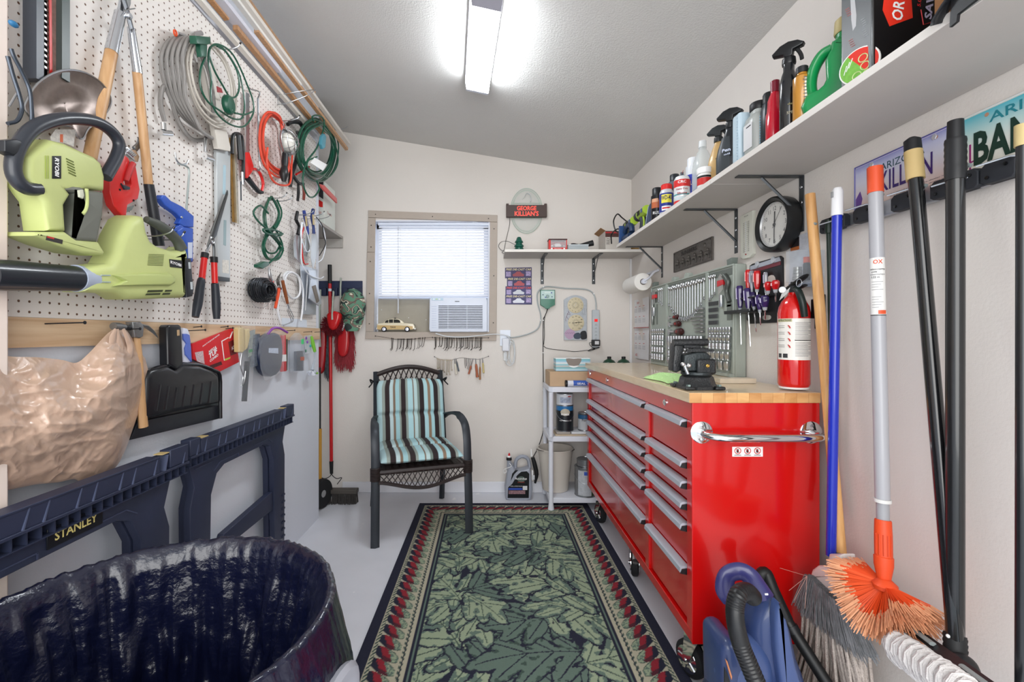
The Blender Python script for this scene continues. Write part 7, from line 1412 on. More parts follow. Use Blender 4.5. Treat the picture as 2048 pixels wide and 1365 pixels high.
t.p('tool_caddy',MB().prism(sm2(vp([(1423,1262),(1438,1254),(1452,1258),(1462,1275),(1490,1330),(1520,1400),(1530,1500),(1430,1510),(1424,1400),(1421,1290)]),2),1.30,1.17,1,r=.02,both=True),VB)
t.p('lower_body',MB().lathe([(.13,.03),(.165,.05),(.17,.16),(.14,.26),(.09,.30),(.0001,.31)],(.745,1.225,0),n=36,sc=(1,.95)),mat('24304f',.4,coat=.2));
t.p('black_side',MB().prism(vp([(1421,1296),(1431,1322),(1431,1480),(1421,1480)]),1.169,1.165,1),BLK);t.p('orange_stripe',MB().prism(vp([(1422,1280),(1425,1283),(1434,1312),(1433,1318)]),1.168,1.163,1),mat('c9825a',.4))
P=crom([V(1506,1195,1.19),V(1494,1184,1.16),V(1478,1190,1.13),V(1470,1215,1.12),V(1472,1250,1.11),V(1482,1290,1.10),V(1498,1330,1.09),V(1518,1380,1.08),V(1530,1420,1.08)],12)
t.p('ribbed_hose',MB().tube(P,[.0195,.0225]*(len(P)//2),18),mat('17181a',.35),ang=20)
for s_ in(-1,1):w_=t.p('wheel',MB().cyl((.745+s_*.13,1.25,.035),(.745+s_*.155,1.25,.035),.0345,n=24),RUBBER)
t=T('vacuum_wand','black plastic vacuum wand slanting down behind the vacuum','vacuum wand');a,b=A(1528,1150,1.36),A(1700,1440,1.22)
t.p('curved_grip',MB().tube([A(1518,1165,1.37),A(1522,1150,1.37),A(1532,1148,1.37),A(1545,1180,1.35),A(1572,1240,1.33)],[.014,.017,.018,.018,.019],14,k=4),mat('101112',.5));t.p('tube',MB().tube([A(1570,1236,1.332),A(1590,1268,1.31),b],[.0165,.0165,.0165],16),mat('141516',.45));t.p('joint_ring',MB().tube([A(1580,1252,1.322),A(1588,1266,1.314)],.0195,16),BLK)
# ------- hanging rack on the back wall, dusters, cap
t=T('tool_hook_rack','navy plastic hook rail on the back wall left of window','rack','B');a,b=pbx('B',628,562,725,592,.0005,.008);t.p('back_plate',MB().box(a,b),mat('27304e',.45),bev=.003)
for x0,x1 in((641,652),(661,674),(686,695),(698,706),(714,722)):a,b=pbx('B',x0,576,x1,592,.0085,.035);t.p('clip',MB().box(a,b),mat('212a45',.45),bev=.003)
a,b=A(659.5,530,3.475),A(663,948,3.455);t=T('garden_rake_broom','red pole with black grip and small fork, leaning in back left corner','broom');pole(t,lerp(a,b,.09),lerp(a,b,.94),.0125,mat('c01218',.3,coat=.3),'pole');t.p('grip',MB().tube([a,lerp(a,b,.09)],.0155,16),BLK);t.p('ferrule',MB().tube([lerp(a,b,.94),b],[.0155,.012],14),BLK)
t.p('silver_band',MB().tube([lerp(a,b,.115),lerp(a,b,.128)],.0132,16),mat('c9ced8',.3))
for s_ in(-1,1):t.p('fork_wire',MB().tube([b,(b[0]+s_*.012,b[1],b[2]-.02),(b[0]+s_*.045,b[1]-.01,b[2]-.035),(b[0]+s_*.085,b[1]-.02,b[2]-.025),(b[0]+s_*.06,b[1]-.05,b[2]-.065)],.003,6,k=4),BLKG)
c=A(680,990,3.30);t=T('push_broom_head','dark push broom head with black bristles on floor in corner','broom head',o=(c[0],c[1],0));t.p('block',MB().box((c[0]-.13,c[1]-.03,.075),(c[0]+.13,c[1]+.03,.105)),mat('4a4540',.5),bev=.004)
g=MB();q=random.Random(4)
for i in range(520):x,y=c[0]+q.uniform(-.125,.125),c[1]+q.uniform(-.028,.028);g.tube([(x,y,.075),(x*1.0+q.uniform(-.006,.006),y+q.uniform(-.012,.012)-.006,.002)],.0016,3,caps=False)
t.p('bristles',g,mat('3a3735',.8,var=.3,scale=50),kind='stuff')
t=T('hand_truck','hand truck with yellow upright and rubber wheel peeking past partition','hand truck',o=(-1.2,3.2,0));t.p('tyre',MB().lathe([(.07,-.02),(.098,-.022),(.105,0),(.098,.022),(.07,.02)],(-1.185,3.20,.1055),(.96,-.28,0),36),RUBBER);t.p('hub',MB().lathe([(.0001,-.014),(.069,-.016),(.069,.016),(.05,.018),(.0001,.022)],(-1.185,3.20,.1055),(.96,-.28,0),28),mat('b9b9bb',.35,.4))
t.p('upright',MB().tube([(-1.205,3.23,.12),(-1.205,3.23,.56)],.012,10),mat('c9953c',.4));t.p('black_handle',MB().tube([(-1.205,3.23,.56),(-1.205,3.23,1.0)],.006,10),BLK);t.p('axle',MB().cyl((-1.19,3.2,.1055),(-1.45,3.27,.1055),.008),STEEL);t.p('nose_plate',MB().box((-1.45,3.10,.03),(-1.22,3.16,.036)),STEEL)
def fluffy(t,c,r,n,m,name='fibres',sc=(1,1,1),ln=.035,th=.0022,seed=3,droop=.0):
 g=MB();q=random.Random(seed)
 for i in range(n):
  z=q.uniform(-1,1);a=q.uniform(0,2*PI);s_=math.sqrt(1-z*z);d=Vector((s_*math.cos(a),z,s_*math.sin(a)));p=Vector((c[0]+d.x*r*sc[0],c[1]+d.y*r*sc[1],c[2]+d.z*r*sc[2]*.6));p.z=max(.004,p.z);e=p+Vector((d.x,d.y-droop,d.z))*ln*q.uniform(.6,1.2);e.z=max(.003,e.z)
  g.tube([p,e],[th,th*.6],4,caps=False)
 g.ball(c,r*.98,(sc[0],sc[1],sc[2]*.55),16,10);t.p(name,g,m,kind='stuff')
t=T('round_duster','dark red fluffy round brush with glossy red cap and grey green handle','duster','B');c=B(666,651,.115);fluffy(t,c,.062,520,mat('6e1420',.8),sc=(1.1,1.05,.9),ln=.028)
t.p('red_cap',ppoly('B',[(652,630),(657,625),(664,622),(674,624),(680,630),(678,642),(672,656),(664,661),(657,657),(653,645)],.135,.18,r=.02,smooth=2),mat('c41418',.25,coat=.5));t.p('handle',MB().tube(pts('B',[(665,640,.172),(665,620,.168),(666,600,.14),(667,584,.10)]),[.017,.015,.012,.013],12,k=4,flat=(1,.5)),mat('aeb7ac',.4));t.p('hanging_ring',MB().tube([(B(667,580,.095)[0]+.008*math.cos(a_),B(667,581,.095)[1]+.008*math.sin(a_),.095)for a_ in[2*PI*k/12 for k in range(12)]],.002,5,closed=True),BLK)
t=T('red_wash_mitt','red brush head with crimson strings and grey green handle below camouflage cap','brush','B');t.p('body',ppoly('B',[(676,665),(684,650),(694,655),(697,670),(695,700),(690,712),(682,714),(676,708),(674,690)],.06,.10,r=.014,smooth=2),mat('b3141c',.25,coat=.5));g=MB();q=random.Random(8)
for i in range(520):
 x,y=q.uniform(672,706),q.uniform(655,718);p=B(x,y,.05);e=B(x+q.uniform(-4,4)+(x-688)*.15,y+q.uniform(16,30),.04+q.uniform(0,.02));g.tube([p,e],[.0032,.002],4,caps=False)
t.p('strings',g,mat('93323a',.85,var=.15,scale=60),kind='stuff');t.p('handle',MB().tube(pts('B',[(682,660,.07),(681,620,.05),(681,580,.045),(682,556,.045)]),[.015,.014,.012,.013],12,k=3,flat=(1,.5)),mat('b3bab0',.4));t.p('lower_tuft_patch',MB().tube(pts('B',[(691,640,.11),(687,655,.115),(684,662,.11)]),.006,6),mat('dfe3e2',.4))
t=T('dark_feather_duster','red bodied duster with dark grey fibres and grey green handle at partition end','duster','B');t.p('body',ppoly('B',[(634,700),(636,668),(643,655),(650,660),(650,700),(646,742),(636,744)],.05,.09,r=.012,smooth=2),mat('a5121a',.25,coat=.5));g=MB();q=random.Random(12)
for i in range(520):
 x,y=q.uniform(648,657),q.uniform(662,742);p=B(x,y,.05);e=B(x+q.uniform(0,5),y+q.uniform(10,24),.04+q.uniform(0,.03));g.tube([p,e],[.003,.0016],4,caps=False)
t.p('fibres',g,mat('4c5358',.85,var=.25,scale=60),kind='stuff');t.p('handle',MB().tube(pts('B',[(640,694,.10),(639,650,.10),(640,610,.08),(641,580,.06)]),[.018,.016,.014,.012],12,k=3,flat=(1,.5)),mat('aeb7ac',.4))
CMO=bpy.data.materials.new('camouflage_cloth');CMO.use_nodes=True;nt=CMO.node_tree;tc_=nt.nodes.new('ShaderNodeTexCoord');n_=nt.nodes.new('ShaderNodeTexNoise');n_.inputs['Scale'].default_value=13;n_.inputs['Detail'].default_value=1;n_.inputs['Distortion'].default_value=.5;r_=nt.nodes.new('ShaderNodeValToRGB');r_.color_ramp.interpolation='CONSTANT'
for k,(p_,h_)in enumerate(((0,'2e3a3a'),(.42,'5f8a72'),(.52,'77655c'),(.585,'d8d6c0'),(.61,'2e3a3a'),(.66,'5f8a72'))):
 e_=r_.color_ramp.elements[k]if k<2 else r_.color_ramp.elements.new(p_);e_.position=p_;e_.color=rgb(h_)
nt.links.new(tc_.outputs['Object'],n_.inputs['Vector']);nt.links.new(n_.outputs[0],r_.inputs[0]);nt.links.new(r_.outputs[0],nt.nodes['Principled BSDF'].inputs['Base Color']);nt.nodes['Principled BSDF'].inputs['Roughness'].default_value=.9
t=T('camouflage_cap','green and brown camouflage baseball cap hanging on the hook rail','cap','B');c=B(706,613,.06)
def crown(i,j):
 a=2*PI*i;b_=j*PI/2;x=math.cos(a)*math.cos(b_);y=math.sin(a)*math.cos(b_);return(c[0]+.098*x,c[1]+.135*y*(1 if y>0 else .95),c[2]+.03+.085*math.sin(b_)-.03*(1-j)+.004*noise.noise((x*4,y*4,1)))
t.p('crown',MB().grid(crown,40,12,cu=True),CMO)
t.p('brim',MB().grid(lambda i,j:(c[0]+.012+(.085-.012*j)*(i-.5)*2*math.sqrt(max(0,1-(j*.75)**2)),c[1]-.105-.088*j+.0*i+.022*abs(2*i-1)**2*(1-j),c[2]+.075+.02*j-.04*(2*i-1)**2),20,8),CMO);t.p('crown_seam',MB().tube([crown(0.08+.0*k,k/10)for k in range(11)],.0018,5),mat('2e3a3a',.8));t.p('top_button',MB().ball((c[0],c[1],c[2]+.117),.007,(1,1,.5),10,6),mat('5f8a72',.8));t.p('strap_loop',MB().tube(pts('B',[(697,585,.05),(706,578,.045),(712,581,.045),(717,590,.05)]),.003,6,k=3),mat('d9dcd6',.5));t.p('sweat_band',MB().tube(pts('B',[(690,632,.14),(700,640,.155),(712,643,.155),(724,638,.145),(730,628,.13)]),.004,6,k=4,flat=(1,.5)),mat('22252a',.7))
t=T('recess_shelf','small grey shelf with cleat behind the partition at upper left','shelf');t.p('board',MB().box((-1.75,3.06,1.985),(-1.135,YB-.001,2.004)),mat('a8a39e',.6),bev=.001);t.p('cleat',MB().box((-1.75,YB-.02,1.915),(-1.135,YB-.001,1.9845)),mat('b5b0aa',.6),bev=.001)
t=T('white_tool_box','white carton with red slanted band and script on the recess shelf','box');t.p('carton',MB().box((-1.42,3.12,2.0045),(-1.135,3.34,2.30)),mat('d7dbd4',.5),bev=.002);t.p('red_band',MB().prism([(-1.40,2.27),(-1.16,2.12),(-1.145,2.12),(-1.145,2.155),(-1.35,2.285),(-1.38,2.299)],3.117,3.1195,1),mat('c9261f',.4));t.p('dark_band',MB().prism([(-1.32,2.295),(-1.142,2.175),(-1.142,2.298)],3.117,3.1195,1),mat('2a2a2e',.4))
t.p('lettering',MB().text('Tuxedo',.022,(-1.20,3.118,2.085),(1,0,0),(0,0,1),width=.09,shear=.3),mat('b33a30',.4),smooth=False);t.p('lettering',MB().text('Tuxedo',.018,(-1.1345,3.22,2.1),(0,1,0),(0,0,1),width=.09,shear=.3),mat('b33a30',.4),smooth=False)
# ------- tools on the pegboard
def Z(ox,oy,s,L_):return[(ox+q[0]/s,oy+q[1]/s)+tuple(q[2:])for q in L_]
z1=lambda L_:Z(0,0,3.9,L_)
z2=lambda L_:Z(0,200,3.033,L_)
z3=lambda L_:Z(280,0,3.25,L_)
z4=lambda L_:Z(280,350,3.9,L_)
z5=lambda L_:Z(0,600,3.41,L_)
z6=lambda L_:Z(260,600,4.55,L_)
def lp(t,name,q,w0,w1,m,r=.002,smooth=0,both=False,par=None,**k):return t.p(name,ppoly('L',q,w0,w1,r,smooth,both),m,par,**k)
def lt(t,name,q,r,m,w=.03,k=4,n=8,flat=None,closed=False,par=None,**kw):return t.p(name,MB().tube(pts('L',q,w),r,n,k=k,flat=flat,closed=closed),m,par,**kw)
def peghook(px,py,ln=.07,lab='steel wire pegboard hook',tip=True,up=.02):
 u,v,_=L(px,py,.01);t=T('pegboard_hook',lab,'hook','L');t.p('wire',MB().tube([(u,v,.0005),(u,v,.01),(u,v-.004,ln*.6),(u+.002,v+up*.4,ln*.92),(u+.002,v+up,ln)],.0022,6,k=3),STEEL)
 if tip:t.p('black_tip',MB().tube([(u+.002,v+up-.001,ln-.001),(u+.0024,v+up+.006,ln+.004)],.0034,8),BLKG)
WD=wood('b98c5e','cfa67a',3,(3,.3,3),.45);LM,DGR=mat('bcc582',.45,var=.03,scale=12),mat('6e7068',.55)
t=T('hedge_trimmer','lime green hedge trimmer with black loop handle hung blade upwards','power tool','L')
B_=z2([(178,350),(310,240),(400,262),(480,300),(580,345),(622,382),(645,470),(642,552),(540,540),(470,560),(412,545),(440,575),(400,640),(410,800),(300,795),(275,620),(235,565),(178,470)])
lp(t,'motor_body',B_,.055,.115,LM,.012);lp(t,'battery_foot',z2([(215,825),(228,802),(400,800),(470,850),(602,862),(640,922),(635,945),(500,930),(350,882)]),.05,.120,LM,.008)
lp(t,'rubber_grip',z2([(400,545),(450,518),(500,525),(530,545),(640,560),(635,700),(600,865),(470,860),(378,832),(440,815),(475,720),(500,640),(480,600),(468,570)]),.062,.119,DGR,.012)
lp(t,'trigger',z2([(480,548),(505,545),(512,580),(505,600),(485,590)]),.118,.124,mat('c9cbb8',.4),.001);lt(t,'trigger_guard',z2([(525,540),(528,620),(520,665),(503,692)]),.004,LM,.12)
lt(t,'front_handle',z2([(232,540),(160,535),(98,480),(80,390),(115,275),(200,175),(320,125),(450,112),(580,132),(672,188),(722,265),(705,350),(640,470)]),.0148,mat('2c3038',.35,coat=.2),.105,5,14)
W1=.1155;b_=lp(t,'brand_plate',z2([(318,340),(372,340),(372,478),(318,478)]),W1,.1165,BLK,.0003);p=L(345/3.033,200+409/3.033,.1168)
t.p('lettering',MB().text('RYOBI',.0105,p,(0,-1,0),(1,0,0),width=.042,bold=.03),WHT2,b_,smooth=False)
for k in range(6):lp(t,'vent_slot',z2([(405+k*9,350+k*2+k*14),(440+k*4,362+k*16),(440+k*4,368+k*16),(405+k*0,356+k*16)])if 0 else z2([(402+k*3,352+k*17),(448+k*3,374+k*17),(448+k*3,381+k*17),(402+k*3,359+k*17)]),W1,.1162,mat('5f6b2c',.5),.0002)
for x in(276,291):lp(t,'moulded_line',z2([(x,338),(x+5,338),(x+5,478),(x,478)]),W1,.1165,mat('98a84c',.5),.0002)
lp(t,'caution_sticker',z2([(285,825),(382,850),(378,875),(278,850)]),.1202,.1207,mat('33302e',.5),0);lp(t,'red_strip',z2([(288,826),(330,836),(328,846),(286,836)]),.1208,.1211,mat('b5302c',.5),0)
lp(t,'warning_label',z1([(398,1068),(440,1010),(592,1010),(575,1145),(500,1115),(405,1108)]),.062,.064,mat('d5d0cc',.5,var=.25,scale=120),0);lp(t,'orange_label_bar',z1([(470,1048),(492,1048),(492,1112),(470,1108)]),.0641,.0645,mat('d8632f',.4),0)
t.p('blade_sheath',MB().box(*pbx('L',73,-40,88,165,.012,.045)),mat('4a4f58',.35));t.p('blade_sheath_far_side',MB().box(*pbx('L',124,-40,140,165,.012,.045)),mat('3f4a48',.35));lp(t,'sheath_back',[(88,-40),(124,-40),(124,160),(88,160)],.012,.016,BLK,0)
lp(t,'blade_bar',[(100,-40),(121,-40),(121,150),(101,150)],.022,.030,mat('a5827a',.4,.4,var=.3,scale=40),.001);lp(t,'red_blade_edge',[(98.5,-40),(103,-40),(105,150),(100,150)],.0301,.032,mat('d2302c',.35),0);lp(t,'red_blade_edge',[(119,-40),(122,-40),(122,145),(119,145)],.0301,.032,mat('c9302c',.35),0)
for k in range(15):
 y=-30+k*11.5;lp(t,'tooth',[(89,y),(98,y+6),(98,y+10),(89,y+4)],.022,.028,mat('a9a7a4',.3,.8),0);lp(t,'tooth',[(122,y+3),(126.5,y+1),(126.5,y+5),(122,y+8)],.022,.028,mat('a9a7a4',.3,.8),0)
t=T('round_steel_blade','dished rusty steel shovel blade hanging behind the black loop handle','shovel','L');O=pts('L',z1([(200,850),(220,770),(300,650),(420,570),(540,543),(680,570),(800,650),(870,760),(860,840),(790,930),(700,1000),(655,1078),(610,1070),(560,990),(400,970),(280,950)]),.05);O=[(p.x,p.y)for p in crom([(q[0],q[1],0)for q in O],3,True)]
cu_,cv_=sum(p[0]for p in O)/len(O),sum(p[1]for p in O)/len(O)+.006
t.p('dished_blade',MB().loft([[(cu_+(a-cu_)*k,cv_+(b-cv_)*k,.048-.020*(1-k**2)+.004*math.exp(-((k-.5)/.18)**2))for a,b in O]for k in(1,.9,.75,.6,.48,.36,.25,.12,.02)],caps=False),mat('7a6e68',.34,.7,var=.35,scale=12));t.p('rolled_edge',MB().tube([(a,b,.048)for a,b in O],.0022,6,closed=True),STEEL)
t=T('loppers','long wooden handled loppers with chrome sleeves hanging from the hinge','loppers','L');CH=mat('d2d6dc',.12,.95)
lt(t,'handle',z1([(872,395),(700,1240)]),.0158,WD,.036,0,14);lt(t,'sleeve',z1([(938,105),(868,410)]),[.0145,.0165],CH,.037,0,14);lt(t,'handle',[(274,144),(285,250),(297,370)],.0130,WD,.036,0,14);lt(t,'sleeve',[(262,56),(275,147)],[.0105,.0135],CH,.037,0,14)
lt(t,'black_grip',[(297.5,369),(306,420),(318,492)],[.0145,.0155,.0165],mat('24272d',.4),.036,0,14);lt(t,'shank',[(240,30),(246,-12)],.010,CH,.037,0,8,(.6,1));lt(t,'shank',[(263,58),(254,22),(244,-12)],.0085,mat('5a5c60',.3,.8),.050,3,8,(.6,1))
lp(t,'blade',[(238,20),(248,-10),(262,-14),(262,8),(255,30)],.032,.040,CH,.001);t.p('pivot_bolt',MB().lathe([(.0095,0),(.0095,.008),(.007,.011),(.0001,.011)],L(254.5,31.5,.05),(0,0,1),18),CH);lt(t,'wire_clip',[(248,22),(258,19),(270,17)],.0018,STEEL,.062)
t=T('looped_steel_tongs','dark grey looped steel tool at the left edge of the pegboard','tongs','L');GS=mat('474e58',.25,.6)
lt(t,'outer_loop',z1([(86,380),(112,450),(170,560),(230,700),(246,850),(242,980),(190,1070),(120,1110)]),.0040,GS,.10,5);lt(t,'inner_loop',z1([(60,440),(105,600),(150,740),(170,850),(135,940),(60,965)]),.0040,GS,.094,5);lp(t,'pivot_block',z1([(40,1095),(130,1085),(172,1100),(178,1140),(150,1190),(110,1215),(40,1180)]),.096,.118,mat('23262b',.35),.003);lt(t,'thin_rod',z1([(70,830),(130,730)]),.0022,STEEL,.09,0)
t.p('blue_tip',MB().ball(L(27,48,.09),.0085,(1.2,.8,.8),12,7),mat('2f6f9c',.3))
t=T('pipe_cutter','bright red ratcheting pipe cutter left of the right wooden lopper handle','pipe cutter','L');RC=mat('d3201f',.28,coat=.5)
lp(t,'frame',z2([(752,330),(780,352),(790,372),(752,500),(775,545),(802,512),(795,470),(805,420),(822,388),(850,545),(840,600),(775,640),(768,700),(740,702),(690,640),(668,560),(668,480),(700,400)]),.030,.052,RC,.003);lt(t,'lever',z2([(808,385),(785,430),(765,492)]),[.0078,.0078,.0065],mat('c23a3c',.3),.055,2,10)
lp(t,'cutting_blade',z2([(762,655),(815,640),(800,668),(765,685)]),.036,.040,mat('8f9a98',.25,.8),0);lp(t,'ratchet_pawl',z2([(742,512),(792,530),(788,545),(760,545)]),.048,.058,GS,.001)
for x,y in((735,512),(727,545),(810,610)):t.p('rivet',MB().lathe([(.0035,0),(.003,.0015),(.0001,.002)],L(x/3.033,200+y/3.033,.0521),(0,0,1),10),BLKG)
t=T('adjustable_wrench','small chrome adjustable wrench head above the red pipe cutter','wrench','L');lp(t,'head',z2([(758,290),(775,278),(800,300),(825,300),(848,345),(840,378),(815,372),(790,350),(765,330)]),.012,.026,CH,.003);lt(t,'curved_jaw',z2([(815,300),(838,275),(842,245),(833,225)]),[.010,.009,.007,.002],mat('8e9296',.3,.8),.02,4,8,(.5,1))
for k in range(5):lt(t,'knurl_ring',z2([(775+k*8,318+k*7),(795+k*8,306+k*7)]),.0020,CH,.028,0,6)
t=T('caulking_gun','blue caulking gun with paint smears hanging by its steel rod','caulking gun','L');CB=mat('2f56b4',.4,var=.12,scale=25)
lt(t,'plunger_rod',z2([(1062,318),(1066,352),(1080,378),(1108,392),(1132,385),(1143,365)]),.0028,STEEL,.035);lt(t,'plunger_rod',z2([(1080,388),(1125,400),(1147,430),(1140,540),(1130,672)]),.0035,mat('9fa8a6',.35,.6),.034,3)
lp(t,'handle',z2([(975,600),(985,578),(1005,578),(1040,612),(1110,648),(1178,705),(1176,775),(1120,770),(1085,750),(1100,720),(1070,690),(1000,640)]),.026,.044,CB,.004);lp(t,'trigger',z2([(1118,740),(1130,755),(1100,790),(1040,805),(1030,795),(1080,765)]),.030,.042,CB,.003);lp(t,'barrel',z2([(1078,790),(1110,768),(1178,778),(1176,985),(1135,985),(1120,870),(1085,830)]),.018,.045,CB,.008);lp(t,'paper_label',z2([(1140,865),(1168,865),(1166,960),(1142,960)]),.0452,.0458,mat('cdd4e6',.5),0);t.p('pivot_screw',MB().lathe([(.005,0),(.004,.002),(.0001,.003)],L(1102/3.033,200+712/3.033,.0442),(0,0,1),10),STEEL)
t=T('leaf_blower','lime green leaf blower with long black tube lying across the lower pegboard','leaf blower','L');wb_=.115
lp(t,'housing',z2([(535,1012),(680,992),(715,930),(745,820),(795,725),(840,700),(888,706),(905,800),(925,850),(970,885),(1060,915),(1118,912),(1140,892),(1158,968),(1128,975),(1142,1188),(1128,1202),(780,1212),(720,1172),(535,1166)]),.05,wb_,LM,.022)
a,b=L(-30,549,.085),L(156,558,.085);t.p('blower_tube',MB().tube([a,b],[.034,.0315],28),mat('1f242c',.3,coat=.3));a2,b2=L(150,557,.085),L(180,559.5,.085);t.p('grey_collar',MB().tube([a2,b2],[.034,.0315],28),mat('a9b3c6',.4))
lt(t,'grip',z2([(888,725),(960,758),(1020,800),(1075,855),(1100,905)]),[.010,.0145,.0155,.016,.018],mat('4c5049',.5),.10,4,12);t.p('battery',ppoly('L',z2([(1118,968),(1160,962),(1168,1060),(1178,1150),(1170,1192),(1135,1200)]),.055,.112,.004),mat('20232a',.4));lp(t,'battery_mark',z2([(1143,985),(1155,985),(1158,1025),(1146,1025)]),.1122,.113,mat('b9c0c4',.4),0);lp(t,'battery_mark',z2([(1155,1105),(1168,1105),(1170,1150),(1158,1150)]),.1122,.113,mat('b9c0c4',.4),0)
lp(t,'raised_rib',z2([(700,1065),(900,1050),(1040,1055),(1070,1080),(1070,1110),(1040,1128),(700,1130),(760,1098)]),wb_,wb_+.010,mat('b3be78',.45),.008)
for k in range(8):lp(t,'vent_slot',z2([(903-k,936+k*9),(996-k,940+k*9),(996-k,943+k*9),(903-k,939+k*9)]),wb_+.0003,wb_+.0012,mat('566328',.5),0)
for q in([(900,1155),(990,1153),(985,1165),(893,1168)],[(1005,1153),(1045,1153),(1040,1163),(1000,1165)],[(890,1175),(975,1172),(970,1183),(882,1186)],[(990,1172),(1035,1170),(1030,1182),(985,1184)]):lp(t,'intake_opening',z2(q),wb_+.0003,wb_+.0012,mat('2c3316',.5),0)
b_=lp(t,'brand_plate',z2([(1028,966),(1105,975),(1107,1022),(1033,1014)]),wb_+.0003,wb_+.0015,BLK,0);p=L(1067/3.033,200+994/3.033,wb_+.0016);t.p('lettering',MB().text('RYOBI',.0095,p,(1,-.07,0),(0,1,0),width=.050,bold=.03),WHT2,b_,smooth=False)
for y in(1064,1105):lp(t,'metal_clip',z2([(618,y-3),(672,y-2),(672,y+3),(618,y+3)]),wb_-.002,wb_+.003,mat('9fb0b8',.4),0)
t=T('hedge_shears','closed hedge shears with red and black handles pointing blade up','shears','L');lp(t,'blade',z4([(686,122),(689,150),(600,470),(575,510),(552,500),(560,440)]),.030,.036,mat('55585a',.3,.8),.001);lp(t,'blade',z4([(684,118),(640,230),(545,520),(525,560),(548,480)]),.036,.040,mat('8c8f8e',.3,.8),.001)
t.p('pivot',MB().tube([(L(425.5,481,.044)[0]+.012*math.cos(q),L(425.5,481,.044)[1]+.012*math.sin(q),.042)for q in[2*PI*k/14 for k in range(14)]],.003,6,closed=True),STEEL);lt(t,'tang',z4([(560,520),(535,560),(515,620)]),.005,STEEL,.036);lt(t,'tang',z4([(560,520),(575,560),(577,650)]),.005,mat('5b5e60',.3,.7),.036)
for q in(((508,612),(502,650),(482,815),(475,840),(432,1110)),((577,640),(578,684),(584,845),(586,865),(598,1125))):
 lt(t,'ferrule',z4([q[0],q[1]]),.0138,BLK,.034,0,14);lt(t,'red_tube',z4([q[1],q[2]]),.0115,mat('d5201f',.3,coat=.4),.034,0,14);lt(t,'black_grip',z4([q[2],q[3],((q[3][0]+q[4][0])/2+2,(q[3][1]+q[4][1])/2),q[4]]),[.0125,.0140,.0150,.0165,.012],mat('2a2e36',.4),.034,3,14)
def coil(t,name,base,n,r,m,jit,w0=.02,dw=.006,seed=1,nn=8,k=5):
 q=random.Random(seed);P=[]
 for i in range(n):
  jx,jy,js=q.uniform(-jit,jit),q.uniform(-jit,jit),1+q.uniform(-.12,.12);cx_=sum(b[0]for b in base)/len(base);cy_=sum(b[1]for b in base)/len(base)
  for b in base:P.append(L(cx_+(b[0]-cx_)*js+jx,cy_+(b[1]-cy_)*js+jy+(js-1)*12,w0+dw*i+q.uniform(0,.004)))
 return t.p(name,MB().tube(P,r,nn,k=k),m)
BR=mat('a8a5a2',.35,.75,bump=.5,bscale=900);t=T('braided_hose_coil','coil of braided stainless hoses with chrome end fittings','hose','L')
for i in range(5):
 o=i*34;lt(t,'braided_hose',z3([(470,900),(400,850),(290+o*.5,770),(200+o*.7,640),(150+o,500),(140+o,370),(180+o*.9,275),(250+o*.6,245),(330,262),(400,330+o*.3),(450,480),(480,640+o*.3),(465,760)]),.0068,BR,.020+i*.011,5,10)
lt(t,'braided_hose',z3([(160,790),(135,690),(140,590),(170,560),(200,640),(250,790),(330,900),(410,910),(440,880)]),.0075,BR,.018,5,10)
for q,rr in(([(150,800),(152,845)],.0085),([(130,862),(200,868)],.010),([(425,900),(425,990)],.0065),([(420,1015),(470,1035)],.011),([(235,215),(290,235)],.008),([(345,225),(395,215)],.010)):lt(t,'fitting',z3(q),rr,CHROME,.030,0,14)
t.p('orange_washer',MB().tube([(L(350,66,.035)[0]+.007*math.cos(q),L(350,66,.035)[1]+.009*math.sin(q),.036)for q in[2*PI*k/12 for k in range(12)]],.0035,6,closed=True),mat('d9532c',.4))
t=T('white_cord_coil','loosely looped off white cord hanging behind the green extension cord','cord','L');coil(t,'cord',z3([(370,260),(310,380),(330,560),(400,720),(500,800),(590,760),(610,600),(560,420),(470,300)]),3,.0045,mat('c9c2b8',.5),4,.05,.008,5)
GC=mat('14503c',.35,coat=.2);t=T('foot_switch_cord','green extension cord with round green foot switch and plug block','extension cord','L')
lt(t,'cord',z3([(425,370),(395,450),(392,560),(440,660),(520,720),(600,770),(660,770),(680,700),(672,600),(640,470),(570,350),(510,295),(455,310),(445,400),(465,520),(460,590),(470,680),(520,760),(600,815),(680,820),(735,740),(735,660),(700,560),(650,440),(600,350),(540,300),(480,290),(450,340),(480,450),(540,560),(580,625),(620,630),(645,570),(630,460),(560,340),(500,300)]),.0036,GC,.085,4,8);lt(t,'cord',z3([(615,735),(680,745),(732,725)]),.0036,GC,.09)
t.p('foot_switch',MB().lathe([(.029,0),(.032,.004),(.032,.016),(.026,.024),(.0001,.026)],L(280+557/3.25,682/3.25,.088),(0,0,1),32,sc=(1,1.15)),GC);lp(t,'plug_block',z3([(366,232),(460,240),(462,285),(440,292),(372,285)]),.08,.105,GC,.003);lp(t,'plug_neck',z3([(392,286),(440,290),(436,372),(404,370)]),.082,.10,GC,.003)
for x,y in((517,655),(600,716)):t.p('screw',MB().lathe([(.0028,0),(.002,.001),(.0001,.001)],L(280+x/3.25,y/3.25,.112),(0,0,1),8),STEEL)
lp(t,'red_tag',z3([(500,560),(530,575),(540,605),(505,600)]),.092,.094,mat('8c1a22',.4),0);peghook(430,97,.11)
t=T('cream_sanding_board','tapered cream painted board hanging behind the cord coils','board','L');lp(t,'board',z3([(405,400),(470,410),(590,960),(588,985),(508,968)]),.022,.040,mat('d5cfc6',.5),.002)
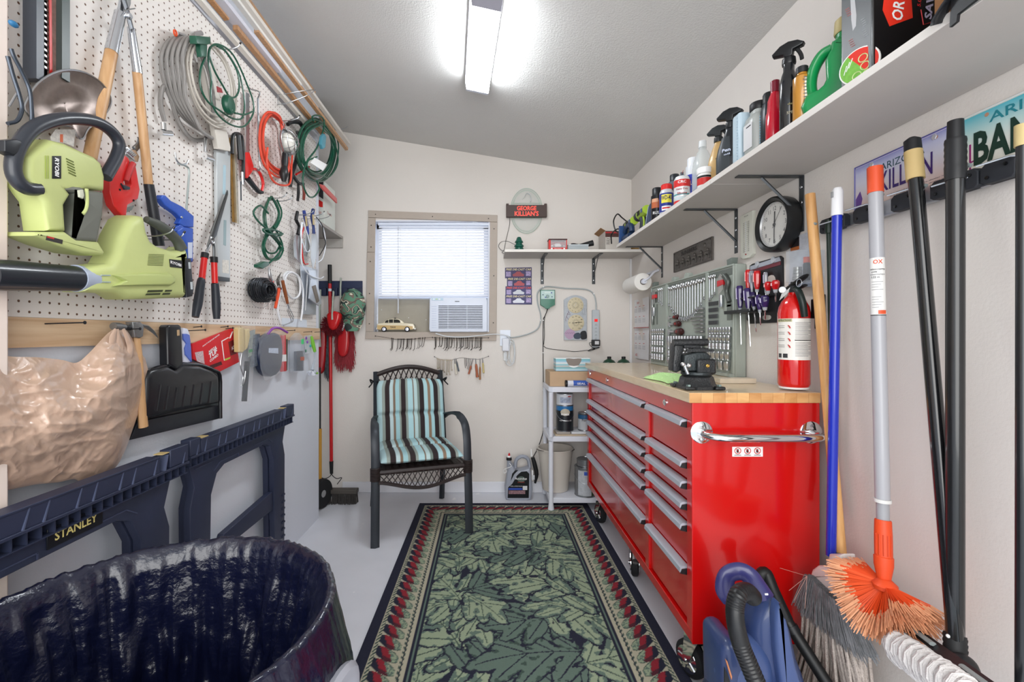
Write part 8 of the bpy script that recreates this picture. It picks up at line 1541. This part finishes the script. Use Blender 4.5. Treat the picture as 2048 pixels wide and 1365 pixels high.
t=T('spirit_level','pale aluminium level in clear sleeve below the cream board','level','L');lp(t,'body',[(433,300),(461,303),(460,562),(436,560)],.006,.018,mat('c3c8ca',.35,.3),.001);lp(t,'window_slot',[(447,330),(452,331),(451,390),(446,389)],.0181,.019,mat('a9c4d0',.2),0);lp(t,'lower_label',[(445,520),(458,521),(458,548),(445,546)],.0181,.019,mat('d8d4cc',.5,var=.2,scale=90),0);lp(t,'window_slot',[(448,440),(453,441),(452,492),(447,490)],.0181,.019,mat('8fa4a8',.3),0);lp(t,'end_cap',[(437,553),(460,556),(460,564),(436,562)],.005,.022,mat('3f4448',.4),.001)
t=T('hacksaw','black framed hacksaw hanging at top of the brass strips','saw','L');lt(t,'frame',z3([(600,1000),(602,890),(630,870),(660,890),(672,1000),(670,1180)]),.0075,BLK,.03,3,8);lt(t,'grip',z3([(640,880),(655,1040)]),[.010,.012],mat('24282c',.4),.036);lt(t,'blade',z3([(655,1180),(657,1305)]),.003,GS,.03,0,4);lt(t,'wing_nut',z3([(665,1120),(668,1200)]),.006,STEEL,.034,0)
t=T('pruning_saw','red and black handled keyhole saw pointing upwards','saw','L');lp(t,'blade',z3([(690,600),(712,610),(712,995),(688,995)]),.020,.023,STEEL,0);lp(t,'red_body',z3([(677,990),(712,990),(740,1080),(735,1110),(700,1160),(690,1155)]),.016,.030,RC,.002);lt(t,'handle_loop',z3([(728,1100),(760,1105),(785,1140),(800,1195),(792,1245)]),.0070,RC,.023,4,10);lt(t,'black_grip',z3([(700,1160),(735,1205),(770,1245),(795,1250)]),[.013,.012,.011,.008],mat('26292e',.45),.023,3,10)
t=T('brass_strips','worn brass coloured metal strips hanging in the middle of the pegboard','metal strip','L')
for k in range(3):lp(t,'strip',z4([(700+k*17,-290),(715+k*17,-290),(738+k*18,370+k*6),(722+k*18,365+k*6)]),.008+k*.003,.0105+k*.003,mat(('a47e45','8f7a58','c9c2b4')[k],.35,.6,var=.2,scale=30),0)
t=T('long_turnbuckle_rod','long grey steel rod with hooked ends right of the pruning saw','rod','L');lt(t,'rod',z3([(766,640),(770,860),(778,1050)]),.0045,mat('8f9498',.3,.6),.03,0);lt(t,'hook_end',z3([(690,545),(720,580),(760,590),(778,605),(766,640)]),.0035,STEEL,.03);lt(t,'hook_end',z3([(778,1050),(782,1090),(770,1110),(760,1095)]),.0035,STEEL,.03)
OC=mat('d9482f',.4);t=T('orange_cord_coil','coiled orange cord of the caged work light','extension cord','L');coil(t,'cord',z3([(900,765),(845,740),(805,800),(795,920),(820,1040),(870,1100),(920,1120),(960,1080),(940,950),(925,820)]),6,.0052,OC,3,.02,.009,3);lt(t,'cord',z3([(830,960),(825,1060),(860,1170),(920,1205),(975,1190),(985,1080),(990,1010)]),.005,OC,.07)
t=T('work_light','caged trouble light with black handle hanging over the orange cord','work light','L');cc=L(280+955/3.25,925/3.25,.105);rx,ry=.060,.068
t.p('reflector_bulb',MB().ball(cc,.042,(1,1.1,.9),20,12),mat('dedcd4',.2,coat=.5));t.p('reflector',MB().grid(lambda i,j:(cc[0]+rx*.93*math.cos(i*2*PI)*math.sin(j*PI/2),cc[1]+ry*.93*math.sin(i*2*PI)*math.sin(j*PI/2),cc[2]-.034*math.cos(j*PI/2)-.002),28,8,cu=True),mat('b5b8ba',.2,.9))
for k in range(4):a_=PI*k/4;t.p('cage_wire',MB().tube([(cc[0]+rx*math.cos(a_)*math.cos(q),cc[1]+ry*math.sin(a_)*math.cos(q)if k else cc[1],cc[2]+.058*math.sin(q))for q in[PI*j/12 for j in range(13)]],.0014,5),STEEL)
for z_ in(0,.024):t.p('cage_ring',MB().tube([(cc[0]+rx*math.cos(q)*(1-z_*8),cc[1]+ry*math.sin(q)*(1-z_*8),cc[2]+z_)for q in[2*PI*j/24 for j in range(24)]],.0016,5,closed=True),STEEL)
lt(t,'handle',z3([(945,1000),(942,1050),(940,1085)]),[.015,.0165,.014],BLK,.10,2,14);lt(t,'rubber_end',z3([(940,1085),(935,1130),(935,1180)]),[.014,.023,.010],mat('1c1c1e',.4),.10,3,14);lt(t,'top_hook',z3([(950,845),(935,820),(930,800)]),.002,STEEL,.10)
peghook(548,240,.14,'long steel peg hook carrying the orange cord')
t=T('black_clamp','black clamp with curved jaws between orange and green cords','clamp','L');lt(t,'upper_jaw',z3([(960,810),(990,790),(1040,800),(1060,850),(1050,900)]),[.009,.013,.012,.010,.006],BLK,.05,4,8);lt(t,'lower_arm',z3([(1020,850),(1030,950),(1010,1060),(985,1130),(975,1210)]),[.008,.009,.010,.013,.011],BLK,.05,4,10);lt(t,'lower_arm',z3([(985,1130),(1030,1190),(1065,1195)]),[.010,.009,.006],BLK,.05,3)
t=T('slip_joint_pliers','pliers with one black and one brown handle under the green coil','pliers','L');lt(t,'handle',z3([(1028,1190),(1030,1250),(1025,1305)]),[.007,.009,.008],BLK,.04);lt(t,'handle',z3([(1060,1190),(1066,1250),(1064,1300)]),[.007,.009,.008],mat('7a3026',.4),.04)
t=T('green_cord_coil','thick coil of dark green extension cord with white tag','extension cord','L');base=z3([(1150,790),(1080,830),(1040,940),(1050,1060),(1110,1140),(1180,1150),(1240,1080),(1265,960),(1240,860),(1190,800)]);coil(t,'cord',base,13,.0048,GC,5,.02,.007,11,7,4)
lt(t,'cord',z3([(1130,790),(1120,760),(1150,750),(1190,770),(1195,830),(1150,960),(1080,1060),(1058,1180),(1090,1270),(1130,1280),(1165,1230),(1150,1180)]),.0048,GC,.115);lt(t,'cord',z3([(1195,850),(1250,900),(1285,1000),(1280,1080),(1230,1150),(1180,1140),(1100,1110),(1090,1050),(1150,1020)]),.0045,GC,.12)
lp(t,'plug_connector',z3([(1185,890),(1200,870),(1212,890),(1205,960),(1190,970),(1180,940)]),.118,.135,mat('4f8fa0',.4),.002);lp(t,'white_tag',z3([(1108,1058),(1135,1025),(1215,1070),(1190,1112)]),.125,.127,WHT2,0)
peghook(648,258,.17,'long steel peg hook carrying the thick green coil',False)
t=T('folding_red_saw','long red bladed tool poking from behind the green coil','saw','L');lp(t,'red_arm',z3([(1165,1195),(1200,1205),(1280,1290),(1283,1322),(1200,1240)]),.03,.042,RC,.002);lt(t,'red_stub',z3([(1015,1135),(1060,1110),(1100,1085)]),.006,RC,.06)
t=T('short_green_cord','bundled green extension cord tied in the middle with outlet end down','extension cord','L');coil(t,'cord',z4([(1015,180),(975,290),(990,420),(1050,480),(1105,560),(1070,640),(1000,640),(965,560),(990,470),(1060,400),(1095,300),(1060,200)]),4,.0046,GC,3.5,.02,.010,21,7,4);lt(t,'cord',z4([(1000,300),(940,240),(885,290),(920,360),(990,420),(1060,480),(1110,460),(1050,430),(960,425),(1000,460),(1115,460)]),.0046,GC,.065);lp(t,'outlet_end',z4([(922,700),(975,675),(1010,680),(1010,705),(960,735),(925,722)]),.045,.066,GC,.004);lt(t,'cord',z4([(1008,688),(1060,640),(1112,560),(1080,470),(1040,400)]),.0046,GC,.056)
peghook(537,395,.10,'upper of two peg hooks holding the tied green cord');peghook(541,401,.12,'lower of two peg hooks holding the tied green cord')
t=T('wire_spool','fat coil of dark grey wire low on the pegboard','wire','L');cc=L(280+938/3.9,350+900/3.9,.03);g=MB();q=random.Random(6)
for i in range(44):a_=2*PI*i/44;R_=.042;c=(cc[0]+R_*.62*math.cos(a_)*1.25,cc[1]+R_*.62*math.sin(a_),.028);
for i in range(60):
 rr=.022+.036*q.random();z_=.008+.085*q.random()*(1.2-rr*8);g.tube([(cc[0]+rr*1.5*math.cos(th)+q.uniform(-.001,.001),cc[1]+rr*math.sin(th),max(.004,z_))for th in[2*PI*k/20 for k in range(20)]],.0016,5,closed=True)
t.p('wire_turns',g,mat('3d4046',.35,.6),kind='stuff')
lt(t,'loose_end',z4([(880,830),(920,800),(1000,830),(1000,1000),(940,1040),(880,1010),(860,950)]),.0008,STEEL,.04,4,4)
def hand_tool(name,label,cat,parts,hook=None):
 t=T(name,label,cat,'L')
 for nm,kind,q,a_,m,w in parts:
  if kind=='t':lt(t,nm,z4(q),a_,m,w,3,10)
  else:lp(t,nm,z4(q),w-a_,w,m,min(.002,a_/3))
 return t
hand_tool('utility_knife','black and red handled knife with silver head by the wire coil','knife',[('silver_head','t',[(1005,720),(1012,780),(1022,830)],[.003,.009,.009],STEEL,.03),('red_collar','t',[(1000,832),(1038,835)],.006,RC,.03),('handle','t',[(1022,838),(1035,900),(1046,985)],[.010,.011,.009],BLK,.032)])
hand_tool('bypass_pruner','small orange handled pruner beside the knife','pruner',[('blade','t',[(1102,758),(1075,820),(1085,880)],[.001,.007,.008],mat('5a5652',.35,.7),.03),('orange_handle','t',[(1085,880),(1075,940),(1055,1040)],[.008,.009,.007],ORANGE,.03),('pivot','t',[(1080,870),(1100,890)],.006,STEEL,.034)])
hand_tool('hand_cultivator','small three tine cultivator with brown wooden handle','cultivator',[('handle','t',[(1112,825),(1130,910),(1152,1005)],[.008,.0095,.007],mat('8c4f2c',.4),.05),('tine','t',[(1152,1005),(1150,1060),(1180,1140),(1140,1165),(1108,1172)],.002,STEEL,.05),('tine','t',[(1152,1005),(1165,1070),(1196,1140),(1150,1165),(1120,1178)],.002,STEEL,.055),('tine','t',[(1152,1005),(1175,1060),(1198,1110),(1190,1140),(1165,1155)],.002,STEEL,.06)])
hand_tool('white_tubing','loops of thick white plastic tubing around the cultivator','tubing',[('tube','t',[(1100,1160),(1075,1060),(1085,950),(1130,850),(1120,790),(1160,755),(1230,790),(1250,870),(1240,940),(1190,965),(1140,900),(1135,800),(1180,760),(1240,800),(1272,900),(1268,1040),(1255,1140)],.0058,mat('dfe0e4',.35),.03)])
hand_tool('putty_knife','scraper with black handle and wide worn steel blade','scraper',[('handle','t',[(1228,288),(1218,350),(1240,400),(1232,465)],[.009,.010,.008,.010],BLK,.04),('blade','p',[(1212,468),(1255,465),(1262,560),(1250,690),(1205,640),(1198,540)],.003,mat('a9acae',.3,.8),.04)])
hand_tool('putty_knife','scraper with blue and tan handle, left of the two','scraper',[('handle','t',[(1278,278),(1290,340),(1305,400),(1308,465)],[.009,.011,.008,.009],mat('2c3f8a',.4),.06),('tan_inlay','t',[(1292,320),(1302,400)],.006,mat('b3a27c',.5),.069),('blade','p',[(1295,468),(1322,466),(1330,560),(1300,640),(1280,600)],.003,mat('c2c6c9',.3,.8),.06)])
hand_tool('putty_knife','scraper with blue and tan handle and long grey blade, right of the two','scraper',[('handle','t',[(1352,270),(1342,330),(1352,400),(1356,460)],[.010,.011,.008,.010],mat('26386f',.4),.08),('tan_inlay','t',[(1350,310),(1354,390)],.006,mat('b3a27c',.5),.089),('blade','p',[(1340,465),(1375,462),(1398,560),(1350,735),(1332,640)],.003,mat('b5b8ba',.3,.8),.08)])
hand_tool('white_cable_bundle','white and black cables looped over the right end hooks','cable',[('white_cable','t',[(1262,370),(1255,480),(1300,600),(1330,560),(1290,420),(1265,380),(1258,560),(1262,690),(1320,780),(1400,810),(1432,795)],.0036,mat('dfe3ea',.4),.07),('white_cable','t',[(1380,350),(1430,420),(1448,540),(1425,650),(1385,685)],.0036,mat('dfe3ea',.4),.07),('black_cable','t',[(1375,330),(1420,390),(1430,470),(1448,540),(1400,630)],.0030,BLK,.085),('red_cable','t',[(1282,400),(1262,480),(1265,600),(1280,690),(1310,695)],.004,RC,.055)])
hand_tool('metal_door_hardware','silver folding metal hardware in clear wrap at the pegboard right edge','hardware',[('back_plate','p',[(1252,700),(1385,740),(1372,1092),(1278,1088)],.004,mat('b5bcc6',.3,.5),.03),('folded_arm','p',[(1310,740),(1370,745),(1418,1005),(1395,1022),(1322,965),(1335,820)],.008,mat('c3c9d2',.3,.6),.06),('slot_strip','p',[(1345,870),(1372,860),(1400,985),(1382,1000)],.004,mat('6d6258',.5),.064),('rod','t',[(1305,780),(1300,900),(1290,1060)],.004,STEEL,.05)])
for px,py,ln,lb in((588,428,.12,'peg hook at top left of the scraper bundle'),(600,431,.15,'middle peg hook of the scraper bundle'),(606,437,.17,'longest peg hook of the scraper bundle'),(40,378,.02,'bare steel peg fitting below the trimmer loop'),(262,470,.14,'upper black tipped hook under the blower grip'),(300,478,.12,'lower black tipped hook under the blower grip')):peghook(px,py,ln,lb)
t=T('wire_shelf_hook','wide double pronged wire hook reaching out below the ceiling trims','hook','L');g=MB()
for y in(190,209):lt(t,'prong',[(556,y,.02),(575,y-3,.05),(612,y-9-(y>200)*8,.14),(632,180,.20)],.0022,STEEL)
lt(t,'back_wire',[(556,190,.015),(556,209,.015)],.0022,STEEL,k=0)
t=T('instruction_card','small white printed card at the bottom of the pegboard','card','L');lp(t,'card',z4([(1108,1115),(1300,1130),(1302,1190),(1105,1180)]),.0005,.0015,mat('dfe6f0',.5),0)
# ------- long trims stored above the pegboard
TR=[('cream wooden trim lowest in the stack under the ceiling',1.0,2.78,2.52,.035,'d9d4cc',0),('brown stained trim with short end showing, left of the white board',.7,1.86,2.555,.05,'ad8058',1),('wide pale grey board in the stack under the ceiling',.7,2.25,2.565,.085,'cdccd6',0),('long brown trim ending near the wire hook',1.9,2.92,2.545,.062,'a07a58',1),('white moulding above the wide pale board',.7,2.45,2.61,.105,'dedbd6',0),('tan trim reaching past the partition end',2.0,3.28,2.60,.10,'b08a68',1),('slim white trim reaching past the partition end',.8,3.25,2.625,.125,'d6d0c8',0),('brown mahogany board nearest the ceiling',.7,2.62,2.655,.115,'9c7a5c',1)]
for i,(lb,y0,y1,z0,w,h,wd)in enumerate(TR):
 z0-=.022;m=wood(h,'%02x%02x%02x'%tuple(min(255,int(int(h[k:k+2],16)*1.15))for k in(0,2,4)),4,(4,.2,4),.5)if wd else mat(h,.5);t=T('trim_length','long '+lb if not lb.startswith('long')else lb,'trim','L',group='spare trims under the ceiling');wx=.020 if i!=2 else .045
 t.p('strip',MB().prism([(w-wx,z0),(w,z0+.004),(w+.002,z0+.020),(w-wx,z0+.026)],y0,y1,1).xf(Matrix(((0,1,0,0),(0,0,1,0),(1,0,0,0),(0,0,0,1)))),m)
# ------- things hung on the batten
def nail(px,py,ln=.04,lab='dark nail driven into the pine batten'):
 u,v,_=L(px,py,.01);g=MB().cyl((u,v,.0),(u,v+.003,ln),.0018,n=6);g.lathe([(.0045,0),(.0045,.0015),(.0001,.002)],(u,v+.003,ln),(0,0,1),10);solo('nail',lab,'nail',g,mat('2f3136',.4,.6),'L')
for i,(x,y,ln)in enumerate(((98,648,.10),(240,660,.07),(378,662,.07),(392,655,.03),(446,655,.03),(456,658,.03),(472,657,.03),(575,662,.05),(610,665,.05),(632,665,.05))):nail(x,y,ln,ORD[i]+' dark nail from the left in the pine batten')
t=T('claw_hammer','claw hammer with worn wooden handle hung on the batten behind the bag','hammer','L');HM=mat('8e8f90',.35,.8,var=.15,scale=30)
lt(t,'handle',z5([(925,200),(940,330),(955,520),(965,700),(978,868)]),[.010,.011,.012,.0125,.0145],WD,.034,3,12,(.8,1.1));lt(t,'striking_face',z5([(772,180),(805,182),(850,186)]),[.011,.0115,.008],HM,.036,0,16);lt(t,'poll_neck',z5([(848,185),(905,195)]),.0075,mat('3a3c40',.4,.6),.036,0,12);lp(t,'head_cheek',z5([(905,150),(960,150),(985,175),(978,250),(955,262),(922,255)]),.026,.048,HM,.003)
for w_ in(.029,.041):lt(t,'claw',z5([(960,175),(1000,185),(1045,220),(1078,260)]),[.009,.009,.006,.001],HM,w_,4,8,(1,.6))
t=T('dustpan','large black plastic dustpan hung upright behind the bag','dustpan','L');DP=mat('17191e',.32,coat=.2)
O=z6([(0,1278),(60,1120),(150,900),(160,720),(200,640),(350,598),(430,612),(500,590),(640,595),(760,640),(818,690),(822,900),(824,1080)])
lp(t,'pan_back',O,.004,.010,DP,.001);lt(t,'rolled_rim',O[2:],.007,DP,.030,3);q_=z6([(150,900),(160,720),(200,640),(350,598),(430,640),(500,590),(640,595),(760,640),(818,690),(822,940),(480,1010),(120,1100)])
lp(t,'hood',q_,.010,.045,DP,.016);
for k in range(7):lt(t,'moulded_rib',z6([(270+k*78,800-abs(k-2)*14),(235+k*80,1010-k*12)]),.006,DP,.044,0,8,(.5,1.5))
lp(t,'pan_lip',z6([(0,1278),(80,1110),(815,960),(824,1080)]),.010,.022,mat('20232a',.4),.002);lp(t,'handle',z6([(352,590),(345,250),(362,230),(455,226),(472,240),(490,590),(430,640)]),.012,.042,DP,.008);lp(t,'hang_hole',z6([(428,275),(450,272),(452,325),(430,328)]),.0421,.0428,mat('b99c78',.6),0)
p=L(260+460/4.55,600+1098/4.55,.0225);t.p('lettering',MB().text('Fuller',.010,p,(1,.16,0),(0,1,0),width=.06,shear=.3),mat('34373d',.5),smooth=False)
t=T('scrub_brush','brush handle in periwinkle blue and white right of dustpan handle','brush','L');lp(t,'white_handle',z6([(482,300),(492,255),(530,262),(552,320),(558,400),(568,560),(540,580),(485,572)]),.006,.026,mat('d9dcec',.4),.006);lp(t,'blue_grip',z6([(488,310),(520,310),(545,320),(555,400),(565,565),(510,500),(505,440),(520,400),(490,360)]),.0262,.032,mat('5c72c4',.4),.002);
t=T('red_product_card','tilted red packaging card with white lettering right of the dustpan','package','L');w=.012;q_=z6([(568,402),(940,255),(998,565),(790,668),(735,640),(700,600),(575,540)]);lp(t,'card',q_,.004,w,mat('d0202a',.4),.001);ax_=(1,.42,0);ay_=(-.12,1,0)
def ct(s,x,y,sz,wd,h,b=.03):p=L(260+x/4.55,600+y/4.55,w+.0008);t.p('lettering',MB().text(s,sz*1.15,p,ax_,ay_,width=wd*1.6,bold=b),mat(h,.4),smooth=False)
ct('MEGA',752,452,.011,.034,'f2ecec');ct('TUF',755,488,.019,.036,'f5f2f2',.04);ct('COMBO',765,528,.010,.038,'f2ecec');ct('MULTI PURPOSE REPAIR',740,368,.0045,.075,'f2ecec');ct('KIT',945,430,.013,.022,'e8dede')
lp(t,'silver_tube_print',z6([(590,480),(665,465),(680,585),(610,560)]),w,w+.0006,mat('c9b0b4',.4,var=.3,scale=120),0);lp(t,'dark_print',z6([(725,600),(830,560),(840,590),(740,628)]),w,w+.0006,mat('4a1418',.4),0);lp(t,'white_outline',z6([(832,375),(895,340),(900,346),(840,380),(862,552),(856,555)]),w,w+.0006,WHT2,0);lp(t,'green_print',z6([(862,540),(915,520),(912,535),(865,556)]),w,w+.0006,mat('b3c24a',.4),0);lp(t,'dark_bottle_print',z6([(895,385),(940,365),(970,490),(915,510)]),w,w+.0006,mat('6a1a20',.4),0);lp(t,'white_stick_print',z6([(930,290),(940,288),(915,350),(905,352)]),w,w+.0012,WHT2,0)
t=T('bagged_pruning_tool','slim packaged tool with tan handles and long black blades','package','L');lp(t,'tan_handle',z6([(995,265),(1010,250),(1040,252),(1048,460),(1030,482),(1000,475)]),.02,.045,mat('c9b27c',.45),.006);lp(t,'tan_handle',z6([(1055,270),(1090,262),(1098,330),(1075,440),(1055,460)]),.02,.04,mat('cbb682',.45),.006);lt(t,'steel_linkage',z6([(1018,480),(1005,600),(1030,700),(1012,780),(1040,740),(1052,650)]),.003,STEEL,.035)
for x in(1035,1052,1068):lt(t,'long_blade',z6([(x+15,560),(x,760),(x-12,925)]),.0045,mat('2c3038',.4),.03,0,6)
lp(t,'printed_card',z6([(1082,290),(1140,270),(1128,500),(1080,520)]),.012,.016,mat('8d9490',.5,var=.3,scale=100),0);lp(t,'green_print',z6([(1082,455),(1128,445),(1128,470),(1082,482)]),.0162,.017,mat('2c8a4a',.4),0);lp(t,'clear_sleeve',z6([(985,250),(1145,205),(1125,600),(1105,955),(1000,935)]),.048,.050,mat('f4f7fa',.1,alpha=.07),0)
t=T('hanging_small_parts_pack','narrow dark and silver packet right of the tan handled tool','package','L');lp(t,'packet',z6([(1150,320),(1185,310),(1165,600),(1130,612)]),.01,.03,mat('5a626e',.35,var=.5,scale=70),.002)
t=T('bagged_goggles','dark blue goggles in a clear bag with purple top','package','L');lp(t,'goggles',z6([(1195,400),(1240,330),(1330,300),(1385,350),(1395,520),(1370,650),(1300,700),(1225,660),(1185,540)]),.012,.045,mat('17223c',.35,var=.4,scale=60),.012,2);lt(t,'purple_closure',z6([(1255,310),(1300,262),(1360,258),(1432,298)]),.006,mat('8a3aa5',.4),.045);lp(t,'label',z6([(1265,440),(1350,440),(1350,490),(1265,482)]),.0455,.047,mat('b9c4d8',.4,var=.2,scale=90),0);lp(t,'clear_bag',z6([(1175,350),(1260,270),(1410,290),(1400,650),(1300,705),(1230,740),(1190,620)]),.048,.050,mat('eef2f8',.08,alpha=.10),0)
t=T('red_tube_pack','slim red and white carded tube left of the clear boxes','package','L');lp(t,'card',z6([(1385,325),(1418,322),(1425,650),(1382,655)]),.01,.02,mat('c9343a',.4,var=.15,scale=60),.001);lp(t,'white_print',z6([(1386,500),(1422,498),(1424,560),(1384,562)]),.0202,.021,WHT2,0);lp(t,'dark_side',z6([(1420,360),(1436,358),(1432,640),(1425,645)]),.008,.018,mat('4a4a3c',.5),0)
t=T('clear_bit_box','clear plastic pack with black tools and green tab','package','L');lp(t,'box',z6([(1502,345),(1545,300),(1590,350),(1588,650),(1505,655)]),.01,.04,mat('cfd6e2',.1,alpha=.22),.003);lp(t,'black_insert',z6([(1520,470),(1582,465),(1580,645),(1518,648)]),.012,.030,mat('3a3f48',.4,var=.3,scale=80),0);lp(t,'green_tab',z6([(1562,358),(1582,356),(1582,402),(1562,404)]),.0402,.042,mat('3fd07a',.4),0);lp(t,'red_print',z6([(1552,520),(1586,518),(1586,552),(1552,554)]),.0402,.041,mat('b5604c',.4),0)
t=T('ear_plug_pack','tiny packet with purple and teal pieces beside the dish brush','package','L');lp(t,'packet',z6([(1592,330),(1650,320),(1655,480),(1600,490)]),.008,.012,mat('dfe4ee',.2,alpha=.5),0)
for x,y,h in((1605,350,'7a3aa0'),(1615,385,'8a4ab0'),(1642,420,'2aa0a8'),(1600,465,'4a7a68')):t.p('plug',MB().ball(L(260+x/4.55,600+y/4.55,.018),.006,(1,1.6,.8),10,6),mat(h,.4))
t=T('dish_brush','grey dish brush with lime green grip hanging at the batten end','brush','L');lt(t,'green_grip',z6([(1652,335),(1665,400),(1682,470)]),[.008,.0125,.010],mat('7fc243',.4),.03);lt(t,'grey_neck',z6([(1682,470),(1685,540),(1665,600),(1660,640)]),[.006,.004,.006,.012],mat('aab2bd',.35),.03);t.p('head',MB().ball(L(260+1672/4.55,600+660/4.55,.03),.016,(1.4,.9,1),16,9),mat('b5bcc6',.35));t.p('green_scraper',MB().ball(L(260+1700/4.55,600+668/4.55,.03),.009,(1.4,.8,1),10,6),mat('7fc243',.4));g=MB()
for i in range(90):a_=PI*(1.02+.62*i/90);p=L(260+1655/4.55,600+645/4.55,.03);g.tube([(p[0]+.012*math.cos(a_),p[1]+.008*math.sin(a_),.018+.024*rnd.random()),(p[0]+.046*math.cos(a_),p[1]+.030*math.sin(a_),.014+.032*rnd.random())],.0011,3,caps=False)
t.p('bristles',g,mat('e4e8f2',.5),kind='stuff')
t=T('plastic_bag','large crinkled tan plastic carrier bag hung from the batten at left','bag','L');BG=bpy.data.materials.new('bag_film');BG.use_nodes=True;nt=BG.node_tree;b=nt.nodes['Principled BSDF'];b.inputs['Base Color'].default_value=rgb('c9ab97');b.inputs['Roughness'].default_value=.3;b.inputs['Coat Weight'].default_value=.6;b.inputs['Coat Roughness'].default_value=.15;b.inputs['Alpha'].default_value=.93
tc_=nt.nodes.new('ShaderNodeTexCoord');prev=None
for sc_1,st in((5,.45),(13,.28),(34,.14)):
 n_=nt.nodes.new('ShaderNodeTexNoise');n_.inputs['Scale'].default_value=sc_1;n_.inputs['Detail'].default_value=1.5;n_.inputs['Distortion'].default_value=1.6;s1_=nt.nodes.new('ShaderNodeMath');s1_.operation='SUBTRACT';s1_.inputs[1].default_value=.5;s2_=nt.nodes.new('ShaderNodeMath');s2_.operation='ABSOLUTE'
 bp=nt.nodes.new('ShaderNodeBump');bp.invert=True;bp.inputs['Strength'].default_value=st;bp.inputs['Distance'].default_value=.12/sc_1**.8;nt.links.new(tc_.outputs['Object'],n_.inputs['Vector']);nt.links.new(n_.outputs[0],s1_.inputs[0]);nt.links.new(s1_.outputs[0],s2_.inputs[0]);nt.links.new(s2_.outputs[0],bp.inputs['Height'])
 if prev:nt.links.new(prev.outputs[0],bp.inputs['Normal'])
 prev=bp
nt.links.new(prev.outputs[0],b.inputs['Normal'])
top=z5([(-130,300),(0,340),(60,385),(250,392),(420,410),(520,430),(600,370),(680,285),(740,225),(790,195),(850,200),(890,245),(930,320),(990,400)]);bot=z5([(-130,1350),(0,1310),(100,1290),(250,1260),(400,1245),(500,1225),(560,1245),(640,1230),(740,1180),(800,1130),(850,1040),(900,900),(960,720),(1016,500)])
WB=.10;TP,BP=crom([(a,b,0)for a,b in top],6),crom([(a,b,0)for a,b in bot],6);n=len(TP)
def bagf(sd):
 def f(i,j):
  k=i*(n-1);k0=min(int(k),n-2);a_=TP[k0].lerp(TP[k0+1],k-k0);b_=BP[k0].lerp(BP[k0+1],k-k0);q=a_.lerp(b_,j);e=(math.sin(PI*min(1,j*.97+.03))**.6)*(1-max(0,(i-.6)/.4)**2.5);w=.030+sd*.072*e*(.6+.4*math.sin(PI*j));
  cr=1.3*noise.noise((q.x*.012,q.y*.014,sd))-.9*abs(noise.noise((q.x*.014+q.y*.022,q.y*.026-q.x*.01,3)))**.8-.30*abs(noise.noise((q.x*.04,q.y*.05+q.x*.02,5)))**.8;w+=sd*.014*cr*min(1,e*1.6)
  if sd<0:w=max(.022,.030-.006*e)
  return L(q.x,q.y,w)
 return f
g=MB().grid(bagf(1),150,110);g.grid(bagf(-1),60,10);t.p('bag_film',g,BG,ang=80)
lp(t,'handle_hole',z5([(805,300),(850,300),(868,400),(850,470),(812,400)]),.062,.064,WALLW,0,2)if 0 else None
for q in([(790,200),(770,260),(760,330)],[(800,200),(812,280),(830,360),(850,480)],[(840,200),(868,260),(890,340),(870,420),(850,480)]):lt(t,'gathered_strap',z5(q),[.004,.009,.007],BG,.055,4,8,(.5,1.4))
